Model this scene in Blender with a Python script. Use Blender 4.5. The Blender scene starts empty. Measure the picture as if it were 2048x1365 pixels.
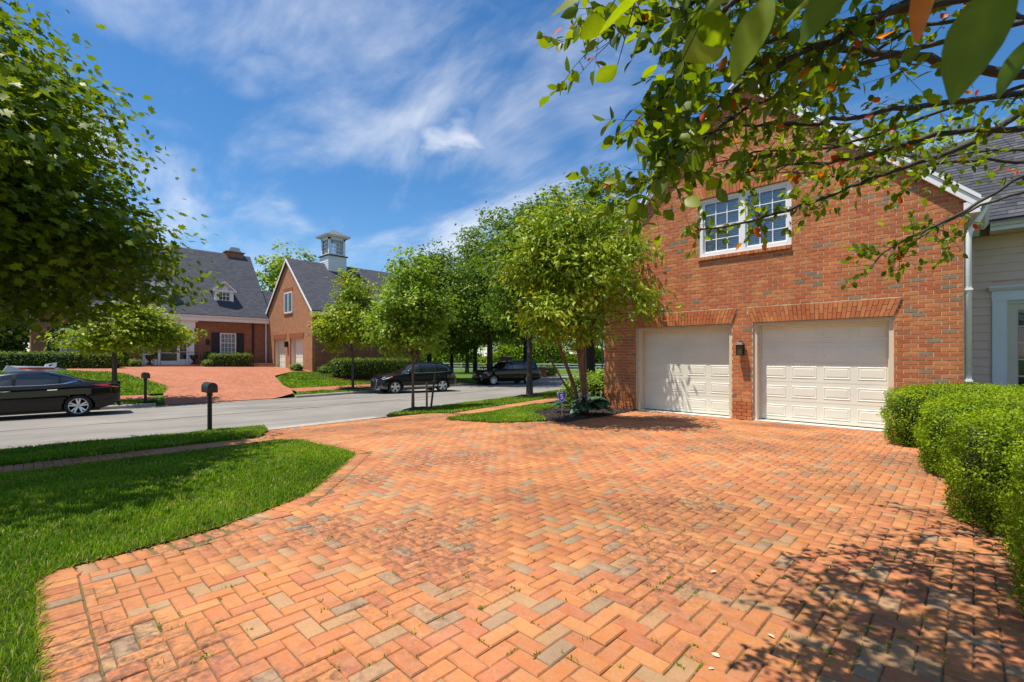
import bpy, bmesh, math, random
import numpy as np
from mathutils import Vector, Matrix, geometry

scene = bpy.context.scene
PI = math.pi
rad = math.radians

# ------------------------------------------------------------------ camera
YAW = rad(44.2)
cam_d = bpy.data.cameras.new('camera')
cam_d.lens = 16.7; cam_d.sensor_width = 36.0
cam_d.shift_y = 0.0147
cam_d.clip_start = 0.05; cam_d.clip_end = 6000
cam_d.dof.use_dof = True; cam_d.dof.focus_distance = 9.0; cam_d.dof.aperture_fstop = 9.0
cam = bpy.data.objects.new('camera', cam_d)
scene.collection.objects.link(cam)
EYE = (0.0, 0.0, 1.45)
cam.location = EYE
cam.rotation_euler = (PI/2, 0, YAW)
scene.camera = cam

# ------------------------------------------------------------------ sun and sky
SUN_FROM = Vector((-0.62, -1.0, 3.2)).normalized()
EXPOSURE = 0.6
sd = bpy.data.lights.new('sun', 'SUN'); sd.energy = 4.6; sd.angle = rad(0.53); sd.color = (1.0, 0.925, 0.79)
sun = bpy.data.objects.new('sun', sd); scene.collection.objects.link(sun)
sun.rotation_euler = SUN_FROM.to_track_quat('Z', 'Y').to_euler()
sun.location = (0, 0, 40)

world = bpy.data.worlds.new('World'); scene.world = world; world.use_nodes = True
def build_world():
    nt = world.node_tree; nt.nodes.clear()
    def n(t, **k):
        x = nt.nodes.new(t)
        for a, b in k.items(): setattr(x, a, b)
        return x
    L = nt.links.new
    sky = n('ShaderNodeTexSky', sky_type='NISHITA'); sky.sun_disc = False
    sky.sun_elevation = math.asin(SUN_FROM.z); sky.sun_rotation = math.atan2(SUN_FROM.x, SUN_FROM.y)
    sky.air_density = 1.0; sky.dust_density = 0.2; sky.ozone_density = 3.0; sky.altitude = 200
    hs = n('ShaderNodeHueSaturation'); hs.inputs['Saturation'].default_value = 1.28; hs.inputs['Value'].default_value = 1.0
    L(sky.outputs[0], hs.inputs['Color'])
    tc = n('ShaderNodeTexCoord'); sep = n('ShaderNodeSeparateXYZ'); L(tc.outputs['Generated'], sep.inputs[0])
    def m(op, a, b=None, clamp=False):
        x = n('ShaderNodeMath', operation=op); x.use_clamp = clamp
        for i, v in enumerate((a, b)):
            if v is None: continue
            if isinstance(v, (int, float)): x.inputs[i].default_value = v
            else: L(v, x.inputs[i])
        return x.outputs[0]
    zz = m('ADD', m('MAXIMUM', sep.outputs[2], 0.0), 0.22)
    u = m('DIVIDE', sep.outputs[0], zz); v = m('DIVIDE', sep.outputs[1], zz)
    cb = n('ShaderNodeCombineXYZ'); L(u, cb.inputs[0]); L(v, cb.inputs[1])
    def noise(scale, detail, rough, dist, off, rot, sc):
        mp = n('ShaderNodeMapping'); mp.inputs['Location'].default_value = off; mp.inputs['Rotation'].default_value = (0, 0, rot)
        mp.inputs['Scale'].default_value = sc
        L(cb.outputs[0], mp.inputs[0])
        x = n('ShaderNodeTexNoise'); x.inputs['Scale'].default_value = scale; x.inputs['Detail'].default_value = detail
        x.inputs['Roughness'].default_value = rough; x.inputs['Distortion'].default_value = dist
        L(mp.outputs[0], x.inputs['Vector']); return x.outputs['Fac']
    big = noise(0.8, 4, 0.5, 0.3, CLOUD_OFF1, rad(15), (1, 1, 1))
    wisp = noise(1.7, 9, 0.58, 0.35, CLOUD_OFF2, rad(20), (0.8, 1.5, 1))
    puff = noise(2.6, 6, 0.55, 0.2, (7.1, 3.3, 0), 0, (1, 1, 1))
    def ramp(v, a, b):
        x = n('ShaderNodeMapRange', interpolation_type='SMOOTHSTEP'); x.inputs['From Min'].default_value = a; x.inputs['From Max'].default_value = b
        L(v, x.inputs['Value']); return x.outputs[0]
    c = m('ADD', m('MULTIPLY', big, 0.55), m('MULTIPLY', wisp, 0.55))
    c1 = m('MULTIPLY', ramp(c, 0.515, 0.74), 0.72)
    c2 = m('MULTIPLY', m('MULTIPLY', ramp(puff, 0.50, 0.74), ramp(big, 0.46, 0.60)), 0.85)
    cl = m('MAXIMUM', c1, c2)
    mix = n('ShaderNodeMix', data_type='RGBA'); L(cl, mix.inputs['Factor'])
    L(hs.outputs[0], mix.inputs[6]); mix.inputs[7].default_value = CLOUD_COL
    bg = n('ShaderNodeBackground'); bg.inputs['Strength'].default_value = 0.10
    out = n('ShaderNodeOutputWorld')
    L(mix.outputs[2], bg.inputs['Color']); L(bg.outputs[0], out.inputs['Surface'])
CLOUD_OFF1 = (1.0, 4.0, 0); CLOUD_OFF2 = (0.4, 5.2, 0); CLOUD_COL = (6.6, 6.8, 7.2, 1)
build_world()
scene.view_settings.view_transform = 'Standard'; scene.view_settings.look = 'None'
scene.view_settings.exposure = EXPOSURE; scene.view_settings.gamma = 1.0
try: scene.view_settings.use_curve_mapping = False
except Exception: pass
scene.render.resolution_x = 1024; scene.render.resolution_y = 682

# ------------------------------------------------------------------ materials
class NT:
    def __init__(s, name):
        s.m = bpy.data.materials.new(name); s.m.use_nodes = True; s.t = s.m.node_tree; s.t.nodes.clear()
        s.out = s.n('ShaderNodeOutputMaterial'); s.b = s.n('ShaderNodeBsdfPrincipled'); s.L(s.b.outputs[0], s.out.inputs['Surface'])
        s._pos = None
    def n(s, t, **k):
        x = s.t.nodes.new(t)
        for a, b in k.items(): setattr(x, a, b)
        return x
    def L(s, a, b): s.t.links.new(a, b)
    def pos(s):
        if s._pos is None: s._pos = s.n('ShaderNodeNewGeometry').outputs['Position']
        return s._pos
    def objco(s): return s.n('ShaderNodeTexCoord').outputs['Object']
    def noise(s, scale, detail=4, rough=.55, co=None, dist=0, sc=None):
        x = s.n('ShaderNodeTexNoise'); x.inputs['Scale'].default_value = scale; x.inputs['Detail'].default_value = detail
        x.inputs['Roughness'].default_value = rough; x.inputs['Distortion'].default_value = dist
        c = co or s.pos()
        if sc:
            mp = s.n('ShaderNodeMapping'); mp.inputs['Scale'].default_value = sc; s.L(c, mp.inputs[0]); c = mp.outputs[0]
        s.L(c, x.inputs['Vector']); return x.outputs['Fac']
    def ramp(s, v, stops, interp='LINEAR'):
        x = s.n('ShaderNodeValToRGB'); e = x.color_ramp.elements; x.color_ramp.interpolation = interp
        while len(e) < len(stops): e.new(0.5)
        for i, (p, c) in enumerate(stops):
            e[i].position = p; e[i].color = (c, c, c, 1) if isinstance(c, (int, float)) else (*c, 1)
        s.L(v, x.inputs[0]); return x.outputs[0]
    def mix(s, f, a, b, blend='MIX'):
        x = s.n('ShaderNodeMix', data_type='RGBA', blend_type=blend)
        for i, v in ((0, f), (6, a), (7, b)):
            if isinstance(v, (int, float)): x.inputs[i].default_value = v if i == 0 else (v, v, v, 1)
            elif isinstance(v, tuple): x.inputs[i].default_value = (*v, 1)
            else: s.L(v, x.inputs[i])
        return x.outputs[2]
    def attr(s, name='tint'): return s.n('ShaderNodeAttribute', attribute_name=name).outputs['Fac']
    def bump(s, h, strength, dist=.01):
        x = s.n('ShaderNodeBump'); x.inputs['Strength'].default_value = strength; x.inputs['Distance'].default_value = dist
        s.L(h, x.inputs['Height']); s.L(x.outputs[0], s.b.inputs['Normal'])
    def set(s, **k):
        mp = dict(color='Base Color', rough='Roughness', metal='Metallic', spec='Specular IOR Level', coat='Coat Weight', coat_rough='Coat Roughness', trans='Transmission Weight', ior='IOR', alpha='Alpha', emit='Emission Color', emits='Emission Strength')
        for a, v in k.items():
            i = s.b.inputs[mp[a]]
            if isinstance(v, tuple): i.default_value = (*v, 1)
            elif isinstance(v, (int, float)): i.default_value = v
            else: s.L(v, i)
        return s

def M(name, col, rough=.6, metal=0., var=.15, vs=6., bump=0., bs=60., coat=0., spec=.5, tint=None):
    s = NT(name)
    c = s.ramp(s.attr(), tint) if tint else col
    if var:
        nz = s.noise(vs, 5, .6)
        g = s.ramp(nz, [(.25, 1-var*1.6), (.75, 1+var*1.0 if 1+var <= 1.0 else 1.0)])
        c = s.mix(1.0, c, g, 'MULTIPLY')
    s.set(color=c, rough=rough, metal=metal, coat=coat, spec=spec)
    if bump: s.bump(s.noise(bs, 4, .6), bump, .01)
    return s.m

def leaf_mat(name, stops, trans=.38, rough=.45, tcol=None, spec=.4):
    s = NT(name)
    c = s.ramp(s.attr(), stops)
    c = s.mix(1.0, c, s.ramp(s.noise(1.3, 3), [(.3, .72), (.7, 1.0)]), 'MULTIPLY')
    c = s.mix(1.0, c, s.ramp(s.noise(45, 4, .6), [(.3, .80), (.7, 1.0)]), 'MULTIPLY')
    s.set(color=c, rough=rough, spec=spec)
    tr = s.n('ShaderNodeBsdfTranslucent')
    g = s.mix(1.0, c, tcol or (1.5, 1.35, .45), 'MULTIPLY')
    s.L(g, tr.inputs[0])
    mx = s.n('ShaderNodeMixShader'); mx.inputs[0].default_value = trans
    s.L(s.b.outputs[0], mx.inputs[1]); s.L(tr.outputs[0], mx.inputs[2]); s.L(mx.outputs[0], s.out.inputs['Surface'])
    return s.m

def paver_mat(name='brick paver'):
    s = NT(name)
    t = s.attr()
    c = s.ramp(t, [(0, (.50, .18, .062)), (.18, (.56, .22, .070)), (.34, (.45, .145, .060)), (.48, (.59, .26, .085)), (.62, (.48, .17, .075)), (.74, (.54, .205, .062)), (.80, (.45, .26, .12)), (.90, (.39, .245, .125)), (1., (.33, .225, .135))])
    area = s.ramp(s.noise(.45, 3, .5), [(.36, 0.), (.62, .55)])
    c = s.mix(area, c, s.mix(1., c, (.97, .92, 1.06), 'MULTIPLY'))
    mot = s.ramp(s.noise(13, 6, .7, dist=.5), [(.42, 0.), (.66, .55)])
    c = s.mix(mot, c, s.mix(.55, c, (.44, .29, .20)))
    c = s.mix(1.0, c, s.ramp(s.noise(60, 5, .7), [(.3, .80), (.66, 1.0)]), 'MULTIPLY')
    st = s.ramp(s.noise(.8, 4, .55), [(.46, 0.0), (.60, 1.0)])
    fine = s.ramp(s.noise(19, 5, .7, dist=.4), [(.40, 0.0), (.62, 1.0)])
    k = s.mix(1.0, st, fine, 'MULTIPLY')
    xx = s.n('ShaderNodeMath', operation='MULTIPLY'); xx.inputs[1].default_value = .85; s.L(k, xx.inputs[0])
    c = s.mix(xx.outputs[0], c, (.105, .062, .045))
    c = s.mix(1., c, s.ramp(s.noise(.38, 6, .62), [(.34, .66), (.55, 1.)]), 'MULTIPLY')
    dust = s.ramp(s.noise(1.1, 6, .7), [(.60, 0.), (.8, .35)])
    c = s.mix(dust, c, (.55, .36, .24))
    s.set(color=c, rough=.82, spec=.3)
    s.bump(s.noise(120, 4, .65), .35, .004)
    return s.m

def wallbrick_mat(name='wall brick'):
    s = NT(name)
    c = s.ramp(s.attr(), [(0, (.50, .155, .062)), (.3, (.58, .20, .080)), (.55, (.50, .145, .062)), (.78, (.64, .26, .105)), (.9, (.60, .235, .085)), (.92, (.36, .245, .155)), (1., (.24, .185, .135))])
    streak = s.ramp(s.noise(1.0, 5, .6, sc=(2.2, 2.2, .35)), [(.35, .82), (.62, 1.)]); c = s.mix(1., c, streak, 'MULTIPLY')
    c = s.mix(1.0, c, s.ramp(s.noise(30, 5, .7), [(.3, .72), (.65, 1.0)]), 'MULTIPLY')
    s.set(color=c, rough=.85, spec=.25)
    s.bump(s.noise(140, 4, .6), .4, .004)
    return s.m

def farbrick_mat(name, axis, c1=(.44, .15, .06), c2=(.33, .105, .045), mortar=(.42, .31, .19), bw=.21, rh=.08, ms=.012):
    s = NT(name)
    sep = s.n('ShaderNodeSeparateXYZ'); s.L(s.pos(), sep.inputs[0])
    cb = s.n('ShaderNodeCombineXYZ'); s.L(sep.outputs[0 if axis == 'x' else 1], cb.inputs[0]); s.L(sep.outputs[2], cb.inputs[1])
    br = s.n('ShaderNodeTexBrick'); s.L(cb.outputs[0], br.inputs['Vector'])
    for k, v in (('Scale', 1.), ('Brick Width', bw), ('Row Height', rh), ('Mortar Size', ms), ('Mortar Smooth', .1), ('Bias', -.2)): br.inputs[k].default_value = v
    br.inputs['Color1'].default_value = (*c1, 1); br.inputs['Color2'].default_value = (*c2, 1); br.inputs['Mortar'].default_value = (*mortar, 1)
    c = s.mix(1.0, br.outputs['Color'], s.ramp(s.noise(3, 5), [(.3, .75), (.7, 1.)]), 'MULTIPLY')
    s.set(color=c, rough=.85, spec=.25)
    inv = s.n('ShaderNodeMath', operation='SUBTRACT'); inv.inputs[0].default_value = 1; s.L(br.outputs['Fac'], inv.inputs[1])
    s.bump(inv.outputs[0], .5, .006)
    return s.m

def shingle_mat(name, slope_axis, c=(.072, .078, .10)):
    # slope_axis: the horizontal axis that the roof climbs along; courses follow height
    s = NT(name)
    sep = s.n('ShaderNodeSeparateXYZ'); s.L(s.pos(), sep.inputs[0])
    cb = s.n('ShaderNodeCombineXYZ'); s.L(sep.outputs[1 if slope_axis == 'x' else 0], cb.inputs[0]); s.L(sep.outputs[2], cb.inputs[1])
    br = s.n('ShaderNodeTexBrick'); s.L(cb.outputs[0], br.inputs['Vector'])
    for k, v in (('Scale', 1.), ('Brick Width', .30), ('Row Height', .105), ('Mortar Size', .010), ('Mortar Smooth', .3), ('Bias', 0.)): br.inputs[k].default_value = v
    br.inputs['Color1'].default_value = (*c, 1); br.inputs['Color2'].default_value = (c[0]*1.45, c[1]*1.42, c[2]*1.38, 1); br.inputs['Mortar'].default_value = (c[0]*.45, c[1]*.45, c[2]*.45, 1)
    cc = s.mix(1.0, br.outputs['Color'], s.ramp(s.noise(7, 6, .7), [(.3, .7), (.7, 1.)]), 'MULTIPLY')
    s.set(color=cc, rough=.9, spec=.2)
    s.bump(br.outputs['Fac'], -.5, .01)
    return s.m

MT = {}
def setup_materials():
    MT['paver'] = paver_mat(); MT['wbrick'] = wallbrick_mat()
    MT['mortar'] = M('cream mortar', (.68, .56, .37), .9, var=.3, vs=14, bump=.3, bs=90)
    MT['joint'] = M('sandy joint', (.16, .115, .075), .95, var=.35, vs=18, bump=.5, bs=120)
    jm = NT('sandy mossy joint'); c = jm.mix(jm.ramp(jm.noise(1.6, 5, .7), [(.45, 0.), (.62, .8)]), jm.ramp(jm.noise(30, 4, .6), [(.3, (.10, .07, .045)), (.7, (.24, .17, .11))]), (.10, .13, .03)); jm.set(color=c, rough=.95, spec=.1); jm.bump(jm.noise(120, 4), .5, .006); MT['joint'] = jm.m
    MT['white'] = M('white trim paint', (.78, .78, .79), .45, var=.05, vs=3)
    MT['cream'] = M('cream door paint', (.765, .755, .655), .5, var=.07, vs=1.6)
    MT['creamframe'] = M('cream frame paint', (.66, .57, .44), .5, var=.06, vs=3)
    MT['siding'] = M('grey beige siding', (.78, .56, .46), .6, var=.08, vs=4, bump=.1, bs=50)
    MT['shingle'] = M('slate grey shingle', (.1, .1, .12), .9, var=.3, vs=30, bump=.5, bs=150, spec=.2, tint=[(0, (.06, .063, .08)), (.5, (.09, .094, .115)), (1, (.13, .132, .15))])
    MT['roofunder'] = M('roof underlay', (.06, .06, .07), .9)
    MT['roof_x'] = shingle_mat('far shingles climbing x', 'x'); MT['roof_y'] = shingle_mat('far shingles climbing y', 'y')
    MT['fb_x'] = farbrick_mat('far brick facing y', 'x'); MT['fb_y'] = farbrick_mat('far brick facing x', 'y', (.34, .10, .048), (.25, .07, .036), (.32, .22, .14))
    MT['black'] = M('black metal', (.012, .012, .013), .35, var=.1, coat=.2)
    MT['bronze'] = M('weathered bronze', (.045, .038, .03), .5, metal=.6, var=.4, vs=40)
    MT['shutter'] = M('black shutter paint', (.012, .012, .016), .5, var=.1)
    MT['brown'] = M('dark brown pipe', (.022, .013, .010), .5)
    g = NT('window glass'); g.set(color=(.015, .02, .025), rough=.04, spec=.8, coat=.3); MT['glass'] = g.m
    g = NT('bright pane glass'); g.set(color=(.10, .17, .24), rough=.05, spec=.9); MT['skyglass'] = g.m
    MT['blind'] = M('white blind slat', (.90, .93, .97), .5, var=0)
    MT['blindgap'] = M('shadowed room behind blinds', (.22, .32, .48), .6, var=0)
    MT['concrete'] = M('kerb concrete', (.42, .39, .35), .85, var=.25, vs=5, bump=.4, bs=60)
    MT['threshold'] = M('pale sill concrete', (.62, .58, .52), .8, var=.15, vs=6)
    MT['soil'] = M('turf soil', (.05, .075, .015), .95, spec=.05, var=.4, vs=9, bump=.6, bs=40)
    MT['mulch'] = M('dark bark mulch', (.035, .022, .017), .95, var=.5, vs=30, bump=1., bs=60)
    MT['mulchbit'] = M('bark chip', (.05, .03, .022), .9, var=.3, vs=20, tint=[(0, (.025, .016, .013)), (.6, (.06, .037, .028)), (1, (.13, .085, .06))])
    MT['bark'] = M('grey brown bark', (.13, .10, .075), .9, var=.45, vs=14, bump=.8, bs=35)
    MT['darkbark'] = M('dark bark', (.055, .042, .033), .9, var=.45, vs=14, bump=.8, bs=35)
    MT['redbark'] = M('smooth reddish bark', (.22, .13, .085), .8, var=.4, vs=9, bump=.5, bs=25)
    MT['twig'] = M('grey twig bark', (.075, .058, .048), .8, var=.4, vs=20, bump=.4, bs=60)
    MT['wood'] = M('weathered stake wood', (.30, .21, .12), .85, var=.3, vs=20, bump=.4, bs=60)
    MT['darkwood'] = M('dark weathered stake', (.09, .08, .07), .85, var=.3, vs=20)
    MT['steel'] = M('galvanised steel', (.5, .5, .5), .4, metal=.8)
    MT['maple'] = leaf_mat('maple leaves', [(0, (.065, .13, .008)), (.5, (.16, .26, .012)), (1, (.32, .42, .018))], spec=.25, trans=.42)
    MT['ymaple'] = leaf_mat('young maple leaves', [(0, (.14, .25, .015)), (.5, (.30, .42, .022)), (.88, (.52, .58, .03)), (1, (.52, .36, .05))], spec=.25)
    MT['ymaple2'] = leaf_mat('green young maple leaves', [(0, (.13, .26, .02)), (.5, (.27, .43, .035)), (1, (.47, .60, .08))], spec=.25)
    MT['dark'] = leaf_mat('dark street tree leaves', [(0, (.06, .13, .010)), (.5, (.13, .24, .014)), (1, (.26, .38, .022))], trans=.36, spec=.25)
    MT['bgleaf'] = leaf_mat('background tree leaves', [(0, (.13, .25, .015)), (.5, (.25, .39, .022)), (1, (.40, .52, .03))], trans=.42, spec=.2)
    MT['magnolia'] = leaf_mat('magnolia leaves', [(0, (.14, .25, .018)), (.45, (.28, .41, .025)), (.85, (.47, .56, .035)), (.95, (.58, .54, .05)), (1, (.55, .28, .05))], trans=.28, rough=.45, spec=.25)
    MT['pear'] = leaf_mat('glossy foreground leaves', [(0, (.06, .12, .008)), (.45, (.14, .24, .012)), (.88, (.27, .38, .016)), (.93, (.55, .20, .015)), (.97, (.52, .10, .015)), (1, (.38, .05, .02))], trans=.55, rough=.42, tcol=(1.9, 1.65, .35), spec=.3)
    MT['boxwood'] = leaf_mat('boxwood leaves', [(0, (.11, .22, .006)), (.5, (.25, .39, .008)), (1, (.43, .55, .015))], trans=.3, rough=.45, spec=.2)
    MT['yew'] = leaf_mat('clipped hedge leaves', [(0, (.06, .13, .01)), (.5, (.14, .24, .012)), (1, (.32, .42, .025))], trans=.25, spec=.2)
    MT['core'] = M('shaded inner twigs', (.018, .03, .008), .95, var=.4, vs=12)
    MT['hosta'] = leaf_mat('blue green hosta leaves', [(0, (.04, .12, .07)), (.5, (.07, .17, .09)), (1, (.13, .26, .10))], trans=.15, rough=.4, tcol=(1.2, 1.2, .6))
    MT['flower'] = M('pale lilac flowers', (.52, .42, .46), .7, var=.15, vs=40)
    MT['redflower'] = M('pink red bedding flowers', (.55, .09, .08), .7, var=.2, vs=30)
    MT['grass'] = leaf_mat('grass blades', [(0, (.085, .21, .006)), (.5, (.19, .36, .008)), (.9, (.36, .51, .016)), (1, (.55, .48, .17))], trans=.34, rough=.55, tcol=(1.4, 1.3, .4), spec=.15)
    MT['weed'] = leaf_mat('weed blades', [(0, (.16, .28, .02)), (1, (.40, .46, .06))], trans=.3)
    a = NT('pale worn asphalt')
    c = a.ramp(a.noise(60, 6, .7), [(.3, (.22, .205, .19)), (.7, (.32, .30, .275))])
    c = a.mix(1., c, a.ramp(a.noise(.35, 5, .6), [(.3, .72), (.7, 1.)]), 'MULTIPLY')
    c = a.mix(1., c, a.ramp(a.noise(.5, 6, .65, sc=(3., .22, 1.)), [(.38, .80), (.56, 1.)]), 'MULTIPLY')
    c = a.mix(a.ramp(a.noise(2.6, 6, .7), [(.66, 0.), (.72, .6)]), c, (.13, .125, .12))
    a.set(color=c, rough=.9, spec=.25); a.bump(a.noise(160, 3, .6), .5, .006); MT['asphalt'] = a.m
    MT['tar'] = M('tar seal', (.03, .03, .032), .6)
    s = NT('far brick paving')
    br = s.n('ShaderNodeTexBrick'); mp = s.n('ShaderNodeMapping'); mp.inputs['Rotation'].default_value = (0, 0, rad(45)); s.L(s.pos(), mp.inputs[0]); s.L(mp.outputs[0], br.inputs['Vector'])
    for k, v in (('Scale', 1.), ('Brick Width', .2), ('Row Height', .1), ('Mortar Size', .008)): br.inputs[k].default_value = v
    br.inputs['Color1'].default_value = (.50, .19, .10, 1); br.inputs['Color2'].default_value = (.38, .125, .07, 1); br.inputs['Mortar'].default_value = (.24, .14, .09, 1)
    c = s.mix(1., br.outputs['Color'], s.ramp(s.noise(.8, 6, .65), [(.3, .75), (.7, 1.)]), 'MULTIPLY')
    s.set(color=c, rough=.85, spec=.25); MT['farpave'] = s.m
    s = NT('far turf'); c = s.ramp(s.noise(3, 6, .7), [(.3, (.045, .10, .012)), (.7, (.10, .18, .02))]); s.set(color=c, rough=.9, spec=.1); s.bump(s.noise(40, 4), .6, .03); MT['turf'] = s.m
    for nm, c, me in (('carblack', (.002, .002, .003), 0.), ('carblue', (.004, .005, .009), 0.), ('carwhite', (.75, .76, .78), 0.)):
        s = NT(nm); s.set(color=c, rough=.3, metal=0., coat=1., coat_rough=.02, spec=.1); s.b.inputs['Coat IOR'].default_value = 1.4; MT[nm] = s.m
    s = NT('car glass'); s.set(color=(.008, .012, .014), rough=.02, spec=.8, coat=.6, coat_rough=.02); MT['carglass'] = s.m
    MT['plastic'] = M('dark car plastic', (.02, .02, .021), .6, var=0)
    MT['sillgrey'] = M('grey lower cladding', (.16, .16, .165), .45, var=0, metal=.3)
    MT['chrome'] = M('chrome', (.75, .76, .78), .12, metal=1., var=0)
    MT['alloy'] = M('silver alloy', (.62, .63, .65), .28, metal=.85, var=0)
    MT['darkalloy'] = M('dark alloy', (.06, .06, .065), .35, metal=.8, var=0)
    MT['tyre'] = M('tyre rubber', (.016, .016, .017), .85, var=.1)
    MT['redlamp'] = M('red lamp lens', (.45, .012, .01), .15, coat=.8, var=0)
    MT['amberlamp'] = M('amber lamp lens', (.75, .22, .04), .2, coat=.6, var=0)
    MT['lamp'] = M('clear lamp lens', (.55, .6, .68), .1, coat=.8, var=0)
    MT['redpaint'] = M('red print', (.50, .045, .04), .5, var=.05)
    MT['purple'] = M('purple sign face', (.045, .03, .28), .4, var=.05)
    MT['palepurple'] = M('pale sign print', (.55, .52, .75), .5, var=.0)
    MT['green'] = M('dark green post paint', (.012, .07, .055), .5)
    MT['paleleaf'] = M('dry pale leaf', (.62, .52, .40), .7, var=.2, vs=40)
    MT['orangeleaf'] = M('dry orange leaf', (.55, .17, .03), .6, var=.2, vs=40)
    MT['urn'] = M('black iron urn', (.012, .011, .01), .5)
setup_materials()

# ------------------------------------------------------------------ object helpers
COL = scene.collection.objects
def world_origin(p):
    o = Vector((0, 0, 0))
    while p is not None: o += p.location; p = p.parent
    return o
def link(name, me, mat=None, parent=None, kind=None, loc=None):
    o = bpy.data.objects.new(name, me); COL.link(o)
    if mat is not None and me is not None: me.materials.append(MT[mat] if isinstance(mat, str) else mat)
    if parent is not None: o.parent = parent
    if loc is not None: o.location = loc
    if kind: o['kind'] = kind
    return o
def tag(o, label, cat, group=None):
    o['label'] = label; o['category'] = cat
    if group: o['group'] = group
    return o
def thing(name, label, cat, loc=(0, 0, 0), rotz=0., group=None):
    o = bpy.data.objects.new(name, None); COL.link(o); o.empty_display_size = .2
    o.location = loc; o.rotation_euler = (0, 0, rotz)
    return tag(o, label, cat, group)
def np_mesh(name, V, loops, starts, totals, tint=None, smooth=False):
    me = bpy.data.meshes.new(name)
    V = np.asarray(V, np.float32)
    me.vertices.add(len(V)); me.vertices.foreach_set('co', V.ravel())
    loops = np.asarray(loops, np.int32); me.loops.add(len(loops)); me.loops.foreach_set('vertex_index', loops)
    me.polygons.add(len(starts)); me.polygons.foreach_set('loop_start', np.asarray(starts, np.int32)); me.polygons.foreach_set('loop_total', np.asarray(totals, np.int32))
    if smooth: me.polygons.foreach_set('use_smooth', np.ones(len(starts), bool))
    if tint is not None:
        a = me.attributes.new('tint', 'FLOAT', 'POINT'); a.data.foreach_set('value', np.asarray(tint, np.float32))
    me.update(calc_edges=True); me.validate()
    return me
class MB:
    def __init__(s): s.v = []; s.f = []; s.t = []
    def add(s, vs, fs, tint=.5):
        b = len(s.v); s.v.extend(tuple(p) for p in vs); s.f.extend(tuple(b+i for i in f) for f in fs); s.t.extend([tint]*len(vs)); return s
    def box(s, x0, x1, y0, y1, z0, z1, tint=.5):
        return s.add([(x0,y0,z0),(x1,y0,z0),(x1,y1,z0),(x0,y1,z0),(x0,y0,z1),(x1,y0,z1),(x1,y1,z1),(x0,y1,z1)],
                     [(3,2,1,0),(4,5,6,7),(0,1,5,4),(1,2,6,5),(2,3,7,6),(3,0,4,7)], tint)
    def prism(s, poly, a0, a1, axis='y', tint=.5):
        # poly: points in the plane across axis; y: (x,z), x: (y,z), z: (x,y)
        def P(p, a): return (p[0], a, p[1]) if axis == 'y' else (a, p[0], p[1]) if axis == 'x' else (p[0], p[1], a)
        n = len(poly); vs = [P(p, a0) for p in poly]+[P(p, a1) for p in poly]
        ar = sum(poly[i][0]*poly[(i+1) % n][1]-poly[(i+1) % n][0]*poly[i][1] for i in range(n))
        flip = (ar > 0) == (axis in 'xz')   # orient end caps outwards
        e0 = tuple(range(n)); e1 = tuple(range(2*n-1, n-1, -1))
        if flip: e0 = e0[::-1]; e1 = e1[::-1]
        fs = [e0, e1]
        for i in range(n):
            j = (i+1) % n; q = (i, i+n, j+n, j)
            fs.append(q[::-1] if flip else q)
        return s.add(vs, fs, tint)
    def tube(s, pts, rs, n=8, tint=.5, cap=True):
        pts = [Vector(p) for p in pts]; b = len(s.v)
        if isinstance(rs, (int, float)): rs = [rs]*len(pts)
        up = None; vs = []; fs = []
        for i, p in enumerate(pts):
            d = (pts[min(i+1, len(pts)-1)]-pts[max(i-1, 0)]).normalized()
            if up is None:
                up = d.cross(Vector((0, 0, 1)) if abs(d.z) < .9 else Vector((1, 0, 0))).normalized()
            else:
                up = up-d*up.dot(d); up = up.normalized() if up.length > 1e-6 else d.orthogonal().normalized()
            w = d.cross(up)
            for k in range(n):
                a = 2*PI*k/n; vs.append(p+(up*math.cos(a)+w*math.sin(a))*rs[i])
        m = len(pts)
        for i in range(m-1):
            for k in range(n): fs.append((i*n+k, i*n+(k+1) % n, (i+1)*n+(k+1) % n, (i+1)*n+k))
        if cap: fs.append(tuple(range(n))[::-1]); fs.append(tuple((m-1)*n+k for k in range(n)))
        return s.add(vs, fs, tint)
    def lathe(s, prof, c=(0, 0, 0), n=20, axis='z', tint=.5):
        vs = []; fs = []
        for r, z in prof:
            for k in range(n):
                a = 2*PI*k/n
                if axis == 'z': vs.append((c[0]+r*math.cos(a), c[1]+r*math.sin(a), c[2]+z))
                else: vs.append((c[0]+r*math.cos(a), c[1]+z, c[2]+r*math.sin(a)))
        for i in range(len(prof)-1):
            for k in range(n):
                q = (i*n+k, i*n+(k+1) % n, (i+1)*n+(k+1) % n, (i+1)*n+k)
                fs.append(q if axis == 'z' else q[::-1])
        return s.add(vs, fs, tint)
    def build(s, name, mat, parent=None, local=False, smooth=False, kind=None, recenter=False):
        o = Vector((0, 0, 0)) if local else (world_origin(parent) if parent else Vector((0, 0, 0)))
        me = bpy.data.meshes.new(name); me.from_pydata([(p[0]-o.x, p[1]-o.y, p[2]-o.z) for p in s.v], [], s.f)
        a = me.attributes.new('tint', 'FLOAT', 'POINT'); a.data.foreach_set('value', s.t)
        if smooth:
            for p in me.polygons: p.use_smooth = True
        me.update()
        return link(name, me, mat, parent, kind)
def smooth_by_angle(o, ang=40):
    me = o.data
    for p in me.polygons: p.use_smooth = True
    try: me.set_sharp_from_angle(angle=rad(ang))
    except Exception: pass

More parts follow.
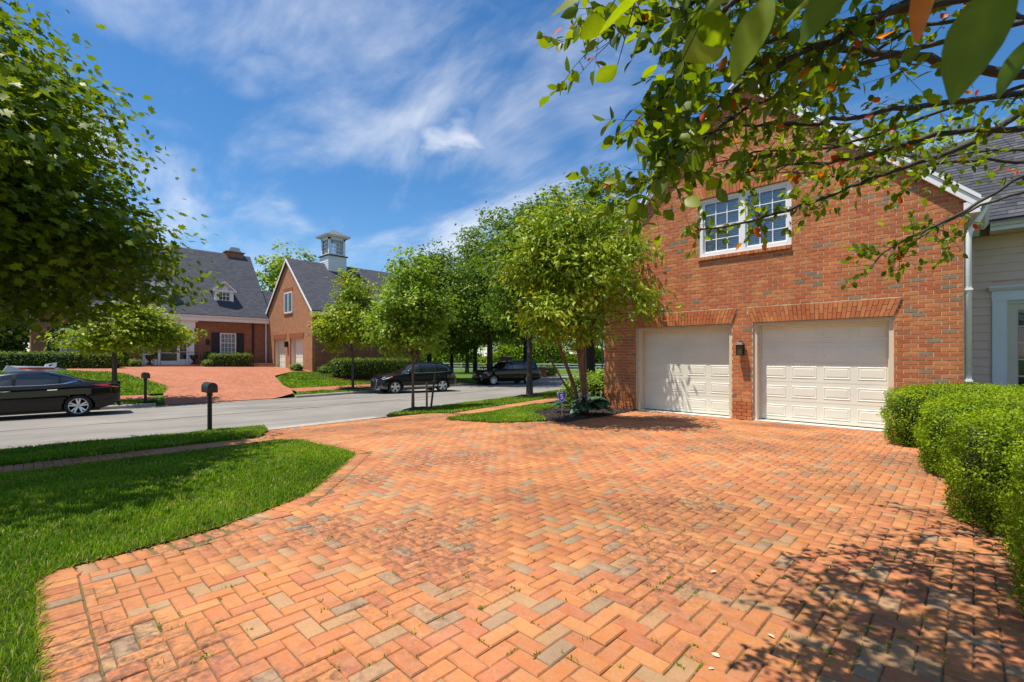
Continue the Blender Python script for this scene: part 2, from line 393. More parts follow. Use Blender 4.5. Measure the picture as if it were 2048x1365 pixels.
# ------------------------------------------------------------------ terrain
NPT = [(-60,-13.0),(-5,-13.1),(4.75,-13.4),(8,-13.8),(10,-14.4),(13,-15.2),(17,-16.2),(25,-18.7),(35,-22.2),(45,-24.5),(60,-24),(80,-20),(110,-10)]
FPT = [(-60,-22.3),(-5,-22.2),(1,-22.5),(5,-23.0),(10,-23.6),(14,-24.6),(20,-26.2),(26,-28.2),(35,-31.8),(45,-34),(60,-33.5),(80,-30),(110,-20)]
def NK(Y): return np.interp(Y, [a for a, b in NPT], [b for a, b in NPT])
def FK(Y): return np.interp(Y, [a for a, b in FPT], [b for a, b in FPT])
def ST(Y): return np.interp(Y, [-20, 0, 30, 60], [-.40, -.47, -.80, -.8])
def sst(a, b, x):
    t = np.clip((np.asarray(x, float)-a)/(b-a), 0, 1); return t*t*(3-2*t)
def HL(X, Y):
    # lot surface on both sides of the street (kerb top level at the street)
    X = np.asarray(X, float); Y = np.asarray(Y, float)
    n = NK(Y); fr = FK(Y); s = ST(Y)
    t = np.clip((X-n)/np.maximum(-6.8-n, .5), 0, 1)
    near = (s+.12)*(1-t)**1.15
    d = fr-X
    far = s+.13+(1-sst(21, 30, Y))*(1.0*sst(.8, 8.5, d)+.2*sst(8, 18, d))
    return np.where(X > n, near, np.where(X < fr, far, s))
def HS(X, Y):
    n = NK(Y); fr = FK(Y); t = np.clip((np.asarray(X)-fr)/(n-fr), 0, 1)
    return ST(Y)+.05*4*t*(1-t)
def HD(X, Y):
    # driveway: dips to the gutter where it meets the street
    d = np.asarray(X)-NK(Y)
    und = .006*np.sin(np.asarray(X)*2.1+1.)*np.sin(np.asarray(Y)*1.7)
    return HL(X, Y)-.105*(1-sst(0, 2.2, d))+und*sst(0, 1, 11.2-np.asarray(Y))
def HFD(X, Y):
    d = FK(Y)-np.asarray(X)
    return HL(X, Y)-.115*(1-sst(0, 2.0, d))
def in_poly(poly, X, Y):
    X = np.asarray(X); Y = np.asarray(Y); r = np.zeros(X.shape, bool); n = len(poly)
    for i in range(n):
        x0, y0 = poly[i]; x1, y1 = poly[(i+1) % n]
        if y0 == y1: continue
        c = ((y0 > Y) != (y1 > Y)) & (X < (x1-x0)*(Y-y0)/(y1-y0)+x0); r ^= c
    return r
def densify(poly, step):
    out = []
    for i in range(len(poly)):
        a = poly[i]; b = poly[(i+1) % len(poly)]; L = math.hypot(b[0]-a[0], b[1]-a[1]); k = max(1, int(L/step))
        out += [(a[0]+(b[0]-a[0])*j/k, a[1]+(b[1]-a[1])*j/k) for j in range(k)]
    return out
def sheet(name, poly, zf, mat, dz=0., res=.5, parent=None, kind='structure', skirt=0.):
    pts = densify(poly, res); nb = len(pts)
    xs = [p[0] for p in poly]; ys = [p[1] for p in poly]
    gx, gy = np.meshgrid(np.arange(min(xs)+res*.5, max(xs), res), np.arange(min(ys)+res*.5, max(ys), res))
    gx = gx.ravel(); gy = gy.ravel(); k = in_poly(poly, gx, gy)
    allp = [Vector(p) for p in pts]+[Vector(p) for p in zip(gx[k].tolist(), gy[k].tolist())]
    vs, es, fs, *_ = geometry.delaunay_2d_cdt(allp, [(i, (i+1) % nb) for i in range(nb)], [list(range(nb))], 1, 1e-5)
    X = np.array([v.x for v in vs]); Y = np.array([v.y for v in vs]); Z = zf(X, Y)+dz
    V = np.stack([X, Y, Z], 1).tolist(); F = [list(f) for f in fs]
    F = [f if (V[f[1]][0]-V[f[0]][0])*(V[f[2]][1]-V[f[0]][1])-(V[f[1]][1]-V[f[0]][1])*(V[f[2]][0]-V[f[0]][0]) > 0 else f[::-1] for f in F]
    if skirt:
        base = len(V); P = densify(poly, res)
        for p in P:
            z = float(zf(np.array([p[0]]), np.array([p[1]]))[0])+dz; V.append([p[0], p[1], z]); V.append([p[0], p[1], z-skirt])
        for i in range(len(P)):
            j = (i+1) % len(P); F.append([base+2*i, base+2*i+1, base+2*j+1, base+2*j])
    me = bpy.data.meshes.new(name); me.from_pydata(V, [], F); me.update()
    return link(name, me, mat, parent, kind)

def curve_pts(fn, off, y0, y1, step):
    ys = np.arange(y0, y1+1e-6, step); return [(float(fn(y))+off, float(y)) for y in ys]

# polygons of the place ------------------------------------------------------
DRIVE_EDGE = [(5.5,.05),(-4.32,.05),(-4.45,.14),(-4.5,.66),(-4.58,1.15),(-4.97,2.02),(-5.4,2.42),(-6.55,3.42),(-8.9,3.5),(-9.25,3.2)]
def near_street(y0, y1, off, step=.5):
    return curve_pts(NK, off, y0, y1, step)
DRIVE = DRIVE_EDGE+[(-10.35,3.35),(-11.6,4.0),(-13.2,4.45)]+near_street(4.7, 7.7, .06)+[(-13.4,7.95),(-11.25,8.75),(-10.2,8.55),(-9.7,7.55),(-9.3,7.35),(-7.6,7.3),(-6.8,8.2),(-6.42,9.2),(-6.45,11.55),(.45,11.55),(.5,4.2),(1.6,2.4),(5.5,2.0)]
SW0, SW1 = 3.0, 4.15
SIDEWALK_L = [(float(NK(y))+SW0, y) for y in (-14, -8, -3, 0, 3.35)]+[(float(NK(y))+SW1, y) for y in (3.2, 0, -3, -8, -14)]
SIDEWALK_R = [(float(NK(y))+SW0, float(y)) for y in np.arange(8.8, 46, 1.5)]+[(float(NK(y))+SW1, float(y)) for y in np.arange(45, 8.3, -1.5)]
LAWN_A = [(float(NK(y))+SW1+.02, float(y)) for y in np.arange(3.15, -14.1, -1.0)]+[(6, -14), (6, .02)]+[(p[0]-.02 if i > 1 else p[0], p[1]) for i, p in enumerate(DRIVE_EDGE[1:])]
LAWN_B = [(float(NK(y))+SW0-.02, float(y)) for y in np.arange(3.2, -14.1, -.8)]+[(float(NK(y))+.17, float(y)) for y in np.arange(-14, 3.9, .8)]+[(-13.15, 4.35), (-11.75, 3.95), (-10.5, 3.4)]
LAWN_C = [(-10.0,8.7),(-9.72,7.58),(-9.3,7.38),(-7.62,7.33),(-6.85,8.15),(-7.6,8.9),(-8.4,9.4),(-8.9,10.6),(-8.9,12.3)]+[(float(NK(y))+SW1+.02, float(y)) for y in (12.3, 11, 10, 9.2)]
LAWN_C2 = [(-8.9,12.32),(-7.62,12.32),(-7.62,46),(float(NK(46))+SW1+.02,46)]+[(float(NK(y))+SW1+.02, float(y)) for y in np.arange(45, 12.4, -1.5)]
LAWN_D = [(-13.3,8.0),(-11.35,8.78)]+[(float(NK(y))+SW0-.02, float(y)) for y in np.arange(9, 46, 1.5)]+[(float(NK(y))+.17, float(y)) for y in np.arange(45, 8.1, -1.2)]
BED = [(-6.42,8.3),(-6.42,11.45),(-8.88,12.28),(-8.88,10.6),(-8.38,9.42),(-7.58,8.92),(-6.83,8.17)]
FAR_DRIVE = [(float(FK(y))-.06, float(y)) for y in np.arange(3.9, 8.6, .6)]+[(-24.9,9.6),(-26.2,10.0),(-27.2,9.9),(-29.5,10.3),(-31.2,12.0),(-31.3,13.35),(-39.0,13.35),(-38.6,9.2),(-38.2,3.6),(-35.5,1.6),(-33.2,1.6),(-30.5,3.2),(-27.0,4.6),(-25.6,4.3)]
def far_walk(y0, y1): return [(float(FK(y))-1.5, float(y)) for y in np.arange(y0, y1, 1.2)]+[(float(FK(y))-2.7, float(y)) for y in np.arange(y1-.5, y0-.1, -1.2)]

def build_ground():
    xs = np.unique(np.concatenate([np.linspace(-900, -60, 12), np.arange(-58, 14, 1.0), np.linspace(16, 900, 12)]))
    ys = np.unique(np.concatenate([np.linspace(-900, -20, 12), np.arange(-18, 62, 1.0), np.linspace(66, 900, 14)]))
    X, Y = np.meshgrid(xs, ys); n = NK(Y); f = FK(Y)
    Z = HL(X, Y)-.07
    strt = (X < n+1.6) & (X > f-1.6); Z = np.where(strt, ST(Y)-.16, Z)
    Z = np.where(Y > 60, np.interp(Y, [60, 130, 900], [-.85, -.2, -.2]), Z)
    V = np.stack([X, Y, Z], -1).reshape(-1, 3); w = len(xs); h = len(ys)
    i, j = np.meshgrid(np.arange(w-1), np.arange(h-1)); b = (j*w+i).ravel()
    L = np.stack([b, b+1, b+w+1, b+w], 1); k = len(L)
    me = np_mesh('ground', V, L.ravel(), np.arange(k)*4, np.full(k, 4), smooth=True)
    link('ground', me, 'turf', kind='structure')
    sp = [(float(NK(y)), float(y)) for y in np.arange(-60, 80.1, 1.5)]+[(float(FK(y)), float(y)) for y in np.arange(80, -60.1, -1.5)]
    st = sheet('street', sp, HS, 'asphalt', res=1.2)
    # sealed cracks on the street
    rng = random.Random(5)
    def crack(name, pts, w):
        m = MB(); P = []
        for (x0, y0), (x1, y1) in zip(pts[:-1], pts[1:]):
            k = max(2, int(math.hypot(x1-x0, y1-y0)/.35))
            P += [(x0+(x1-x0)*q/k+rng.uniform(-.035, .035), y0+(y1-y0)*q/k) for q in range(k)]
        P.append(pts[-1]); vs = []; fs = []
        for i, (x, y) in enumerate(P):
            ww = w*rng.uniform(.35, 1.2)
            for sx in (-1, 1): vs.append((x+sx*ww, y, float(HS(np.array([x+sx*ww]), np.array([y]))[0])+.006))
            if i: fs.append((2*i-2, 2*i-1, 2*i+1, 2*i))
        m.add(vs, fs); o = m.build(name, 'tar', st)
    crack('crack_seal', [(float((NK(y)*.56+FK(y)*.44)), float(y)) for y in np.arange(-12, 30, 3)], .028)
    crack('crack_seal', [(-19.9, 5.2), (-18.6, 6.6), (-18.9, 9.5), (-18.2, 13)], .024)
    crack('crack_seal', [(-18.6, 6.7), (-18.0, 7.4), (-17.8, 8.2)], .024)
    crack('crack_seal', [(-21.3, 4), (-21.0, 8.5), (-21.3, 12)], .016)
    # kerbs: stone lengths with joints, left open at the driveways
    def kerb(name, fn, side, y0, y1, L=3.0):
        root = link(name, None, kind='structure'); y = y0
        while y < y1-.2:
            ye = min(y+L, y1); m = MB(); P = [q for q in np.linspace(y+.006, ye-.006, 5)]
            vs = []; fs = []
            for q in P:
                x = float(fn(q)); s = float(ST(q)); top = .125
                pr = [(0, -.12), (0, top-.03), (.03, top), (.155, top+.004), (.155, -.12)]
                for a, b in pr: vs.append((x+side*a, q, s+b))
            for i in range(len(P)-1):
                for k in range(4):
                    q = (i*5+k, i*5+k+1, (i+1)*5+k+1, (i+1)*5+k); fs.append(q if side < 0 else q[::-1])
            fs += [(0, 1, 2, 3, 4), tuple((len(P)-1)*5+k for k in range(5))[::-1]]
            m.add(vs, fs); m.build('kerb_stone', 'concrete', root); y = ye
    kerb('kerb', NK, 1, -20, 3.9); kerb('kerb', NK, 1, 8.3, 48)
    kerb('kerb', FK, -1, -20, 3.6); kerb('kerb', FK, -1, 9.2, 48)
    # pale concrete strip where the driveways meet the gutter
    for fn, side, y0, y1, zf in ((NK, -1, 4.2, 8.0, HS), (FK, 1, 3.6, 9.2, HS)):
        P = [(float(fn(y))+side*.02, y) for y in np.linspace(y0, y1, 9)]+[(float(fn(y))+side*.36, y) for y in np.linspace(y1, y0, 9)]
        sheet('gutter_strip', P, zf, 'concrete', .012, .3)
    # soil / sand beds of the paving and lawns
    sheet('mulch_bed', BED, HL, 'mulch', .015, .15, skirt=.1)
    for nm, P in (('lawn', LAWN_A), ('lawn', LAWN_B), ('lawn', LAWN_C), ('lawn', LAWN_C2), ('lawn', LAWN_D)):
        sheet(nm, P, HL, 'soil', .004, .4, skirt=.08)
    hb = [(.46, 11.5), (.5, 4.2), (1.6, 2.4), (6, 2.0), (6, 14.1), (-.1, 14.1), (-.1, 11.5)]
    sheet('mulch_bed', hb, HL, 'mulch', -.01, .6)
    # far side
    sheet('far_driveway', FAR_DRIVE, HFD, 'farpave', .02, .6)
    def strip(nm, P, mat, dz): sheet(nm, P, HL, mat, dz, .6)
    strip('far_sidewalk', far_walk(-14, 4.2), 'farpave', .012); strip('far_sidewalk', far_walk(9.9, 44), 'farpave', .012)
build_ground()

# ------------------------------------------------------------------ paving of the near driveway and walk
rngp = np.random.default_rng(11)
FWD = (-math.sin(YAW), math.cos(YAW)); RGT = (math.cos(YAW), math.sin(YAW))
def view(x, y, z):
    zc = x*FWD[0]+y*FWD[1]; xc = x*RGT[0]+y*RGT[1]
    zc = np.maximum(zc, 1e-3)
    return 1024+950*xc/zc, 712-950*(z-EYE[2])/zc, zc
PL, PW, PG, PT = .203, .1015, .0055, .06
def paver_variants(n):
    out = []
    for k in range(n):
        r = np.random.default_rng(100+k); a, b = PL/2-PG/2, PW/2-PG/2; c = .006
        m = MB(); j = lambda s: r.uniform(-s, s)
        bot = [(-a, -b, -PT), (a, -b, -PT), (a, b, -PT), (-a, b, -PT)]
        mid = [(x+j(.002), y+j(.002), -c*1.2) for x, y, z in bot]
        top = [(x-math.copysign(c, x), y-math.copysign(c, y), j(.0012)) for x, y, z in mid]
        fs = [(8, 9, 10, 11)]
        for q in range(4): t = (q+1) % 4; fs += [(q, t, 4+t, 4+q), (4+q, 4+t, 8+t, 8+q)]
        tint = paver_tint(r)
        m.add(bot+mid+top, fs, tint)
        me = bpy.data.meshes.new('paver'); me.from_pydata(m.v, [], m.f)
        at = me.attributes.new('tint', 'FLOAT', 'POINT'); at.data.foreach_set('value', m.t); me.materials.append(MT['paver'])
        out.append((me, np.array(m.v), fs, tint))
    return out
def paver_tint(r):
    return float(r.uniform(0, .74)) if r.uniform() < .89 else float(r.uniform(.76, 1.))
PV = paver_variants(40)
def grad(zf, x, y):
    e = .06
    return float((zf(x+e, y)-zf(x-e, y))/(2*e)), float((zf(x, y+e)-zf(x, y-e))/(2*e))
def pave(parent, cells, zf, n_ind):
    """cells: list of (cx, cy, angle, poly or None); poly is a cut outline in the world plane"""
    full = [c for c in cells if c[3] is None]; cut = [c for c in cells if c[3] is not None]
    cx = np.array([c[0] for c in full]); cy = np.array([c[1] for c in full]); an = np.array([c[2] for c in full])
    cz = zf(cx, cy); u, v, d = view(cx, cy, cz)
    inside = (u > -20) & (u < 2068) & (v < 1385) & (v > 700) & (cx*FWD[0]+cy*FWD[1] > .3)
    rank = np.where(inside, d, 1e9); order = np.argsort(rank); ind = set(order[:n_ind].tolist())
    e = .06
    gx = (zf(cx+e, cy)-zf(cx-e, cy))/(2*e); gy = (zf(cx, cy+e)-zf(cx, cy-e))/(2*e)
    tx = gx+rngp.normal(0, .008, len(cx)); ty = gy+rngp.normal(0, .008, len(cx)); jz = rngp.normal(0, .0016, len(cx)); ja = rngp.normal(0, .012, len(cx))
    vid = rngp.integers(0, len(PV), len(cx))
    V = []; F = []; T = []; tot = 0
    for i in range(len(cx)):
        c, s = math.cos(an[i]+ja[i]), math.sin(an[i]+ja[i])
        me, vv, fs, tint = PV[vid[i]]
        if i in ind:
            nrm = Vector((-tx[i], -ty[i], 1)).normalized(); xa = Vector((c, s, 0)); xa = (xa-nrm*xa.dot(nrm)).normalized(); ya = nrm.cross(xa)
            o = bpy.data.objects.new('paver', me); COL.link(o); o.parent = parent
            o.matrix_local = Matrix(((xa.x, ya.x, nrm.x, cx[i]), (xa.y, ya.y, nrm.y, cy[i]), (xa.z, ya.z, nrm.z, cz[i]+jz[i]), (0, 0, 0, 1)))
        else:
            dx = vv[:, 0]*c-vv[:, 1]*s; dy = vv[:, 0]*s+vv[:, 1]*c
            V.append(np.stack([cx[i]+dx, cy[i]+dy, cz[i]+jz[i]+vv[:, 2]+tx[i]*dx+ty[i]*dy], 1)); F.append(np.array([f for f in fs])+tot); T.append(np.full(len(vv), tint)); tot += len(vv)
    if V:
        F = np.concatenate(F); V = np.concatenate(V); T = np.concatenate(T)
    me = np_mesh('paver_field', V, F.ravel(), np.arange(len(F))*4, np.full(len(F), 4), T)
    link('paver_field', me, 'paver', parent, 'stuff')
    if cut:
        m = MB()
        for x, y, a, poly in cut:
            P = np.array(poly); ctr = P.mean(0); P = ctr+(P-ctr)*(1-PG/ np.maximum(np.abs(P-ctr).max(), .03)*.5)
            z = zf(P[:, 0], P[:, 1])+rngp.normal(0, .0015); Q = ctr+(P-ctr)*.94; n = len(P)
            vs = [(p[0], p[1], zz-PT) for p, zz in zip(P, z)]+[(p[0], p[1], zz-.006) for p, zz in zip(P, z)]+[(p[0], p[1], zz) for p, zz in zip(Q, z)]
            fs = [tuple(range(2*n, 3*n))]
            for q in range(n): t = (q+1) % n; fs += [(q, t, n+t, n+q), (n+q, n+t, 2*n+t, 2*n+q)]
            m.add(vs, fs, paver_tint(rngp))
        m.build('cut_paver', 'paver', parent, kind='stuff')
def clip_half(poly, p, nrm):
    out = []; n = len(poly)
    for i in range(n):
        a = poly[i]; b = poly[(i+1) % n]
        da = (a[0]-p[0])*nrm[0]+(a[1]-p[1])*nrm[1]; db = (b[0]-p[0])*nrm[0]+(b[1]-p[1])*nrm[1]
        if da >= 0: out.append(a)
        if (da >= 0) != (db >= 0):
            t = da/(da-db); out.append((a[0]+(b[0]-a[0])*t, a[1]+(b[1]-a[1])*t))
    return out
def poly_area(p): return abs(sum(p[i][0]*p[(i+1) % len(p)][1]-p[(i+1) % len(p)][0]*p[i][1] for i in range(len(p))))/2

def build_driveway():
    root = sheet('driveway', DRIVE, HD, 'joint', -.010, .25, skirt=.05)
    segs = []
    E = DRIVE_EDGE[:-1]
    for i in range(len(E)-1):
        a = Vector(E[i]); b = Vector(E[i+1]); d = (b-a).normalized(); nr = Vector((d.y, -d.x))   # towards the paving
        segs.append((a, b, d, nr))
    cells = []; i0, i1 = int(-13.9/.1), int(1.2/.1); sc = PW
    P = np.array(DRIVE)
    cand = []
    for i in range(int(-13.9/sc), int(5.6/sc)):
        for j in range(0, int(11.6/sc)+1):
            k = (i+j) % 4
            if k == 0: cand.append(((i+1)*sc, (j+.5)*sc, 0.))
            elif k == 2: cand.append(((i+.5)*sc, (j+1)*sc, PI/2))
    cx = np.array([c[0] for c in cand]); cy = np.array([c[1] for c in cand])
    u, v, d = view(cx, cy, HD(cx, cy))
    infront = (cx*FWD[0]+cy*FWD[1] > .2)
    ok = in_poly(DRIVE, cx, cy) & (((u > -250) & (u < 2300)) | (d < 3)) & infront & ~((cx > .4) & (cy > 3.9))
    for q in np.nonzero(ok)[0]:
        x, y, a = cand[q]; dx, dy = (PL/2, PW/2) if a == 0 else (PW/2, PL/2)
        if y+dy > 11.47 and x < .5 and x > -6.5: continue
        poly = None; drop = False
        for (A, B, D, NR) in segs:
            r = Vector((x, y))-A; t = r.dot(D); L = (B-A).length; s = r.dot(NR)
            if -.25 < t < L+.25 and s < .34:
                pl = poly or [(x-dx, y-dy), (x+dx, y-dy), (x+dx, y+dy), (x-dx, y+dy)]
                if s < -.3: continue
                c = clip_half(pl, (A.x+NR.x*.205, A.y+NR.y*.205), NR)
                if len(c) < 3 or poly_area(c) < .0012: drop = True; break
                if abs(poly_area(c)-poly_area(pl)) > 1e-6: poly = c
        if not drop: cells.append((x, y, a, poly))
    # soldier border along the lawn edge
    for (A, B, D, NR) in segs:
        L = (B-A).length; n = max(1, int(L/PW)); st = L/n
        for k in range(n):
            c = A+D*(st*(k+.5))+NR*.1
            zc = c.x*FWD[0]+c.y*FWD[1]
            if zc < .2 or c.x > 2: continue
            cells.append((c.x, c.y, math.atan2(NR.y, NR.x), None))
    pave(root, cells, HD, 300)
    return root
DRIVEWAY = build_driveway()

def build_walks():
    for nm, P, y0, y1, nind in (('sidewalk', SIDEWALK_L, -3.5, 3.35, 260), ('sidewalk', SIDEWALK_R, 8.4, 30, 120)):
        root = sheet(nm, P, HL, 'joint', -.004, .4, skirt=.05)
        cells = []; r = 0
        ys = y0
        while ys < y1:
            off = (r % 2)*.5
            nb = int((SW1-SW0)/PL)
            for k in range(-1, nb+1):
                d = SW0+(k+.5+off)*PL+.03
                if d-PL/2 < SW0-.01 or d+PL/2 > SW1+.01:
                    continue
                x = float(NK(ys))+d
                if in_poly(P, np.array([x]), np.array([ys]))[0]:
                    cells.append((x, ys, 0., None))
            if r % 2 == 0:
                pass
            else:
                for d in (SW0+.055, SW1-.055):
                    x = float(NK(ys))+d; cells.append((x, ys, 0., [(x-.05, ys-.05), (x+.05, ys-.05), (x+.05, ys+.05), (x-.05, ys+.05)]))
            ys += PW; r += 1
        pave(root, cells, lambda a, b: HL(a, b)+.006, nind)
build_walks()

# ------------------------------------------------------------------ the brick house with the two garage doors
GX0, GX1, GY, GZE, GAP = -7.52, -.13, 11.48, 4.26, 7.70     # front wall left/right, plane, eave height, apex
GXM = (GX0+GX1)/2
RS = (GAP-GZE)/(GXM-GX0)                                     # roof slope
rb = np.random.default_rng(3)
HOUSE = thing('brick_house', 'red brick house with two cream garage doors and a gable window, right of the driveway', 'house', (GX0, GY, 0))
DOORS = [(-6.51, -4.04), (-3.58, -1.09)]
DTOP, ARCH, FLARE = 2.207, .345, .125
WIN = (-4.815, -2.81, 3.85, 5.24)

def outline(z):
    if z <= GZE: return GX0, GX1
    k = (z-GZE)/RS; return GX0+k, GX1-k
def openings(z, arches=True):
    o = []
    for a, b in DOORS:
        if z < DTOP: o.append((a, b))
        elif z < DTOP+ARCH and arches:
            k = (z-DTOP)/ARCH*FLARE; o.append((a-k, b+k))
    if WIN[2]-(.085 if arches else 0) < z < WIN[3]: o.append((WIN[0], WIN[1]))
    elif arches and WIN[3] <= z < WIN[3]+.25:
        k = (z-WIN[3])/.25*.09; o.append((WIN[0]-k, WIN[1]+k))
    return o

def brick_mesh(L, Hh, D, tint, r):
    j = lambda s: r.uniform(-s, s); c = .003
    b = [(0, D, 0), (L, D, 0), (L, D, Hh), (0, D, Hh)]
    m = [(0, c, 0), (L, c, 0), (L, c, Hh), (0, c, Hh)]
    f = [(c+j(.001), j(.0015), c), (L-c+j(.001), j(.0015), c), (L-c, j(.0015), Hh-c), (c, j(.0015), Hh-c)]
    fs = [(8, 9, 10, 11)]
    for q in range(4): t = (q+1) % 4; fs += [(q, t, 4+t, 4+q), (4+q, 4+t, 8+t, 8+q)]
    return b+m+f, fs, tint
def wtint(r, x=0., z=0.):
    p = .04+(.06 if (x > -1.0 and z < 3.5) else 0)
    return float(r.uniform(.93, 1.)) if r.uniform() < p else float(r.uniform(0, .89))

def build_house():
    # backing wall in mortar, with real openings
    w = MB(); zb = sorted({0., DTOP, WIN[2], WIN[3], GZE, GAP-.02}|set(np.linspace(GZE, GAP-.02, 5).tolist()))
    for z0, z1 in zip(zb[:-1], zb[1:]):
        ops = openings((z0+z1)/2, False); xs0, xe0 = outline(z0); xs1, xe1 = outline(z1)
        cuts0 = [xs0]; cuts1 = [xs1]
        for a, b in sorted(ops): cuts0 += [a, b]; cuts1 += [a, b]
        cuts0.append(xe0); cuts1.append(xe1)
        for k in range(0, len(cuts0), 2):
            w.prism([(cuts0[k], z0), (cuts0[k+1], z0), (cuts1[k+1], z1), (cuts1[k], z1)], GY+.004, GY+.20, 'y')
    w.box(GX0, GX0+.2, GY+.2, 21, 0, GZE-.02); w.box(GX1-.2, GX1, GY+.2, 14.2, 0, GZE-.02); w.box(GX0, GX1, 20.8, 21, 0, GZE-.03)
    wall = w.build('wall', 'mortar', HOUSE)
    # bricks: running bond
    CH, JT = .0805, .012; LB = .212
    bl = []
    nc = int(GAP/CH)
    for c in range(nc):
        z0 = c*CH+.004; zm = z0+CH/2; xs, xe = outline(z0+CH)
        ops = openings(zm); segs = []; cur = xs
        for a, b in sorted(ops): segs.append((cur, a)); cur = b
        segs.append((cur, xe))
        off = (c % 2)*LB/2
        proud = .020 if c < 6 else .0
        for a, b in segs:
            k = math.floor((a-GX0-off)/LB); x = GX0+off+k*LB
            while x < b:
                p = max(x, a); q = min(x+LB, b)
                if q-p > .035:
                    bl.append((p+JT/2, z0, q-p-JT, CH-JT, proud))
                x += LB
    XC = np.array([b[0]+b[2]/2 for b in bl]); ZC = np.array([b[1] for b in bl])
    u, v, d = view(XC, np.full(len(bl), GY), ZC)
    sz = np.array([b[2] for b in bl])
    rank = d+np.where((ZC < 1.0) & (XC > -1.2), 50, 0)+np.where(sz < .15, 3., 0)+np.where(v < 0, 50, 0)
    ind = set(np.argsort(rank)[:300].tolist())
    rest = MB(); cache = {}
    for i, (x, z, L, Hh, pr) in enumerate(bl):
        t = wtint(rb, x, z); y = GY-.0030-pr+rb.normal(0, .0012)
        if i in ind:
            key = (round(L, 2), int(t*14))
            if key not in cache:
                vs, fs, _ = brick_mesh(L, Hh, .05, t, rb); me = bpy.data.meshes.new('brick'); me.from_pydata(vs, [], fs)
                a = me.attributes.new('tint', 'FLOAT', 'POINT'); a.data.foreach_set('value', [t]*len(vs)); me.materials.append(MT['wbrick']); cache[key] = me
            o = bpy.data.objects.new('brick', cache[key]); COL.link(o); o.parent = wall; o.location = (x-GX0, y-GY, z)
        else:
            vs, fs, t = brick_mesh(L, Hh, .05, t, rb); rest.add([(a+x, b+y, c+z) for a, b, c in vs], fs, t)
    rest.build('brick_field', 'wbrick', wall, kind='stuff')
    # flat arches of slanted bricks over the doors and the window
    def arch(a, b, z, h, fl, nm, split):
        root = MB(); root.prism([(a, z), (b, z), (b+fl, z+h), (a-fl, z+h)], GY-.003, GY+.05, 'y'); r = root.build(nm, 'mortar', HOUSE)
        n = int((b-a)/.074)
        for k in range(n):
            e = .0045
            f0, f1 = k/n, (k+1)/n
            def X(f, t): return (a-fl*t)+f*((b+fl*t)-(a-fl*t))
            cuts = [0, (.36 if k % 2 else .64), 1] if split else [0, 1]
            for t0, t1 in zip(cuts[:-1], cuts[1:]):
                za, zb_ = z+h*t0+e, z+h*t1-e
                m = MB(); yy = GY-.032+rb.normal(0, .001)
                m.prism([(X(f0, t0)+e, za), (X(f1, t0)-e, za), (X(f1, t1)-e, zb_), (X(f0, t1)+e, zb_)], yy, GY, 'y', wtint(rb)*.9)
                m.build('arch_brick', 'wbrick', r)
        return r
    for a, b in DOORS: arch(a, b, DTOP, ARCH, FLARE, 'door_arch', True)
    arch(WIN[0], WIN[1], WIN[3], .25, .09, 'window_arch', False)
    # window sill of header bricks
    m = MB(); m.box(WIN[0]-.0, WIN[1]+.0, GY-.03, GY+.1, WIN[2]-.082, WIN[2]-.012); sl = m.build('window_sill', 'mortar', HOUSE)
    n = 22; st = (WIN[1]-WIN[0]+.02)/n
    for k in range(n):
        m = MB(); x = WIN[0]-.01+k*st
        m.add([(x+.004, GY-.055, WIN[2]-.086), (x+st-.004, GY-.055, WIN[2]-.086), (x+st-.004, GY-.055, WIN[2]-.014), (x+.004, GY-.055, WIN[2]-.014),
               (x+.004, GY+.06, WIN[2]-.086), (x+st-.004, GY+.06, WIN[2]-.086), (x+st-.004, GY+.06, WIN[2]+.002), (x+.004, GY+.06, WIN[2]+.002)],
              [(0, 1, 2, 3), (3, 2, 6, 7), (0, 3, 7, 4), (1, 5, 6, 2), (0, 4, 5, 1)], float(rb.uniform(.5, .9)))
        m.build('sill_brick', 'wbrick', sl)
    # garage doors
    DY = GY+.275
    for a, b in DOORS:
        dm = MB(); dm.box(a+.07, b-.07, DY+.012, DY+.05, .03, DTOP-.05); door = dm.build('garage_door', 'cream', HOUSE)
        W = b-a-.14; Hd = DTOP-.08; rows, cols = 5, 4; rh = Hd/rows; pw = W/cols
        for r in range(rows):
            s = MB(); z0 = .03+r*rh+.003; z1 = .03+(r+1)*rh-.003
            s.box(a+.07, b-.07, DY, DY+.0115, z0, z1); s.build('door_section', 'cream', door)
            for c in range(cols):
                px0 = a+.07+c*pw+pw*.10; px1 = a+.07+(c+1)*pw-pw*.10; pz0 = z0+rh*.19; pz1 = z1-rh*.19
                p = MB(); e = .022
                # raised field inside a moulded groove
                o = [(px0, pz0), (px1, pz0), (px1, pz1), (px0, pz1)]
                def inset(q, k): return [(px0+k, pz0+k), (px1-k, pz0+k), (px1-k, pz1-k), (px0+k, pz1-k)]
                rings = [(o, -.0005), (inset(o, .008), -.007), (inset(o, .016), -.007), (inset(o, .026), -.001), (inset(o, .050), -.006), (inset(o, .056), -.0075)]
                vs = []; fs = []
                for ring, yy in rings: vs += [(x, DY+yy, z) for x, z in ring]
                for k in range(len(rings)-1):
                    for q in range(4): t = (q+1) % 4; fs.append((k*4+q, k*4+t, k*4+4+t, k*4+4+q))
                fs.append(tuple(range(len(vs)-4, len(vs)))); p.add(vs, fs); p.build('panel', 'cream', door)
        t = MB(); t.box(a+.07, b-.07, DY-.004, DY+.02, .008, .028); t.build('weather_strip', 'black', door)
        f = MB()
        f.box(a+.001, a+.075, GY+.055, DY+.06, 0, DTOP-.001); f.box(b-.075, b-.001, GY+.055, DY+.06, 0, DTOP-.001); f.box(a+.0755, b-.0755, GY+.055, DY+.06, DTOP-.075, DTOP-.001)
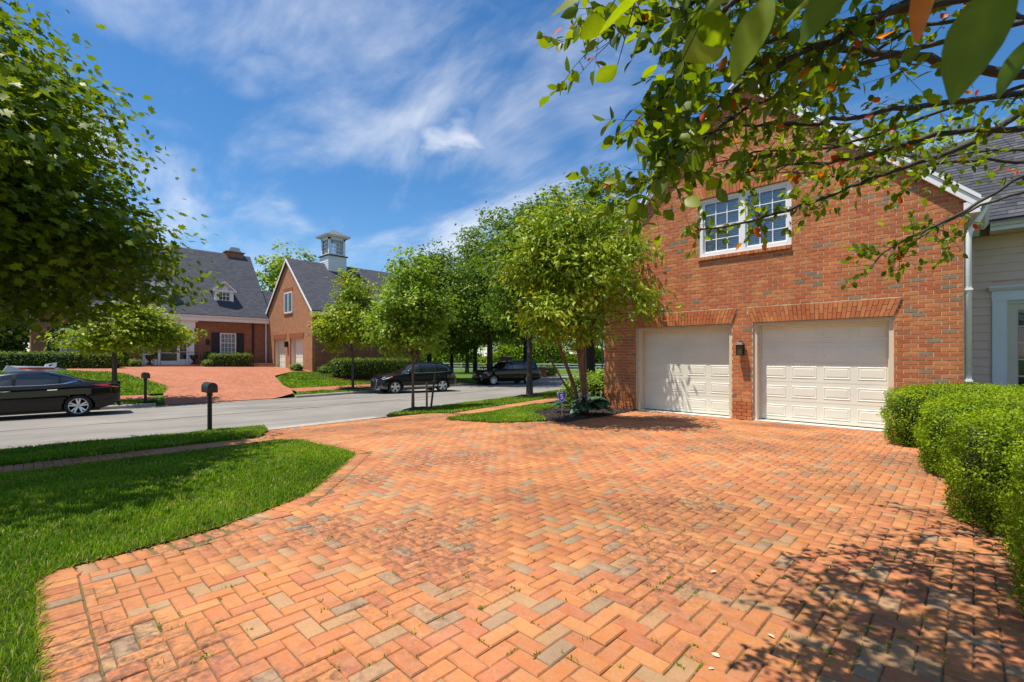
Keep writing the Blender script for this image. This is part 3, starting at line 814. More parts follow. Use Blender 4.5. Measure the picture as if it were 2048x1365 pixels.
        f.box(a+.0755, a+.105, DY-.055, DY-.012, 0, DTOP-.076); f.box(b-.105, b-.0755, DY-.055, DY-.012, 0, DTOP-.076)
        f.build('door_frame', 'creamframe', HOUSE)
        t = MB(); t.box(a+.02, b-.02, GY-.02, DY+.05, -.05, .012); t.build('threshold', 'threshold', HOUSE)
    k = MB(); k.box(-6.475, -6.45, GY+.045, GY+.056, 1.16, 1.30); k.build('keypad', 'white', HOUSE)
    # gable window: two sashes of twelve panes with blinds
    x0, x1, z0, z1 = WIN; YW = GY+.07
    f = MB()
    f.box(x0, x0+.085, YW-.035, YW+.10, z0, z1); f.box(x1-.085, x1, YW-.035, YW+.10, z0, z1)
    f.box(x0+.0855, x1-.0855, YW-.035, YW+.10, z1-.075, z1); f.box(x0+.0855, x1-.0855, YW-.04, YW+.10, z0, z0+.085)
    xm = (x0+x1)/2; f.box(xm-.055, xm+.055, YW-.033, YW+.10, z0+.0855, z1-.0755)
    wf = f.build('window', 'white', HOUSE)
    for a, b in ((x0+.0855, xm-.0555), (xm+.0555, x1-.0855)):
        zc0, zc1 = z0+.086, z1-.076; zm = (zc0+zc1)/2
        for lo, hi, yy in ((zc0, zm+.02, YW+.02), (zm-.02, zc1, YW-.004)):
            s = MB(); sw = .042
            s.box(a, a+sw, yy, yy+.03, lo, hi); s.box(b-sw, b, yy, yy+.03, lo, hi); s.box(a+sw, b-sw, yy, yy+.03, lo, lo+sw); s.box(a+sw, b-sw, yy, yy+.03, hi-sw, hi)
            for c in (1, 2): xx = a+sw+(b-a-2*sw)*c/3; s.box(xx-.010, xx+.010, yy+.003, yy+.027, lo+sw, hi-sw)
            zz = (lo+hi)/2; s.box(a+sw, b-sw, yy+.004, yy+.026, zz-.010, zz+.010)
            s.build('sash', 'white', wf)
            for c in range(3):
                for r in range(2):
                    p = MB(); pa = a+sw+(b-a-2*sw)*c/3+.008; pb = a+sw+(b-a-2*sw)*(c+1)/3-.008
                    pz0 = lo+sw+(hi-lo-2*sw)*r/2+.008; pz1 = lo+sw+(hi-lo-2*sw)*(r+1)/2-.008
                    p.box(pa, pb, yy+.012, yy+.016, pz0, pz1); p.build('pane', MT['clearglass'], wf)
        zz = zc0+.02
        while zz < zc1-.02:
            bl_ = MB(); bl_.add([(a+.01, YW+.085, zz), (b-.01, YW+.085, zz), (b-.01, YW+.098, zz+.037), (a+.01, YW+.098, zz+.037)], [(0, 1, 2, 3)])
            bl_.build('blind_slat', 'blind', wf); zz += .043
        bk = MB(); bk.box(a, b, YW+.13, YW+.14, zc0, zc1); bk.build('room_shade', 'blindgap', wf)
    # roof over the garage, white rake boards
    ov = .22; t = .07
    for nm, s in (('roof', -1), ('roof', 1)):
        xe = (GX0-ov) if s < 0 else (GX1+ov); ze = GAP+.06-RS*(abs(xe-GXM))
        r = MB(); r.prism([(GXM, GAP+.06), (xe, ze), (xe, ze+t), (GXM, GAP+.06+t)] if s > 0 else [(xe, ze), (GXM, GAP+.06), (GXM, GAP+.06+t), (xe, ze+t)], GY-.13, 21.1, 'y')
        r.build(nm, 'roof_x', HOUSE)
        b = MB(); h = .15
        b.prism([(GXM, GAP+.055), (xe, ze-.005), (xe, ze-.005-h), (GXM, GAP+.055-h)], GY-.125, GY-.045, 'y'); b.build('rake_board', 'white', HOUSE)
        b = MB(); h = .05
        b.prism([(GXM, GAP+.065+t), (xe, ze+.005+t), (xe, ze+.002), (GXM, GAP+.062)], GY-.15, GY-.131, 'y'); b.build('rake_edge', 'white', HOUSE)
    # boxed eave and gutter on the right, left eave
    ze = GAP+.06-RS*(GX1+ov-GXM)
    e = MB(); e.box(GX1+.002, GX1+ov-.01, GY-.12, 13.7, ze-.20, ze-.01); e.build('eave_box', 'white', HOUSE)
    e = MB(); e.prism([(GX1+ov+.0, ze-.10), (GX1+ov+.06, ze-.10), (GX1+ov+.12, ze-.02), (GX1+ov+.12, ze+.03), (GX1+ov, ze+.03)], GY-.13, 13.55, 'y'); e.build('gutter', 'white', HOUSE)
    e = MB(); e.box(GX0-ov+.01, GX0-.002, GY-.12, 21, ze-.20, ze-.01); e.build('eave_box', 'white', HOUSE)
    e = MB(); e.tube([(GX1+.28, GY+.05, ze-.08), (GX1+.20, GY+.05, ze-.28), (GX1+.075, GY+.05, ze-.50), (GX1+.065, GY+.05, ze-.6), (GX1+.065, GY+.05, .9)], .042, 10); d = e.build('downspout', 'white', HOUSE, smooth=True)
    for z in (1.0, 2.6):
        e = MB(); e.box(GX1+.015, GX1+.12, GY-.005, GY+.10, z, z+.03); e.build('pipe_strap', 'white', d)
    # right wing: clapboards, eave, french door, shingled roof
    WY = 14.2; WX0, WX1 = GX1+.003, 8.0
    z = 0.; r = HOUSE
    wm = MB(); wm.box(WX0, WX1, WY+.03, WY+.15, 0, 4.3); wing = wm.build('wing_wall', 'siding', HOUSE)
    ex = .178
    while z < 3.66:
        for a, b in ((WX0, .272),) if z < 2.88 else ((WX0, WX1),):
            if z+ex > 2.88 and z < 2.88 and False: pass
            m = MB(); m.add([(a, WY-.016, z), (b, WY-.016, z), (b, WY+.004, z+ex+.02), (a, WY+.004, z+ex+.02), (a, WY+.03, z), (b, WY+.03, z), (b, WY+.03, z+ex+.02), (a, WY+.03, z+ex+.02)],
                            [(0, 1, 2, 3), (1, 5, 6, 2), (4, 0, 3, 7), (5, 4, 7, 6), (4, 5, 1, 0), (3, 2, 6, 7)]); m.build('clapboard', 'siding', wing)
        z += ex
    m = MB(); m.box(WX0, WX1, WY-.03, WY+.03, 3.70, 3.98); m.build('frieze_board', 'siding', HOUSE)
    m = MB(); m.box(WX0+.36, WX1, 13.62, WY+.03, 3.985, 4.02); m.build('soffit', 'siding', HOUSE)
    m = MB(); m.box(WX0+.36, WX1, 13.585, 13.615, 3.97, 4.18); m.build('fascia', 'white', HOUSE)
    m = MB(); m.prism([(13.58, 4.05), (13.52, 4.05), (13.46, 4.12), (13.46, 4.19), (13.58, 4.19)], WX0+.36, WX1, 'x'); m.build('gutter', 'white', HOUSE)
    # french door
    m = MB(); m.box(.275, .485, WY-.045, WY+.03, 0, 2.60); m.box(2.05, 2.26, WY-.045, WY+.03, 0, 2.60); m.box(.265, 2.27, WY-.05, WY+.03, 2.60, 2.80)
    m.prism([(WY-.05, 2.80), (WY-.09, 2.81), (WY-.14, 2.87), (WY-.14, 2.90), (WY+.03, 2.90), (WY+.03, 2.80)], .22, 2.32, 'x')
    cas = m.build('door_casing', 'white', HOUSE)
    m = MB(); m.box(.486, .53, WY-.02, WY+.05, 0, 2.598); m.box(2.0, 2.049, WY-.02, WY+.05, 0, 2.598); m.box(.53, 2.0, WY-.02, WY+.05, 2.52, 2.598)
    for a, b in ((.532, 1.264), (1.266, 1.998)):
        m.box(a, a+.11, WY+.0, WY+.045, .05, 2.518); m.box(b-.11, b, WY, WY+.045, .05, 2.518); m.box(a+.11, b-.11, WY, WY+.045, .05, .36); m.box(a+.11, b-.11, WY, WY+.045, 2.40, 2.518)
        for k in range(1, 6): zz = .36+(2.40-.36)*k/6; m.box(a+.11, b-.11, WY+.005, WY+.04, zz-.012, zz+.012)
        m.box((a+b)/2-.012, (a+b)/2+.012, WY+.006, WY+.039, .36, 2.40)
    fd = m.build('french_door', 'creamframe', HOUSE)
    for a, b in ((.532, 1.264), (1.266, 1.998)):
        for k in range(6):
            for c in (0, 1):
                p = MB(); za = .36+(2.04)*k/6+.013; xa = a+.11+(b-a-.22)*c/2+.013; p.box(xa, xa+(b-a-.22)/2-.026, WY+.02, WY+.026, za, za+.34-.026); p.build('pane', 'glass', fd)
    # shingles of the wing roof
    ye, yr, ze2, zr = 13.44, 16.5, 4.16, 6.83
    m = MB(); m.prism([(ye, ze2), (yr, zr), (yr+3.1, ze2), (yr+3.1, ze2-.06), (yr, zr-.08), (ye, ze2-.06)], -3.0, WX1+.3, 'x'); rf = m.build('wing_roof', 'roofunder', HOUSE)
    L = math.hypot(yr-ye, zr-ze2); sy, sz = (yr-ye)/L, (zr-ze2)/L; ny, nz = -sz, sy
    exn = .14; n = int(L/exn); SH = []
    for c in range(n+1):
        s0 = c*exn; s1 = min(s0+exn+.03, L+.02); x = -3.0+(c*.37 % .3)
        while x < 3.4:
            wd = rb.uniform(.16, .34); SH.append((x, min(x+wd, 3.4)-.004, s0-rb.uniform(0, .006), s1, rb.uniform(0, 1))); x += wd
    def smesh(x0, x1, s0, s1, t):
        th = .012
        P = lambda x, s, h: (x, ye+sy*s+ny*h, ze2+sz*s+nz*h)
        return [P(x0, s0, .004), P(x1, s0, .004), P(x1, s1, .001), P(x0, s1, .001), P(x0, s0, .004+th), P(x1, s0, .004+th), P(x1, s1, .003), P(x0, s1, .003)], [(4, 5, 6, 7), (0, 1, 5, 4), (1, 2, 6, 5), (3, 0, 4, 7)]
    xc = np.array([(s[0]+s[1])/2 for s in SH]); ss_ = np.array([s[2] for s in SH]); u, v, d = view(xc, ye+sy*ss_, ze2+sz*ss_)
    rank = d+np.where((u < 1800) | (u > 2060), 50, 0); ind = set(np.argsort(rank)[:300].tolist()); rest = MB()
    for i, s in enumerate(SH):
        vs, fs = smesh(*s)
        if i in ind: q = MB(); q.add(vs, fs, s[4]); q.build('shingle', 'shingle', rf)
        else: rest.add(vs, fs, s[4])
    rest.build('shingle_field', 'shingle', rf, kind='stuff')
    m = MB(); m.prism([(yr-.14, zr-.10), (yr, zr+.035), (yr+.14, zr-.10), (yr, zr-.01)], -2.8, WX1+.3, 'x'); m.build('ridge_cap', 'roofunder', HOUSE)

    # wall lantern on the pier
    lx = (-4.04-3.58)/2; lz = 1.50
    q = thing('wall_lantern', 'small bronze wall lantern on the brick pier between the garage doors', 'lantern', (lx, GY-.03, lz))
    m = MB(); m.box(lx-.05, lx+.05, GY-.035, GY-.018, lz-.02, lz+.22); m.tube([(lx, GY-.03, lz+.20), (lx, GY-.08, lz+.25), (lx, GY-.115, lz+.23)], .012, 6); m.build('backplate', 'bronze', q)
    c = MB()
    for sx in (-1, 1):
        for sy_ in (0, 1):
            xx = lx+sx*.062; yy = GY-.06-sy_*.115
            c.box(xx-.008, xx+.008, yy-.008, yy+.008, lz-.02, lz+.19)
    c.box(lx-.075, lx+.075, GY-.19, GY-.045, lz-.035, lz-.0205); c.box(lx-.075, lx+.075, GY-.19, GY-.045, lz+.1905, lz+.205); c.build('cage', 'bronze', q)
    c = MB(); c.box(lx-.055, lx+.055, GY-.168, GY-.066, lz-.018, lz+.188); c.build('pane', MT['lampglass'], q)
    c = MB(); c.add([(lx-.085, GY-.20, lz+.206), (lx+.085, GY-.20, lz+.206), (lx+.085, GY-.035, lz+.206), (lx-.085, GY-.035, lz+.206), (lx-.03, GY-.145, lz+.27), (lx+.03, GY-.145, lz+.27), (lx+.03, GY-.09, lz+.27), (lx-.03, GY-.09, lz+.27)],
                   [(3, 2, 1, 0), (0, 1, 5, 4), (1, 2, 6, 5), (2, 3, 7, 6), (3, 0, 4, 7), (4, 5, 6, 7)]); c.lathe([(.028, .27), (.032, .285), (.012, .30), (.0, .302)], (lx, GY-.118, lz), 10); c.build('cap', 'bronze', q)
s = NT('thin clear pane'); s.set(color=(.6, .7, .8), rough=.02, trans=1., ior=1.02, spec=1.0)
gl = s.n('ShaderNodeBsdfGlossy'); gl.inputs['Roughness'].default_value = .02; tp = s.n('ShaderNodeBsdfTransparent'); tp.inputs[0].default_value = (.90, .94, .98, 1)
fr = s.n('ShaderNodeFresnel'); fr.inputs['IOR'].default_value = 1.6
mx = s.n('ShaderNodeMixShader'); s.L(fr.outputs[0], mx.inputs[0]); s.L(tp.outputs[0], mx.inputs[1]); s.L(gl.outputs[0], mx.inputs[2]); s.L(mx.outputs[0], s.out.inputs['Surface']); MT['clearglass'] = s.m
MT['lampglass'] = M('dusty lantern glass', (.09, .065, .04), .25, var=.3, vs=30)
build_house()

# ------------------------------------------------------------------ the house across the street
FHZ = .50
def build_far_house():
    FX = -39.6; Y0, Y1 = .3, 13.3; ZE, ZR = 4.45, 9.75; dep = 9.2
    root = thing('brick_house', 'brick house across the street with grey roof, white dormers and cupola', 'house', (FX, 7, FHZ-.2))
    b = FHZ-.4
    m = MB(); m.prism([(FX, b), (FX, ZE), (FX-dep/2, ZR-.2), (FX-dep, ZE), (FX-dep, b)], Y0, Y1, 'y'); m.build('wall', 'fb_y', root)
    # roof, two slopes with overhang
    ov = .35; sl = (ZR-ZE)/(dep/2)
    for s in (0, 1):
        xe = FX+ov if s == 0 else FX-dep-ov; ze = ZE-ov*sl+.25
        m = MB(); m.prism([(xe, ze), (FX-dep/2, ZR+.05), (FX-dep/2, ZR+.15), (xe, ze+.1)], Y0-.2, Y1+.15, 'y'); m.build('roof', 'roof_x', root)
    zg = ZE-ov*sl+.25
    m = MB(); m.box(FX+.02, FX+ov+.02, Y0-.2, Y1, zg-.34, zg-.10); m.build('cornice', 'white', root)
    m = MB(); m.prism([(FX+ov, zg-.10), (FX+ov+.10, zg-.06), (FX+ov+.13, zg+.04), (FX+ov, zg+.04)], Y0-.2, Y1-.05, 'y'); m.build('gutter', 'white', root)
    # chimney
    m = MB(); m.box(FX-dep/2-.55, FX-dep/2+.25, 11.6, 12.9, ZR-.6, ZR+.28); m.box(FX-dep/2-.62, FX-dep/2+.32, 11.53, 12.97, ZR+.281, ZR+.36); ch = m.build('chimney', 'fb_y', root)
    m = MB(); m.prism([(11.75, ZR+.36), (12.75, ZR+.36), (12.55, ZR+.72), (11.95, ZR+.72)], FX-dep/2-.5, FX-dep/2+.2, 'x'); m.build('chimney_cap', 'steel', ch)
    # windows with shutters
    def win(yc, w, h, z, shut=True, cols=4, rows=5):
        X = FX+.03
        f = MB(); f.box(FX-.02, X+.05, yc-w/2, yc-w/2+.08, z, z+h); f.box(FX-.02, X+.05, yc+w/2-.08, yc+w/2, z, z+h); f.box(FX-.02, X+.05, yc-w/2+.08, yc+w/2-.08, z+h-.08, z+h); f.box(FX-.02, X+.07, yc-w/2-.03, yc+w/2+.03, z-.06, z)
        f.box(FX-.02, X+.04, yc-w/2+.08, yc+w/2-.08, z+h*.58-.03, z+h*.58+.03)
        for k in range(1, cols): yy = yc-w/2+.08+(w-.16)*k/cols; f.box(FX, X+.03, yy-.014, yy+.014, z, z+h-.08)
        for k in range(1, rows):
            zz = z+(h-.08)*k/rows
            f.box(FX, X+.028, yc-w/2+.08, yc+w/2-.08, zz-.014, zz+.014)
        o = f.build('window', 'white', root)
        for k in range(cols):
            for q in range(rows):
                p = MB(); ya = yc-w/2+.08+(w-.16)*k/cols; za = z+(h-.08)*q/rows
                p.box(FX+.005, FX+.018, ya+.014, ya+(w-.16)/cols-.014, za+.014, za+(h-.08)/rows-.014); p.build('pane', 'panelite', o)
        if shut:
            for s in (-1, 1):
                yy = yc+s*(w/2+.28); p = MB(); p.box(FX+.003, FX+.05, yy-.26, yy+.26, z-.04, z+h+.03)
                sh = p.build('shutter', 'shutter', root)
                for zz in (z+.1, z+h*.55):
                    p = MB(); p.box(FX+.051, FX+.062, yy-.18, yy+.18, zz, zz+h*.38); p.build('shutter_panel', 'shutter', sh)
        p = MB(); n = 12; zz = z+h+.04
        for k in range(n):
            f0 = -w/2-.1+(w+.2)*k/n; sk = (k+.5-n/2)/n*.14
            p.add([(FX+.02, yc+f0+.008, zz), (FX+.02, yc+f0+(w+.2)/n-.008, zz), (FX+.02, yc+f0+(w+.2)/n-.008+sk, zz+.3), (FX+.02, yc+f0+.008+sk, zz+.3)], [(0, 1, 2, 3)])
        p.build('lintel', 'fbarch', root)
    win(10.55, 1.06, 1.72, 1.42); win(2.3, 1.55, 1.72, 1.42)
    # dormers
    for yc in (10.5, 6.75, 3.0):
        xf = FX-.75; zb = ZE+.55; w = .62; zt = zb+1.42
        d = MB(); d.box(xf-2.2, xf, yc-w, yc+w, zb-.2, zt); d.prism([(yc-w, zt), (yc+w, zt), (yc, zt+.60)], xf-2.2, xf, 'x'); o = d.build('dormer', 'white', root)
        for s in (-1, 1):
            r = MB(); r.prism([(yc, zt+.70), (yc+s*(w+.16), zt-.02), (yc+s*(w+.16), zt-.10), (yc, zt+.60)], xf-2.6, xf+.16, 'x'); r.build('dormer_roof', 'roof_y', o)
            r = MB(); r.prism([(yc, zt+.64), (yc+s*(w+.17), zt-.06), (yc+s*(w+.17), zt-.19), (yc, zt+.51)], xf+.17, xf+.23, 'x'); r.build('rake_board', 'white', o)
        r = MB(); r.box(xf+.001, xf+.13, yc-w-.08, yc+w+.08, zt-.17, zt-.03); r.build('cornice', 'white', o)
        r = MB(); r.box(xf+.002, xf+.012, yc-.36, yc+.36, zb+.08, zt-.2); r.build('glass', 'glass', o)
        r = MB()
        for k in range(4): yy = yc-.36+.24*k; r.box(xf+.0125, xf+.03, yy-.018, yy+.018, zb+.06, zt-.18)
        for k in range(5): zz = zb+.08+(zt-.28-zb)*k/4; r.box(xf+.0126, xf+.029, yc-.38, yc+.38, zz-.016, zz+.016)
        r.box(xf+.001, xf+.07, yc-.5, yc+.5, zb-.02, zb+.055); r.build('muntin', 'white', o)
        for p0 in (yc-w, yc+w-.15):
            r = MB(); r.box(xf+.001, xf+.045, p0, p0+.15, zb-.1, zt-.171); r.build('pilaster', 'white', o)
    # entry: pilasters, entablature, door with sidelights, brick stoop
    ya, yb = 5.5, 8.4; zs = FHZ+.36
    e = MB()
    for yy in (ya, yb-.34): e.box(FX+.004, FX+.16, yy, yy+.34, zs, 3.45); e.box(FX+.003, FX+.20, yy-.03, yy+.37, zs-.001, zs+.22); e.box(FX+.003, FX+.20, yy-.03, yy+.37, 3.38, 3.46)
    en = e.build('entry_surround', 'white', root)
    e = MB(); e.box(FX+.003, FX+.20, ya-.06, yb+.06, 3.461, 3.85); e.prism([(FX, 3.851), (FX+.22, 3.851), (FX+.36, 3.98), (FX+.36, 4.02), (FX, 4.02)], ya-.20, yb+.20, 'y'); e.build('entablature', 'white', en)
    e = MB(); e.box(FX+.002, FX+.05, ya+.345, yb-.345, zs, 3.46); dr = e.build('entry_frame', 'white', root)
    for y0, y1, z0 in ((ya+.45, ya+.83, zs+.35), (ya+1.0, yb-1.0, zs+.25), (yb-.83, yb-.45, zs+.35)):
        n = 4
        for k in range(n):
            p = MB(); h = (3.35-z0)/n; p.box(FX+.051, FX+.06, y0, y1, z0+h*k+.02, z0+h*(k+1)-.02); p.build('pane', 'glass', dr)
    s = MB(); s.box(FX+.003, FX+1.5, ya-.5, yb+.5, b, zs-.002); st = s.build('stoop', 'fb_y', root)
    s = MB(); s.box(FX+1.501, FX+1.95, ya+.75, yb-.75, b, zs-.18); s.build('step', 'fb_y', st)
    s = MB()
    for yy0, yy1 in ((ya-.45, ya+.75), (yb-.75, yb+.45)):
        for k in range(8): yy = yy0+(yy1-yy0)*k/7; s.tube([(FX+1.42, yy, zs), (FX+1.42, yy, zs+.85)], .012, 6)
        s.tube([(FX+1.42, yy0, zs+.86), (FX+1.42, yy1, zs+.86)], .02, 6)
    s.build('railing', 'black', root)
    # side steps in the corner and their handrail
    s = MB(); s.box(FX+.003, FX+1.6, 11.6, 13.2, b, FHZ+.40); sd_ = s.build('side_steps', 'fb_y', root); s = MB(); s.box(FX+1.601, FX+2.0, 11.75, 13.2, b, FHZ+.22); s.build('step', 'fb_y', sd_)
    s = MB(); s.tube([(FX+2.0, 11.7, FHZ+.2), (FX+2.0, 11.7, FHZ+1.05), (FX+1.2, 11.7, FHZ+1.25), (FX+.3, 11.7, FHZ+1.25)], .02, 6); s.build('handrail', 'black', root)
    for yy in (12.25, 1.35):
        s = MB(); s.box(FX+.01, FX+.10, yy-.06, yy+.06, b, ZE-.25); s.build('downspout', 'brown', root)
    s = MB(); s.box(FX+.01, FX+.10, 9.15, 9.35, 2.25, 2.65); s.build('wall_lamp', 'bronze', root)
    # garage wing --------------------------------------------------------------
    QY, QX0, QX1 = 13.3, -39.7, -31.35; QL = 8.4; ZA, ZQ = 8.35, 4.55; XM = (QX0+QX1)/2; qs = (ZA-ZQ)/(QX1-XM)
    dz = FHZ+2.2; D = [(-38.2, -35.95), (-35.1, -32.85)]
    m = MB(); zb = [b, dz, ZQ, ZA-.05]
    segs = [QX0]+[q for d in D for q in d]+[QX1]
    for k in range(0, len(segs), 2): m.box(segs[k], segs[k+1], QY, QY+.2, b, dz)
    m.prism([(QX0, dz), (QX1, dz), (QX1, ZQ), (XM, ZA), (QX0, ZQ)], QY, QY+.2, 'y'); m.build('gable_wall', 'fb_x', root)
    m = MB(); m.box(QX1-.2, QX1-.001, QY+.201, QY+QL, b, ZQ); m.box(QX0, QX0+.2, QY+.201, QY+QL, b, ZQ); m.prism([(QX0, b), (QX1, b), (QX1, ZQ), (XM, ZA), (QX0, ZQ)], QY+QL, QY+QL+.2, 'y'); m.build('side_wall', 'fb_y', root)
    for a, c in D:
        g = MB(); g.box(a+.1, c-.1, QY+.35, QY+.40, FHZ-.2, dz-.1); gd = g.build('garage_door', 'cream', root)
        for r in range(5):
            for q in range(4):
                p = MB(); x0 = a+.1+(c-a-.2)*q/4; z0 = FHZ-.02+(dz-.1-FHZ)*r/5; p.box(x0+.08, x0+(c-a-.2)/4-.08, QY+.335, QY+.3495, z0+.07, z0+.36); p.build('panel', 'cream', gd)
        g = MB(); g.box(a, a+.1, QY+.1, QY+.4, FHZ-.2, dz); g.box(c-.1, c, QY+.1, QY+.4, FHZ-.2, dz); g.box(a+.1, c-.1, QY+.1, QY+.4, dz-.1, dz); g.build('door_frame', 'creamframe', root)
        n = 22; p = MB()
        for k in range(n):
            f0 = a-.1+(c-a+.2)*k/n; f1 = a-.1+(c-a+.2)*(k+1)/n; sk0 = (k-n/2)/n*.24; sk1 = (k+1-n/2)/n*.24
            p.prism([(f0+.012, dz), (f1-.012, dz), (f1-.012+sk1, dz+.36), (f0+.012+sk0, dz+.36)], QY-.03, QY-.001, 'y')
        p.build('door_arch', 'fbarch', root)
    wz0, wz1, wx0, wx1 = 4.55, 6.05, -36.15, -34.65
    f = MB(); f.box(wx0, wx0+.08, QY-.03, QY-.001, wz0, wz1); f.box(wx1-.08, wx1, QY-.03, QY-.001, wz0, wz1); f.box(wx0+.08, wx1-.08, QY-.03, QY-.001, wz1-.08, wz1); f.box(wx0+.08, wx1-.08, QY-.03, QY-.001, wz0, wz0+.08); xm = (wx0+wx1)/2
    f.box(xm-.05, xm+.05, QY-.03, QY-.001, wz0+.08, wz1-.08); o = f.build('window', 'white', root)
    for a, c in ((wx0+.08, xm-.05), (xm+.05, wx1-.08)):
        for k in range(2):
            for q in range(4):
                p = MB(); h = (wz1-wz0-.16)/4; wd = (c-a)/2; p.box(a+wd*k+.012, a+wd*(k+1)-.012, QY-.018, QY-.002, wz0+.08+h*q+.012, wz0+.08+h*(q+1)-.012); p.build('pane', 'skyglass', o)
    p = MB(); p.box(wx0-.05, wx1+.05, QY-.07, QY-.001, wz0-.1, wz0-.005); p.build('window_sill', 'fbarch', root)
    p = MB(); n = 14
    for k in range(n):
        f0 = wx0-.05+(wx1-wx0+.1)*k/n; sk = (k+.5-n/2)/n*.2; p.prism([(f0+.01, wz1), (f0+.11, wz1), (f0+.11+sk, wz1+.3), (f0+.01+sk, wz1+.3)], QY-.025, QY-.001, 'y')
    p.build('window_arch', 'fbarch', root)
    for s in (-1, 1):
        xe = XM+s*(QX1-XM+.25); ze = ZA+.08-qs*abs(xe-XM)
        r = MB(); r.prism([(XM, ZA+.08), (xe, ze), (xe, ze+.09), (XM, ZA+.17)] if s > 0 else [(xe, ze), (XM, ZA+.08), (XM, ZA+.17), (xe, ze+.09)], QY-.12, QY+QL+.3, 'y'); r.build('roof', 'roof_x', root)
        r = MB(); r.prism([(XM, ZA+.12), (xe, ze+.04), (xe, ze-.14), (XM, ZA-.06)], QY-.16, QY-.121, 'y'); r.build('rake_board', 'white', root)
    ze = ZA+.08-qs*(QX1-XM+.25)
    r = MB(); r.box(QX1+.01, QX1+.30, QY-.1, QY+QL, ze-.2, ze+.0); r.build('cornice', 'white', root)
    r = MB(); r.tube([(QX0+.28, QY-.1, 4.4), (QX0+.10, QY-.1, 4.1), (QX0+.08, QY-.1, FHZ+.35), (QX0+.25, QY-.25, FHZ+.15)], .06, 8); r.build('downspout', 'white', root)
    r = MB(); r.box(-35.65, -35.4, QY-.2, QY-.001, 2.1, 2.5); r.build('wall_lamp', 'bronze', root)
    # link roof behind
    r = MB(); r.prism([(QX0-4.8, ZQ), (QX0-2.6, 6.85), (QX0-.4, ZQ)], Y1-.1, QY+QL-1, 'y'); r.build('link_roof', 'roof_x', root)
    r = MB(); r.prism([(QX0-.4, ZQ-.6), (-42.6, 6.9), (QX0-6, ZQ-.6)], Y1+.16, Y1+6, 'y'); r.build('link_roof', 'roof_x', root)
    # cupola -------------------------------------------------------------------
    cy = 16.7; w = .66; zb = ZA-.95
    c = MB(); c.box(XM-w-.06, XM+w+.06, cy-w-.06, cy+w+.06, zb, 9.05); cu = c.build('cupola', 'white', root)
    for k in range(9):
        q = MB(); z = zb+.2+k*.17
        if z < 8.95: q.box(XM-w-.075, XM+w+.075, cy-w-.075, cy+w+.075, z, z+.012); q.build('siding_board', 'white', cu)
    q = MB(); q.box(XM-w-.16, XM+w+.16, cy-w-.16, cy+w+.16, 9.051, 9.12); q.build('ledge', 'brown', cu)
    q = MB()
    for sx in (-1, 1):
        for sy in (-1, 1): q.box(XM+sx*w-(.16 if sx > 0 else 0), XM+sx*w+(.16 if sx < 0 else 0), cy+sy*w-(.16 if sy > 0 else 0), cy+sy*w+(.16 if sy < 0 else 0), 9.121, 10.45)
    q.box(XM-w, XM+w, cy-w, cy+w, 10.30, 10.52); q.box(XM-w+.01, XM+w-.01, cy-w+.01, cy+w-.01, 9.121, 9.25)
    for s in (-1, 1):
        for k in range(-1, 2):
            q.box(XM+k*.17-.018, XM+k*.17+.018, cy+s*(w-.06)-.015, cy+s*(w-.06)+.015, 9.25, 10.30); q.box(XM+s*(w-.06)-.0155, XM+s*(w-.06)+.0155, cy+k*.17-.018, cy+k*.17+.018, 9.25, 10.30)
        for k in range(1, 4):
            z = 9.25+1.05*k/4; q.box(XM-w+.16, XM+w-.16, cy+s*(w-.06)-.013, cy+s*(w-.06)+.013, z-.018, z+.018); q.box(XM+s*(w-.06)-.0135, XM+s*(w-.06)+.0135, cy-w+.16, cy+w-.16, z-.018, z+.018)
    q.build('lantern_frame', 'white', cu)
    for s in (-1, 1):
        q = MB(); q.box(XM-w+.161, XM+w-.161, cy+s*(w-.06)-.004, cy+s*(w-.06)+.004, 9.25, 10.30); q.build('pane', MT['clearglass'], cu)
        q = MB(); q.box(XM+s*(w-.06)-.004, XM+s*(w-.06)+.004, cy-w+.161, cy+w-.161, 9.25, 10.30); q.build('pane', MT['clearglass'], cu)
    q = MB(); q.box(XM-w-.28, XM+w+.28, cy-w-.28, cy+w+.28, 10.521, 10.62); q.build('cornice', 'white', cu)
    q = MB(); e = w+.33; q.add([(XM-e, cy-e, 10.621), (XM+e, cy-e, 10.621), (XM+e, cy+e, 10.621), (XM-e, cy+e, 10.621), (XM, cy, 11.25)], [(0, 1, 4), (1, 2, 4), (2, 3, 4), (3, 0, 4), (3, 2, 1, 0)]); q.build('cupola_roof', 'metalroof', cu)
    # urns by the door
    for k, yy in enumerate((5.75, 8.2)):
        lab = ['black iron urn at the left side of the front door across the street', 'black iron urn at the right side of the front door across the street'][k]
        t = thing('garden_urn', lab, 'urn', (FX+.95, yy, zs), group='urns on the front stoop')
        q = MB(); q.box(FX+.95-.16, FX+.95+.16, yy-.16, yy+.16, zs, zs+.10); q.lathe([(.12, .101), (.05, .2), (.06, .28), (.20, .42), (.24, .6), (.28, .66), (.22, .66), (.16, .6), (0, .58)], (FX+.95, yy, zs), 14); q.build('bowl', 'urn', t)
MT['panelite'] = M('pane with pale shutters behind', (.40, .40, .42), .15, var=.5, vs=9)
MT['fbarch'] = M('orange arch brick', (.40, .13, .06), .85, var=.3, vs=14)
MT['metalroof'] = M('grey standing metal', (.34, .36, .38), .35, metal=.6)
build_far_house()

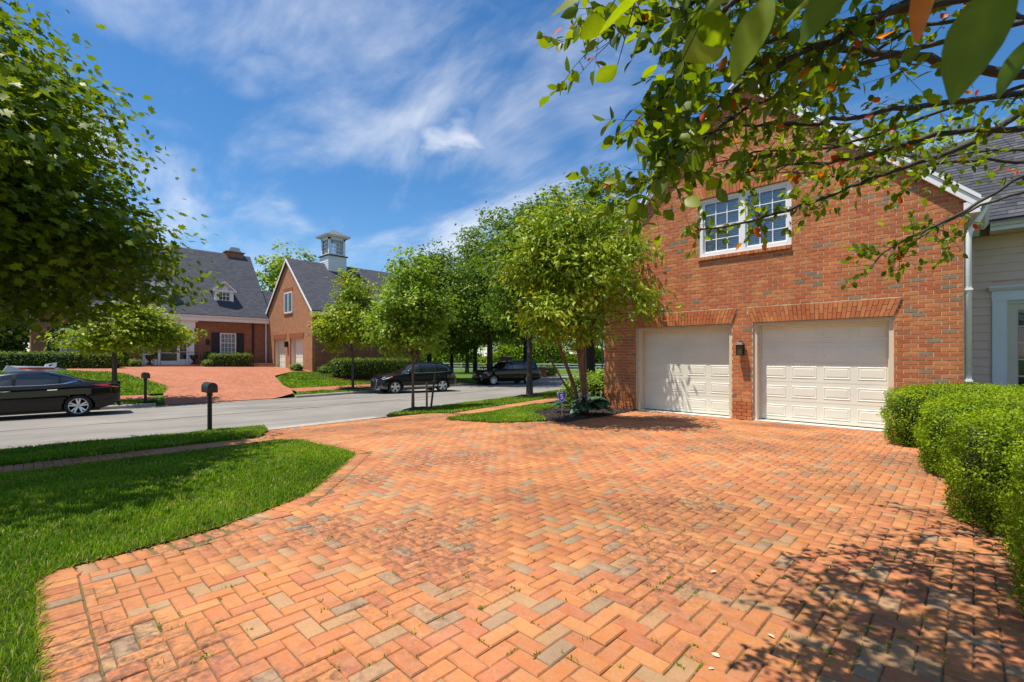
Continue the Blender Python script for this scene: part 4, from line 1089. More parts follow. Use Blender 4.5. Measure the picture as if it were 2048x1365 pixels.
# ------------------------------------------------------------------ vegetation helpers
def norm(a): return a/np.maximum(np.linalg.norm(a, axis=-1, keepdims=True), 1e-9)
T_OVAL = (np.array([(0,0,0),(-.26,.30,.07),(0,.30,0),(.26,.30,.07),(-.24,.66,.05),(0,.66,-.01),(.24,.66,.05),(0,1,-.06)], float),
          [(0,2,1),(0,3,2),(1,2,5,4),(2,3,6,5),(4,5,7),(5,6,7)])
T_RHOMB = (np.array([(0,0,0),(-.30,.5,.07),(.30,.5,.07),(0,1,-.03)], float), [(0,2,1),(1,2,3)])
T_LANCE = (np.array([(0,0,0),(-.17,.55,.06),(.17,.55,.06),(0,1,-.08)], float), [(0,2,1),(1,2,3)])
def _maple():
    o = [(0,.02),(.30,.02),(.22,.20),(.52,.36),(.34,.46),(.40,.72),(.16,.62),(0,1.0),(-.16,.62),(-.40,.72),(-.34,.46),(-.52,.36),(-.22,.20),(-.30,.02)]
    v = [(x, y, .10*abs(x)-.10*max(0, y-.5)) for x, y in o]+[(0, .38, 0)]; n = len(o)
    return np.array(v, float), [(n, i, (i+1) % n) for i in range(n)]
T_MAPLE = _maple()
T_MAPLE_S = (np.array([(0,0,0),(.45,.25,.05),(.20,.45,0),(.30,.75,.02),(0,1,-.05),(-.30,.75,.02),(-.20,.45,0),(-.45,.25,.05)], float), [(0,1,2),(2,3,4),(4,5,6),(6,7,0),(0,2,4,6)])
def frames(nrm, rng, droop=None):
    n = norm(nrm); a = rng.normal(size=n.shape)
    if droop is not None: a = a*.6+droop
    y = norm(a-n*np.sum(a*n, 1, keepdims=True)); x = np.cross(y, n)
    return x, y, n
def leaves(name, tmpl, P, X, Y, Nn, S, tint, mat, parent, kind=None, origin=None):
    v, fs = tmpl; n = len(P); k = len(v)
    V = (P[:, None, :]+S[:, None, None]*(v[None, :, 0, None]*X[:, None, :]+v[None, :, 1, None]*Y[:, None, :]+v[None, :, 2, None]*Nn[:, None, :])).reshape(-1, 3)
    o = origin if origin is not None else np.array(world_origin(parent) if parent else (0, 0, 0), float)
    V = V-o
    fl = np.concatenate([np.array(f) for f in fs]); tot = np.array([len(f) for f in fs]); nl = len(fl)
    loops = (fl[None, :]+(np.arange(n)*k)[:, None]).ravel(); tt = np.tile(tot, n)
    st = np.concatenate([[0], np.cumsum(tt)[:-1]])
    me = np_mesh(name, V, loops, st, tt, np.repeat(tint, k))
    return link(name, me, mat, parent, kind)
def in_frame(P, m=60):
    zc = P[:, 0]*FWD[0]+P[:, 1]*FWD[1]; u, v, d = view(P[:, 0], P[:, 1], P[:, 2])
    return (zc > .05) & (u > -m) & (u < 2048+m) & (v > -m) & (v < 1365+m)

def blob_clumps(rng, blobs, n, shell=.42, lump=.16):
    """clump centres and outward directions inside a set of ellipsoids"""
    vol = np.array([b[1][0]*b[1][1]*b[1][2] for b in blobs]); pick = rng.choice(len(blobs), n, p=vol/vol.sum())
    d = norm(rng.normal(size=(n, 3))); r = rng.uniform(0, 1, n)**shell
    C = np.array([b[0] for b in blobs])[pick]; R = np.array([b[1] for b in blobs])[pick]
    w = 1+lump*np.sin(d[:, 0]*5.1+pick*1.7)*np.sin(d[:, 1]*4.3+2*pick)+lump*.8*np.sin(d[:, 2]*6.+pick)
    return C+d*R*(r*w)[:, None], d
def limb(m, a, b, r0, r1, rng, sag=.12, n=6, sides=7):
    a = Vector(a); b = Vector(b); L = (b-a).length; pts = []
    off = Vector(rng.normal(size=3))*L*.05
    for i in range(n+1):
        t = i/n; p = a.lerp(b, t)+Vector((0, 0, sag*L*math.sin(PI*t)))+off*math.sin(PI*t)+Vector(rng.normal(size=3))*L*.010
        pts.append(p if 0 < i < n else (a if i == 0 else b))
    m.tube(pts, [r0+(r1-r0)*(i/n)**.8 for i in range(n+1)], sides)
    return pts
def make_tree(name, label, cat, base, trunk_h, r, blobs, seed, n_cl, per, leaf, tmpl, mat, bark='bark', clump_r=.45, flat=.55, group=None, lean=(0, 0), n_limb=9, up=.55, shell=.42, keep=None, crown_kind=None, tint_pow=1., fork=None):
    rng = np.random.default_rng(seed)
    t = thing(name, label, cat, base, group=group)
    bx, by, bz = base; top = max(b[0][2]+b[1][2]*.55 for b in blobs)
    cxm = np.mean([b[0][0] for b in blobs]); cym = np.mean([b[0][1] for b in blobs])
    m = MB(); H0 = trunk_h
    P0 = [(bx, by, bz-.15), (bx, by, bz+.02), (bx+lean[0]*.3, by+lean[1]*.3, bz+H0*.4), (bx+lean[0], by+lean[1], bz+H0)]
    x1, y1, z1 = P0[-1]
    P0 += [(x1+(cxm-x1)*.5+rng.normal()*.05, y1+(cym-y1)*.5, z1+(top-z1)*.45), (cxm, cym, top)]
    m.tube(P0, [r*1.7, r*1.35, r, r*.92, r*.5, r*.12], 10)
    m.build('trunk', bark, t, smooth=True)
    C, D = blob_clumps(rng, blobs, n_cl, shell)
    br = MB(); far = rng.permutation(n_cl)[:n_limb*4]
    prim = []
    for q in far[:n_limb]:
        f = rng.uniform(0, .75); s = Vector(P0[3]).lerp(Vector(P0[5]), f*f); tgt = Vector(C[q]); s = Vector((s.x, s.y, min(s.z, max(P0[3][2], tgt.z-.3))))
        rr = r*(.48-.3*f); prim.append(limb(br, s, s.lerp(tgt, .92), rr, rr*.25, rng, .06, 6, 7))
    for q in far[n_limb:]:
        pp = prim[rng.integers(len(prim))]; tgt = Vector(C[q])
        pb = min((p for w in prim for p in w[1:-1]), key=lambda p: (p-tgt).length); rr = r*.13
        limb(br, pb, pb.lerp(tgt, .9), rr, rr*.3, rng, .05, 4, 5)
    br.build('branches', bark, t, smooth=True)
    # leaves
    cr = clump_r*rng.uniform(.65, 1.3, n_cl)
    idx = np.repeat(np.arange(n_cl), per); n = len(idx)
    o = rng.normal(size=(n, 3))*.55; o[:, 2] *= flat
    P = C[idx]+o*cr[idx][:, None]
    nrm = np.array([0, 0, 1.])*up+D[idx]*.45+rng.normal(size=(n, 3))*.42
    droop = D[idx]*np.array([1, 1, .3])*.9+np.array([0, 0, -.55])
    X, Y, Nn = frames(nrm, rng, droop)
    S = leaf*rng.uniform(.65, 1.2, n)
    ct = rng.uniform(0, 1, n_cl)*.55
    tint = np.clip(ct[idx]+rng.uniform(0, .45, n), 0, 1)**tint_pow
    if keep is not None:
        k = keep(P); P, X, Y, Nn, S, tint = P[k], X[k], Y[k], Nn[k], S[k], tint[k]
    leaves('crown', tmpl, P, X, Y, Nn, S, tint, mat, t, crown_kind)
    return t

def HLs(x, y): return float(HL(np.array([x]), np.array([y]))[0])

# ------------------------------------------------------------------ grass
def noise2(x, y, s=1.):
    return (np.sin(x*1.7*s+1.3*np.sin(y*1.1*s))+np.sin(y*2.3*s+1.7*np.sin(x*.9*s+2))+np.sin((x+y)*3.1*s+.7))/3
def grass(name, label, poly, dens, h, w, seed, zf=HL, vis=True):
    rng = np.random.default_rng(seed)
    xs = [p[0] for p in poly]; ys = [p[1] for p in poly]; A = (max(xs)-min(xs))*(max(ys)-min(ys)); n = int(A*dens)
    x = rng.uniform(min(xs), max(xs), n); y = rng.uniform(min(ys), max(ys), n)
    k = in_poly(poly, x, y)
    if vis:
        u, v, d = view(x, y, zf(x, y)); k &= (x*FWD[0]+y*FWD[1] > .5) & (u > -160) & (u < 2200) & (v < 1480)
    x, y = x[k], y[k]
    z = zf(x, y); dd = np.hypot(x, y)
    n = len(x); hh = h*rng.uniform(.55, 1.25, n)*(1+.25*noise2(x, y, 2.)); ww = w*rng.uniform(.7, 1.3, n)*np.clip(dd/5., .8, 2.2)
    az = rng.uniform(0, 2*PI, n)+.8*noise2(x, y, 1.3); ln = rng.uniform(.15, .9, n)
    dx, dy = np.cos(az), np.sin(az); px, py = -dy, dx
    B = np.stack([x, y, z+.002], 1); W = np.stack([px, py, 0*px], 1)*ww[:, None]
    mid = B+np.stack([dx*ln*hh*.3, dy*ln*hh*.3, hh*.6], 1); tip = B+np.stack([dx*ln*hh*.85, dy*ln*hh*.85, hh*(1-.35*ln)], 1)
    V = np.stack([B-W, B+W, mid+W*.8, mid-W*.8, tip], 1).reshape(-1, 3)
    b = (np.arange(n)*5)[:, None]
    loops = (b+np.array([[0, 1, 2, 3, 3, 2, 4]])).ravel(); tot = np.tile([4, 3], n); st = np.concatenate([[0], np.cumsum(tot)[:-1]])
    t = np.clip(.40+.26*noise2(x, y, .9)+.12*noise2(x, y, 4.)+rng.normal(0, .19, n), 0, .93); dry = rng.uniform(0, 1, n) < .07+.22*np.clip(noise2(x+3, y, 2.6)-.25, 0, 1); t[dry] = 1.
    me = np_mesh(name, V, loops, st, tot, np.repeat(t, 5))
    o = link(name, me, 'grass', kind='stuff'); tag(o, label, 'grass'); return o
def bpoly(poly, d):   # rough band split by distance
    return poly
grass('lawn_grass', 'thick green grass of the lawn left of the brick driveway', LAWN_A, 5600, .052, .0027, 1)
grass('lawn_grass', 'grass strip between the brick walk and the street behind the near mailbox post', LAWN_B, 2300, .075, .0034, 2)
grass('lawn_grass', 'grass wedge between the right brick walk and the garage bed', LAWN_C, 2600, .06, .0034, 3)
grass('lawn_grass', 'grass strip between the street and the right brick walk', LAWN_D, 900, .07, .005, 4)
FL1 = [(float(FK(y))-.17, float(y)) for y in np.arange(-8, 3.7, 1.)]+[(-24.4, 3.9)]+[(float(FK(y))-1.48, float(y)) for y in np.arange(3.6, -8.1, -1.)]
FL2 = [(float(FK(y))-.17, float(y)) for y in np.arange(9.3, 44, 1.)]+[(float(FK(y))-1.48, float(y)) for y in np.arange(43, 9.5, -1.)]+[(-24.8, 9.7)]
FL3 = [(-26.4, 10.1), (-27.2, 10.0), (-29.4, 10.45), (-31.0, 12.0), (-31.2, 13.2), (-31.0, 15.5), (-31.2, 24), (-33.5, 30), (float(FK(30))-2.72, 30)]+[(float(FK(y))-2.72, float(y)) for y in np.arange(29, 10.5, -1.)]
FL4 = [(float(FK(y))-2.72, float(y)) for y in np.arange(-8, 4, 1.)]+[(-25.8, 4.4), (-27.0, 4.75), (-30.4, 3.35), (-33, 1.7), (-33.5, -8)]
for P, nm in ((FL1, 'kerbside grass across the street beside the black sedan'), (FL2, 'kerbside grass across the street behind the dark sport utility vehicles'), (FL3, 'green lawn wedge right of the brick driveway across the street'), (FL4, 'lawn left of the brick driveway across the street')):
    sheet('lawn', P, HL, 'turf', .006, .6)
    grass('lawn_grass', nm, P, 330, .08, .012, 21+len(P))

# ------------------------------------------------------------------ shrubs and hedges
def shrub(name, label, cat, base, parts, dens, leaf, mat, seed, tmpl=T_RHOMB, group=None, depth=.07, pw=2.6, flatb=True, corelam=.93, cull=True, up=.15):
    """parts: (centre, half sizes, exponent); superellipsoid bodies covered with leaves"""
    rng = np.random.default_rng(seed)
    t = thing(name, label, cat, base, group=group); m = MB(); PP = []; NN = []
    for (c, h, e) in parts:
        n = 4000; c = np.array(c); h = np.array(h)
        def surf(d):
            q = (np.abs(d[:, 0])**e+np.abs(d[:, 1])**e+np.abs(d[:, 2])**e)**(-1/e); p = d*q[:, None]
            g = np.sign(p)*np.abs(p)**(e-1)
            bump = 1+.035*np.sin(p[:, 0]*6+c[0]*3)*np.sin(p[:, 1]*7+1)+.025*np.sin(p[:, 2]*9+p[:, 0]*5)
            return p*bump[:, None], g
        # core
        nu, nv = 26, 14; vs = []
        for j in range(nv+1):
            ph = -PI/2+PI*j/nv
            for i in range(nu):
                a = 2*PI*i/nu; vs.append((math.cos(ph)*math.cos(a), math.cos(ph)*math.sin(a), math.sin(ph)))
        p, g = surf(np.array(vs)+1e-6); W = c+p*h*corelam
        fs = [(j*nu+i, j*nu+(i+1) % nu, (j+1)*nu+(i+1) % nu, (j+1)*nu+i) for j in range(nv) for i in range(nu)]
        m.add(W.tolist(), fs)
        area = 4*PI*((h[0]*h[1])**1.6+(h[0]*h[2])**1.6+(h[1]*h[2])**1.6)**(1/1.6)/3**(1/1.6)*1.15
        n = int(area*dens); d = norm(rng.normal(size=(n, 3))/h[None, :]**.0)
        d = rng.uniform(-1, 1, (n*2, 3)); ax = rng.choice(3, n*2, p=np.array([h[1]*h[2], h[0]*h[2], h[0]*h[1]])/(h[1]*h[2]+h[0]*h[2]+h[0]*h[1]))
        d[np.arange(n*2), ax] = np.sign(rng.uniform(-1, 1, n*2)); d = d[:n]
        p, g = surf(d); wn = norm(g/h)
        Pw = c+p*h+wn*(rng.normal(0, 1, n)*depth-.2*depth)[:, None]
        k = Pw[:, 2] > base[2]+.01
        # drop leaves buried in neighbouring bodies
        for (c2, h2, e2) in parts:
            if c2 == tuple(c): continue
            q = np.abs((Pw-np.array(c2))/(np.array(h2)*.9)); k &= ~((q**e2).sum(1) < 1)
        if cull:   # the side turned away is left thinner
            vd = norm(np.array(EYE)-Pw); k &= (np.sum(vd*wn, 1) > -.25) | (rng.uniform(0, 1, n) < .25)
        PP.append(Pw[k]); NN.append(wn[k])
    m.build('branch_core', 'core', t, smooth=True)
    P = np.concatenate(PP); Nr = np.concatenate(NN); n = len(P)
    X, Y, Nn = frames(Nr*.75+rng.normal(size=(n, 3))*.55+np.array([0, 0, up]), rng, Nr*.5+np.array([0, 0, .5]))
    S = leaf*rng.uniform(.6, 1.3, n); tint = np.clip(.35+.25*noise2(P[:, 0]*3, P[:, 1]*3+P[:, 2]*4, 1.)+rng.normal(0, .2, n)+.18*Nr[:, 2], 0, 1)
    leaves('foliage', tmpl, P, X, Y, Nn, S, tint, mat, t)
    return t
T_BOX = (np.array([(0,0,0),(-.32,.45,.08),(.32,.45,.08),(0,1,-.02)], float), [(0,2,1),(1,2,3)])
def boxwoods():
    G = 'boxwood mounds along the right edge of the driveway'
    shrub('boxwood_shrub', 'clipped boxwood mound against the right garage pier', 'shrub', (.45, 10.55, 0), [((.35, 10.5, .44), (1.42, .80, .50), 4.6)], 5200, .030, 'boxwood', 41, T_BOX, G, .03)
    shrub('boxwood_shrub', 'wide clipped boxwood mound, second from the garage wall', 'shrub', (.8, 8.5, 0), [((.85, 8.55, .42), (1.35, 1.22, .50), 4.2)], 6000, .028, 'boxwood', 42, T_BOX, G, .03)
    shrub('boxwood_shrub', 'round clipped boxwood mound, third from the garage wall', 'shrub', (1.2, 6.45, 0), [((1.2, 6.4, .41), (1.36, 1.2, .50), 4.0)], 7500, .025, 'boxwood', 43, T_BOX, G, .028)
    shrub('boxwood_shrub', 'boxwood mound nearest the camera, cut by the right edge of the picture', 'shrub', (1.45, 4.4, 0), [((1.5, 4.35, .41), (1.30, 1.08, .50), 4.0)], 9500, .022, 'boxwood', 44, T_BOX, G, .028)
    shrub('boxwood_shrub', 'low boxwood mound under the clapboard wing, behind the front boxwoods', 'shrub', (3., 9.4, 0), [((3.1, 9.4, .42), (1.2, 1.9, .47), 3.)], 2600, .034, 'boxwood', 45, T_BOX, G, .05)
boxwoods()
def far_hedges():
    def hd(x, y): return HLs(x, y)
    z = hd(-33.6, 3)
    shrub('clipped_hedge', 'long clipped yew hedge behind the black sedan', 'hedge', (-36.2, 0, .5), [((-36.4, .9, 1.0), (.7, 3.1, .62), 8.)], 330, .10, 'yew', 51, T_RHOMB, 'clipped hedges across the street', .05, cull=True, corelam=.94)
    shrub('clipped_hedge', 'square clipped hedge under the shuttered window across the street', 'hedge', (-38.3, 10.3, .6), [((-38.2, 9.75, 1.02), (.55, .72, .55), 7.), ((-38.2, 10.95, 1.02), (.55, .72, .56), 7.)], 420, .09, 'yew', 52, T_RHOMB, 'clipped hedges across the street', .05)
    shrub('clipped_hedge', 'long clipped hedge along the garage wall across the street', 'hedge', (-29.9, 18, .2), [((-29.5, 17.3, .55), (.62, 3.6, .68), 8.)], 330, .10, 'yew', 53, T_RHOMB, 'clipped hedges across the street', .05)
    shrub('cone_shrub', 'cone shaped evergreen shrub at the left edge behind the black sedan', 'shrub', (-33.2, -2.2, .5), [((-33.2, -2.15, 1.1), (.85, .85, 1.15), 2.1)], 420, .09, 'yew', 54, T_RHOMB, None, .06)
    shrub('evergreen_shrub', 'dark upright evergreen left of the front stoop across the street', 'shrub', (-38.6, 4.3, .6), [((-38.7, 4.3, 1.3), (.4, .4, .75), 2.2)], 500, .08, 'dark', 55, T_RHOMB)
    shrub('evergreen_shrub', 'dark upright evergreen right of the front stoop across the street', 'shrub', (-38.6, 9.05, .6), [((-38.9, 9.1, 1.2), (.32, .3, .62), 2.)], 500, .07, 'dark', 56, T_RHOMB)
    for i, (x, y, r) in enumerate(((-38.1, 4.95, .35), (-37.9, 8.85, .32), (-31.9, 12.5, .42), (-31.0, 14.0, .45), (-30.9, 15.6, .45))):
        lab = ['low silvery plant beside the left end of the front stoop across the street', 'low silvery plant beside the right end of the front stoop across the street', 'low leafy perennial in front of the far garage doors', 'leafy perennial at the corner of the far garage', 'leafy perennial by the long hedge of the far garage'][i]
        zz = hd(x, y); shrub('low_perennial', lab, 'plant', (x, y, zz), [((x, y, zz+.18), (r, r, .28), 2.)], 650, .09, 'ymaple2', 60+i, T_LANCE, None, .06, up=.4)
    sheet('mulch_bed', [(-31.25, 13.3), (-31.3, 24), (-28.6, 24), (-28.4, 15), (-30.0, 12.6), (-31.0, 12.1)], HL, 'mulch', .03, .5)
    sheet('mulch_bed', [(-39.6, 1), (-39.6, 5.2), (-37.6, 5.2), (-37.6, 1)], HL, 'mulch', .03, .5); sheet('mulch_bed', [(-39.6, 8.8), (-39.6, 11.7), (-37.4, 11.7), (-37.4, 8.8)], HL, 'mulch', .03, .5)
    # red bedding flowers along the bed edge
    rng = np.random.default_rng(5); n = 260; y = rng.uniform(13.2, 16.5, n); x = -28.7+rng.normal(0, .16, n)-.1*(y-14)
    P = np.stack([x, y, HL(x, y)+rng.uniform(.06, .16, n)], 1); X, Y, Nn = frames(rng.normal(size=(n, 3))+np.array([0, 0, 1.]), rng)
    tag(leaves('bedding_flowers', T_RHOMB, P, X, Y, Nn, rng.uniform(.04, .08, n), rng.uniform(0, 1, n), 'redflower', None, 'stuff'), 'row of pink red bedding flowers along the far mulch bed', 'flowers')
far_hedges()
shrub('evergreen_shrub', 'tall dark evergreen behind the left corner of the far brick house', 'shrub', (-50.5, -1.2, .6), [((-50.5, -1.2, 3.0), (1.6, 1.3, 3.0), 2.3)], 130, .26, 'dark', 57, T_RHOMB, None, .2)
shrub('evergreen_shrub', 'tall dark evergreen at the left picture edge beyond the cone shrub', 'shrub', (-52, -4.6, .6), [((-52, -4.4, 2.6), (2.4, 2.2, 2.7), 2.3)], 130, .26, 'dark', 59, T_RHOMB, None, .2)

# ------------------------------------------------------------------ trees
def trees():
    # the large maple on the left, its trunk outside the picture
    bl = [((-11.2, -2.2, 4.9), (3.4, 3.2, 2.8)), ((-10.0, -1.0, 3.1), (2.1, 2.1, 1.15)), ((-11.0, .35, 3.15), (1.65, 1.8, 1.15)), ((-11.0, -2.6, 7.0), (2.2, 2.2, 1.7)), ((-8.6, -1.7, 4.3), (2.2, 2.1, 1.4)), ((-11.6, -.7, 4.7), (2.15, 2.15, 1.9)), ((-9.75, .35, 3.3), (1.15, 1.4, .95)), ((-12.6, .5, 3.0), (1.5, 1.5, 1.0)), ((-9.2, -.6, 4.5), (1.6, 1.7, 1.0))]
    def keep(P):
        u, v, d = view(P[:, 0], P[:, 1], P[:, 2])
        inb = (P[:, 0]*FWD[0]+P[:, 1]*FWD[1] > .5) & (u > -350)
        r = np.random.default_rng(2).uniform(0, 1, len(P)); return inb | (r < .45)
    make_tree('maple_tree', 'large dark green maple filling the upper left of the picture', 'tree', (-11.3, -2.6, HLs(-11.3, -2.6)), 2.3, .15, bl, 71, 1850, 36, .13, T_MAPLE, 'maple', 'darkbark', .55, .42, n_limb=16, up=.8, shell=.40, keep=keep)
    # young street maples
    make_tree('young_maple', 'young maple with staked trunk on the near grass strip', 'tree', (-13.85, 9.35, HLs(-13.85, 9.35)), 1.75, .045, [((-13.85, 9.35, 2.9), (1.25, 1.25, 1.35)), ((-13.9, 9.3, 4.2), (.75, .75, 1.1)), ((-14.2, 8.7, 2.5), (.9, .9, .8))], 72, 330, 40, .12, T_MAPLE_S, 'ymaple2', 'redbark', .34, .6, n_limb=14, group='young street maples', up=.5)
    make_tree('young_maple', 'yellow green young maple in front of the far garage', 'tree', (-25.6, 13.2, HLs(-25.6, 13.2)), 2.0, .065, [((-25.6, 13.2, 3.4), (1.75, 1.75, 1.45)), ((-25.6, 13.2, 5.1), (1.0, 1.0, 1.3)), ((-26.0, 11.9, 3.0), (1.0, .9, .8))], 73, 340, 42, .15, T_MAPLE_S, 'ymaple', 'bark', .40, .5, n_limb=14, group='young street maples', up=.5)
    make_tree('young_maple', 'small maple with yellow green leaves standing behind the black sedan', 'tree', (-24.3, 2.5, HLs(-24.3, 2.5)), 2.0, .085, [((-24.2, 3.0, 2.5), (1.2, 1.6, .8)), ((-24.3, 4.3, 2.4), (.85, .9, .65)), ((-24.5, 1.7, 2.2), (.8, .9, .5)), ((-24.3, 3.2, 3.3), (.8, .85, .6))], 74, 260, 36, .14, T_MAPLE_S, 'ymaple', 'bark', .42, .42, n_limb=14, group='young street maples', up=.7)
    # magnolia leaning away from the garage corner
    make_tree('magnolia_tree', 'bright yellow green magnolia with several leaning stems beside the garage corner', 'tree', (-6.95, 9.75, .0), 1.5, .055, [((-5.95, 8.35, 3.1), (1.0, .95, 1.0)), ((-6.3, 8.1, 4.1), (.85, .8, .95)), ((-6.9, 8.0, 3.3), (.75, .7, .75)), ((-5.05, 8.75, 2.8), (.6, .5, .42)), ((-5.75, 9.0, 4.15), (.7, .7, .7)), ((-6.6, 8.15, 2.2), (.7, .6, .42)), ((-5.1, 8.7, 3.75), (.55, .5, .4)), ((-7.0, 8.3, 4.4), (.5, .5, .5)), ((-6.45, 7.7, 2.25), (.75, .6, .55)), ((-4.85, 8.75, 2.45), (.6, .5, .34)), ((-6.85, 7.6, 3.8), (.6, .55, .7)), ((-6.0, 8.3, 2.1), (.6, .5, .4)), ((-7.3, 10.75, 4.2), (.75, .6, 1.05)), ((-6.6, 10.9, 3.9), (.65, .45, .85))], 75, 700, 26, .16, T_LANCE, 'magnolia', 'redbark', .30, .6, lean=(.25, -.5), n_limb=18, up=.35, shell=.5)
    # street trees beyond
    G = 'mature street trees along the road'
    make_tree('street_tree', 'mature dark leaved street tree at the kerb between the two dark vehicles', 'tree', (-26.9, 25.2, HLs(-27.2, 25.2)), 3.0, .24, [((-26.6, 25.2, 6.3), (4.3, 4.3, 3.4)), ((-26.6, 25.2, 9.6), (2.8, 2.8, 2.6)), ((-26.0, 22.5, 4.6), (2.5, 2.5, 1.9)), ((-27.5, 27.5, 4.4), (2.4, 2.4, 1.6))], 76, 620, 42, .25, T_RHOMB, 'dark', 'darkbark', .75, .55, G, n_limb=14)
    make_tree('street_tree', 'street tree with slim grey trunk in a mulch ring on the near strip', 'tree', (-14.9, 16.5, HLs(-14.9, 16.5)), 2.9, .13, [((-14.7, 16.5, 5.2), (2.8, 2.8, 2.5)), ((-14.7, 16.6, 7.4), (1.9, 1.9, 1.8))], 77, 430, 44, .19, T_RHOMB, 'dark', 'bark', .55, .55, G, n_limb=12)
    make_tree('street_tree', 'thick dark trunked street tree left of the garage corner', 'tree', (-14.6, 21.0, HLs(-14.6, 21.0)), 3.0, .26, [((-14.4, 21.2, 6.6), (3.2, 3.2, 3.0)), ((-14.4, 21.2, 9.2), (2.2, 2.2, 2.0))], 78, 420, 42, .23, T_RHOMB, 'dark', 'darkbark', .65, .55, G, n_limb=12)
    make_tree('street_tree', 'dark street tree behind the long black vehicle', 'tree', (-30.3, 33.0, HLs(-30.3, 33)), 3.0, .22, [((-30, 33, 7.0), (4.2, 4.2, 3.6)), ((-30, 33, 10.4), (2.8, 2.8, 2.4))], 79, 420, 40, .29, T_RHOMB, 'dark', 'darkbark', .8, .55, G, n_limb=10)
    make_tree('street_tree', 'street tree with two pale trunks beside the far hedge', 'tree', (-27.8, 45.0, -.7), 3.2, .2, [((-27.6, 45, 7.5), (4.0, 4.0, 3.6)), ((-27.6, 45, 10.6), (2.6, 2.6, 2.4))], 80, 340, 38, .33, T_RHOMB, 'dark', 'bark', .9, .55, G, n_limb=10)
    make_tree('street_tree', 'dark tree behind the clipped hedge of the far garage', 'tree', (-31.5, 22.8, HLs(-31.5, 22.8)), 2.6, .18, [((-31.0, 22.6, 5.4), (3.7, 3.7, 3.2)), ((-30.6, 22.8, 8.2), (2.5, 2.5, 2.1))], 81, 560, 40, .25, T_RHOMB, 'dark', 'darkbark', .7, .55, G, n_limb=10)
    make_tree('street_tree', 'low dark tree at the end of the far clipped hedge', 'tree', (-34.5, 27.5, -.4), 2.2, .16, [((-34.3, 27.5, 4.2), (3.0, 3.0, 2.6))], 82, 300, 38, .27, T_RHOMB, 'dark', 'darkbark', .8, .55, G, n_limb=8)
    make_tree('street_tree', 'tall dark tree in the park between the far garage and the kerb tree', 'tree', (-33.5, 29.5, -.5), 2.8, .2, [((-33.2, 29.5, 6.2), (4.0, 4.0, 3.6)), ((-33.0, 29.5, 9.4), (2.7, 2.7, 2.4))], 83, 480, 38, .28, T_RHOMB, 'dark', 'darkbark', .8, .55, G, n_limb=10)
    # backdrop trees, lighter green
    B = 'trees behind the houses and the park'
    spots = [(-60, 66, 11, 8, 'bgleaf', 'tall light green tree far behind the white fence, left of the brick gate pier'), (-50, 72, 10, 8, 'bgleaf', 'light green tree far behind the brick gate wall'), (-40, 78, 11, 8, 'bgleaf', 'light green tree far behind the lamp post'), (-72, 60, 12, 8.5, 'bgleaf', 'light green tree far behind the far garage hedge'), (-33, 66, 9, 6.5, 'bgleaf', 'light green tree in the gap left of the garage corner'),
             (-59.6, 22.9, 14.2, 5.4, 'bgleaf', 'feathery light green tree rising behind the cupola roof'), (-56, -1.6, 9.5, 5.0, 'dark', 'dark tree at the far left behind the evergreen cone'), (-50, -3.6, 8, 4, 'dark', 'dark tree at the left picture edge behind the brick house corner'), (-62, 3, 10, 5, 'dark', 'dark tree left of the far brick house roof'),
             (-2.8, 27.5, 11.8, 3.6, 'bgleaf', 'bright green tree rising behind the clapboard wing roof'), (2.4, 30.5, 13.2, 4.2, 'bgleaf', 'green tree behind the wing roof at the right picture edge'), (-47, 40, 9, 6, 'dark', 'dark tree in the park behind the far garage'), (-84, 84, 13, 10, 'bgleaf', 'distant light green tree at the end of the park')]
    for i, (x, y, h, r, mt, lab) in enumerate(spots):
        z = HLs(x, y) if x < -30 and y < 60 else -.3
        make_tree('backdrop_tree', lab, 'tree', (x, y, z), h*.25, .22, [((x, y, h*.60), (r*.9, r*.9, h*.30)), ((x+.2*r, y-.2*r, h*.80), (r*.62, r*.62, h*.22)), ((x-.3*r, y-.3*r, h*.42), (r*.7, r*.7, h*.22))], 90+i, 300, 40, .36 if y > 40 else (.5 if x < -52 else .27), T_RHOMB, mt, 'darkbark', r*.17, .6, B, n_limb=8)
    # a low far shrubbery along the park behind the fence, read as one mass
    rng = np.random.default_rng(8); n = 26000; f = rng.uniform(0, 1, n); d_ = rng.uniform(0, 7, n)
    x = -84+(-36+84)*f-d_*.62; y = 36+(78-36)*f+d_*.78; z = -.6+rng.uniform(0, 1, n)**.8*(3.6+1.2*np.sin(f*23)+.8*np.sin(f*51)); k = np.ones(n, bool)
    P = np.stack([x, y, z], 1)[k]; n = len(P); X, Y, Nn = frames(rng.normal(size=(n, 3))+np.array([0, 0, .6]), rng)
    tag(leaves('far_shrubbery', T_RHOMB, P, X, Y, Nn, rng.uniform(.4, .75, n), rng.uniform(0, 1, n), 'bgleaf', None, 'stuff'), 'mass of light green bushes far behind the white fence', 'bushes')
trees()

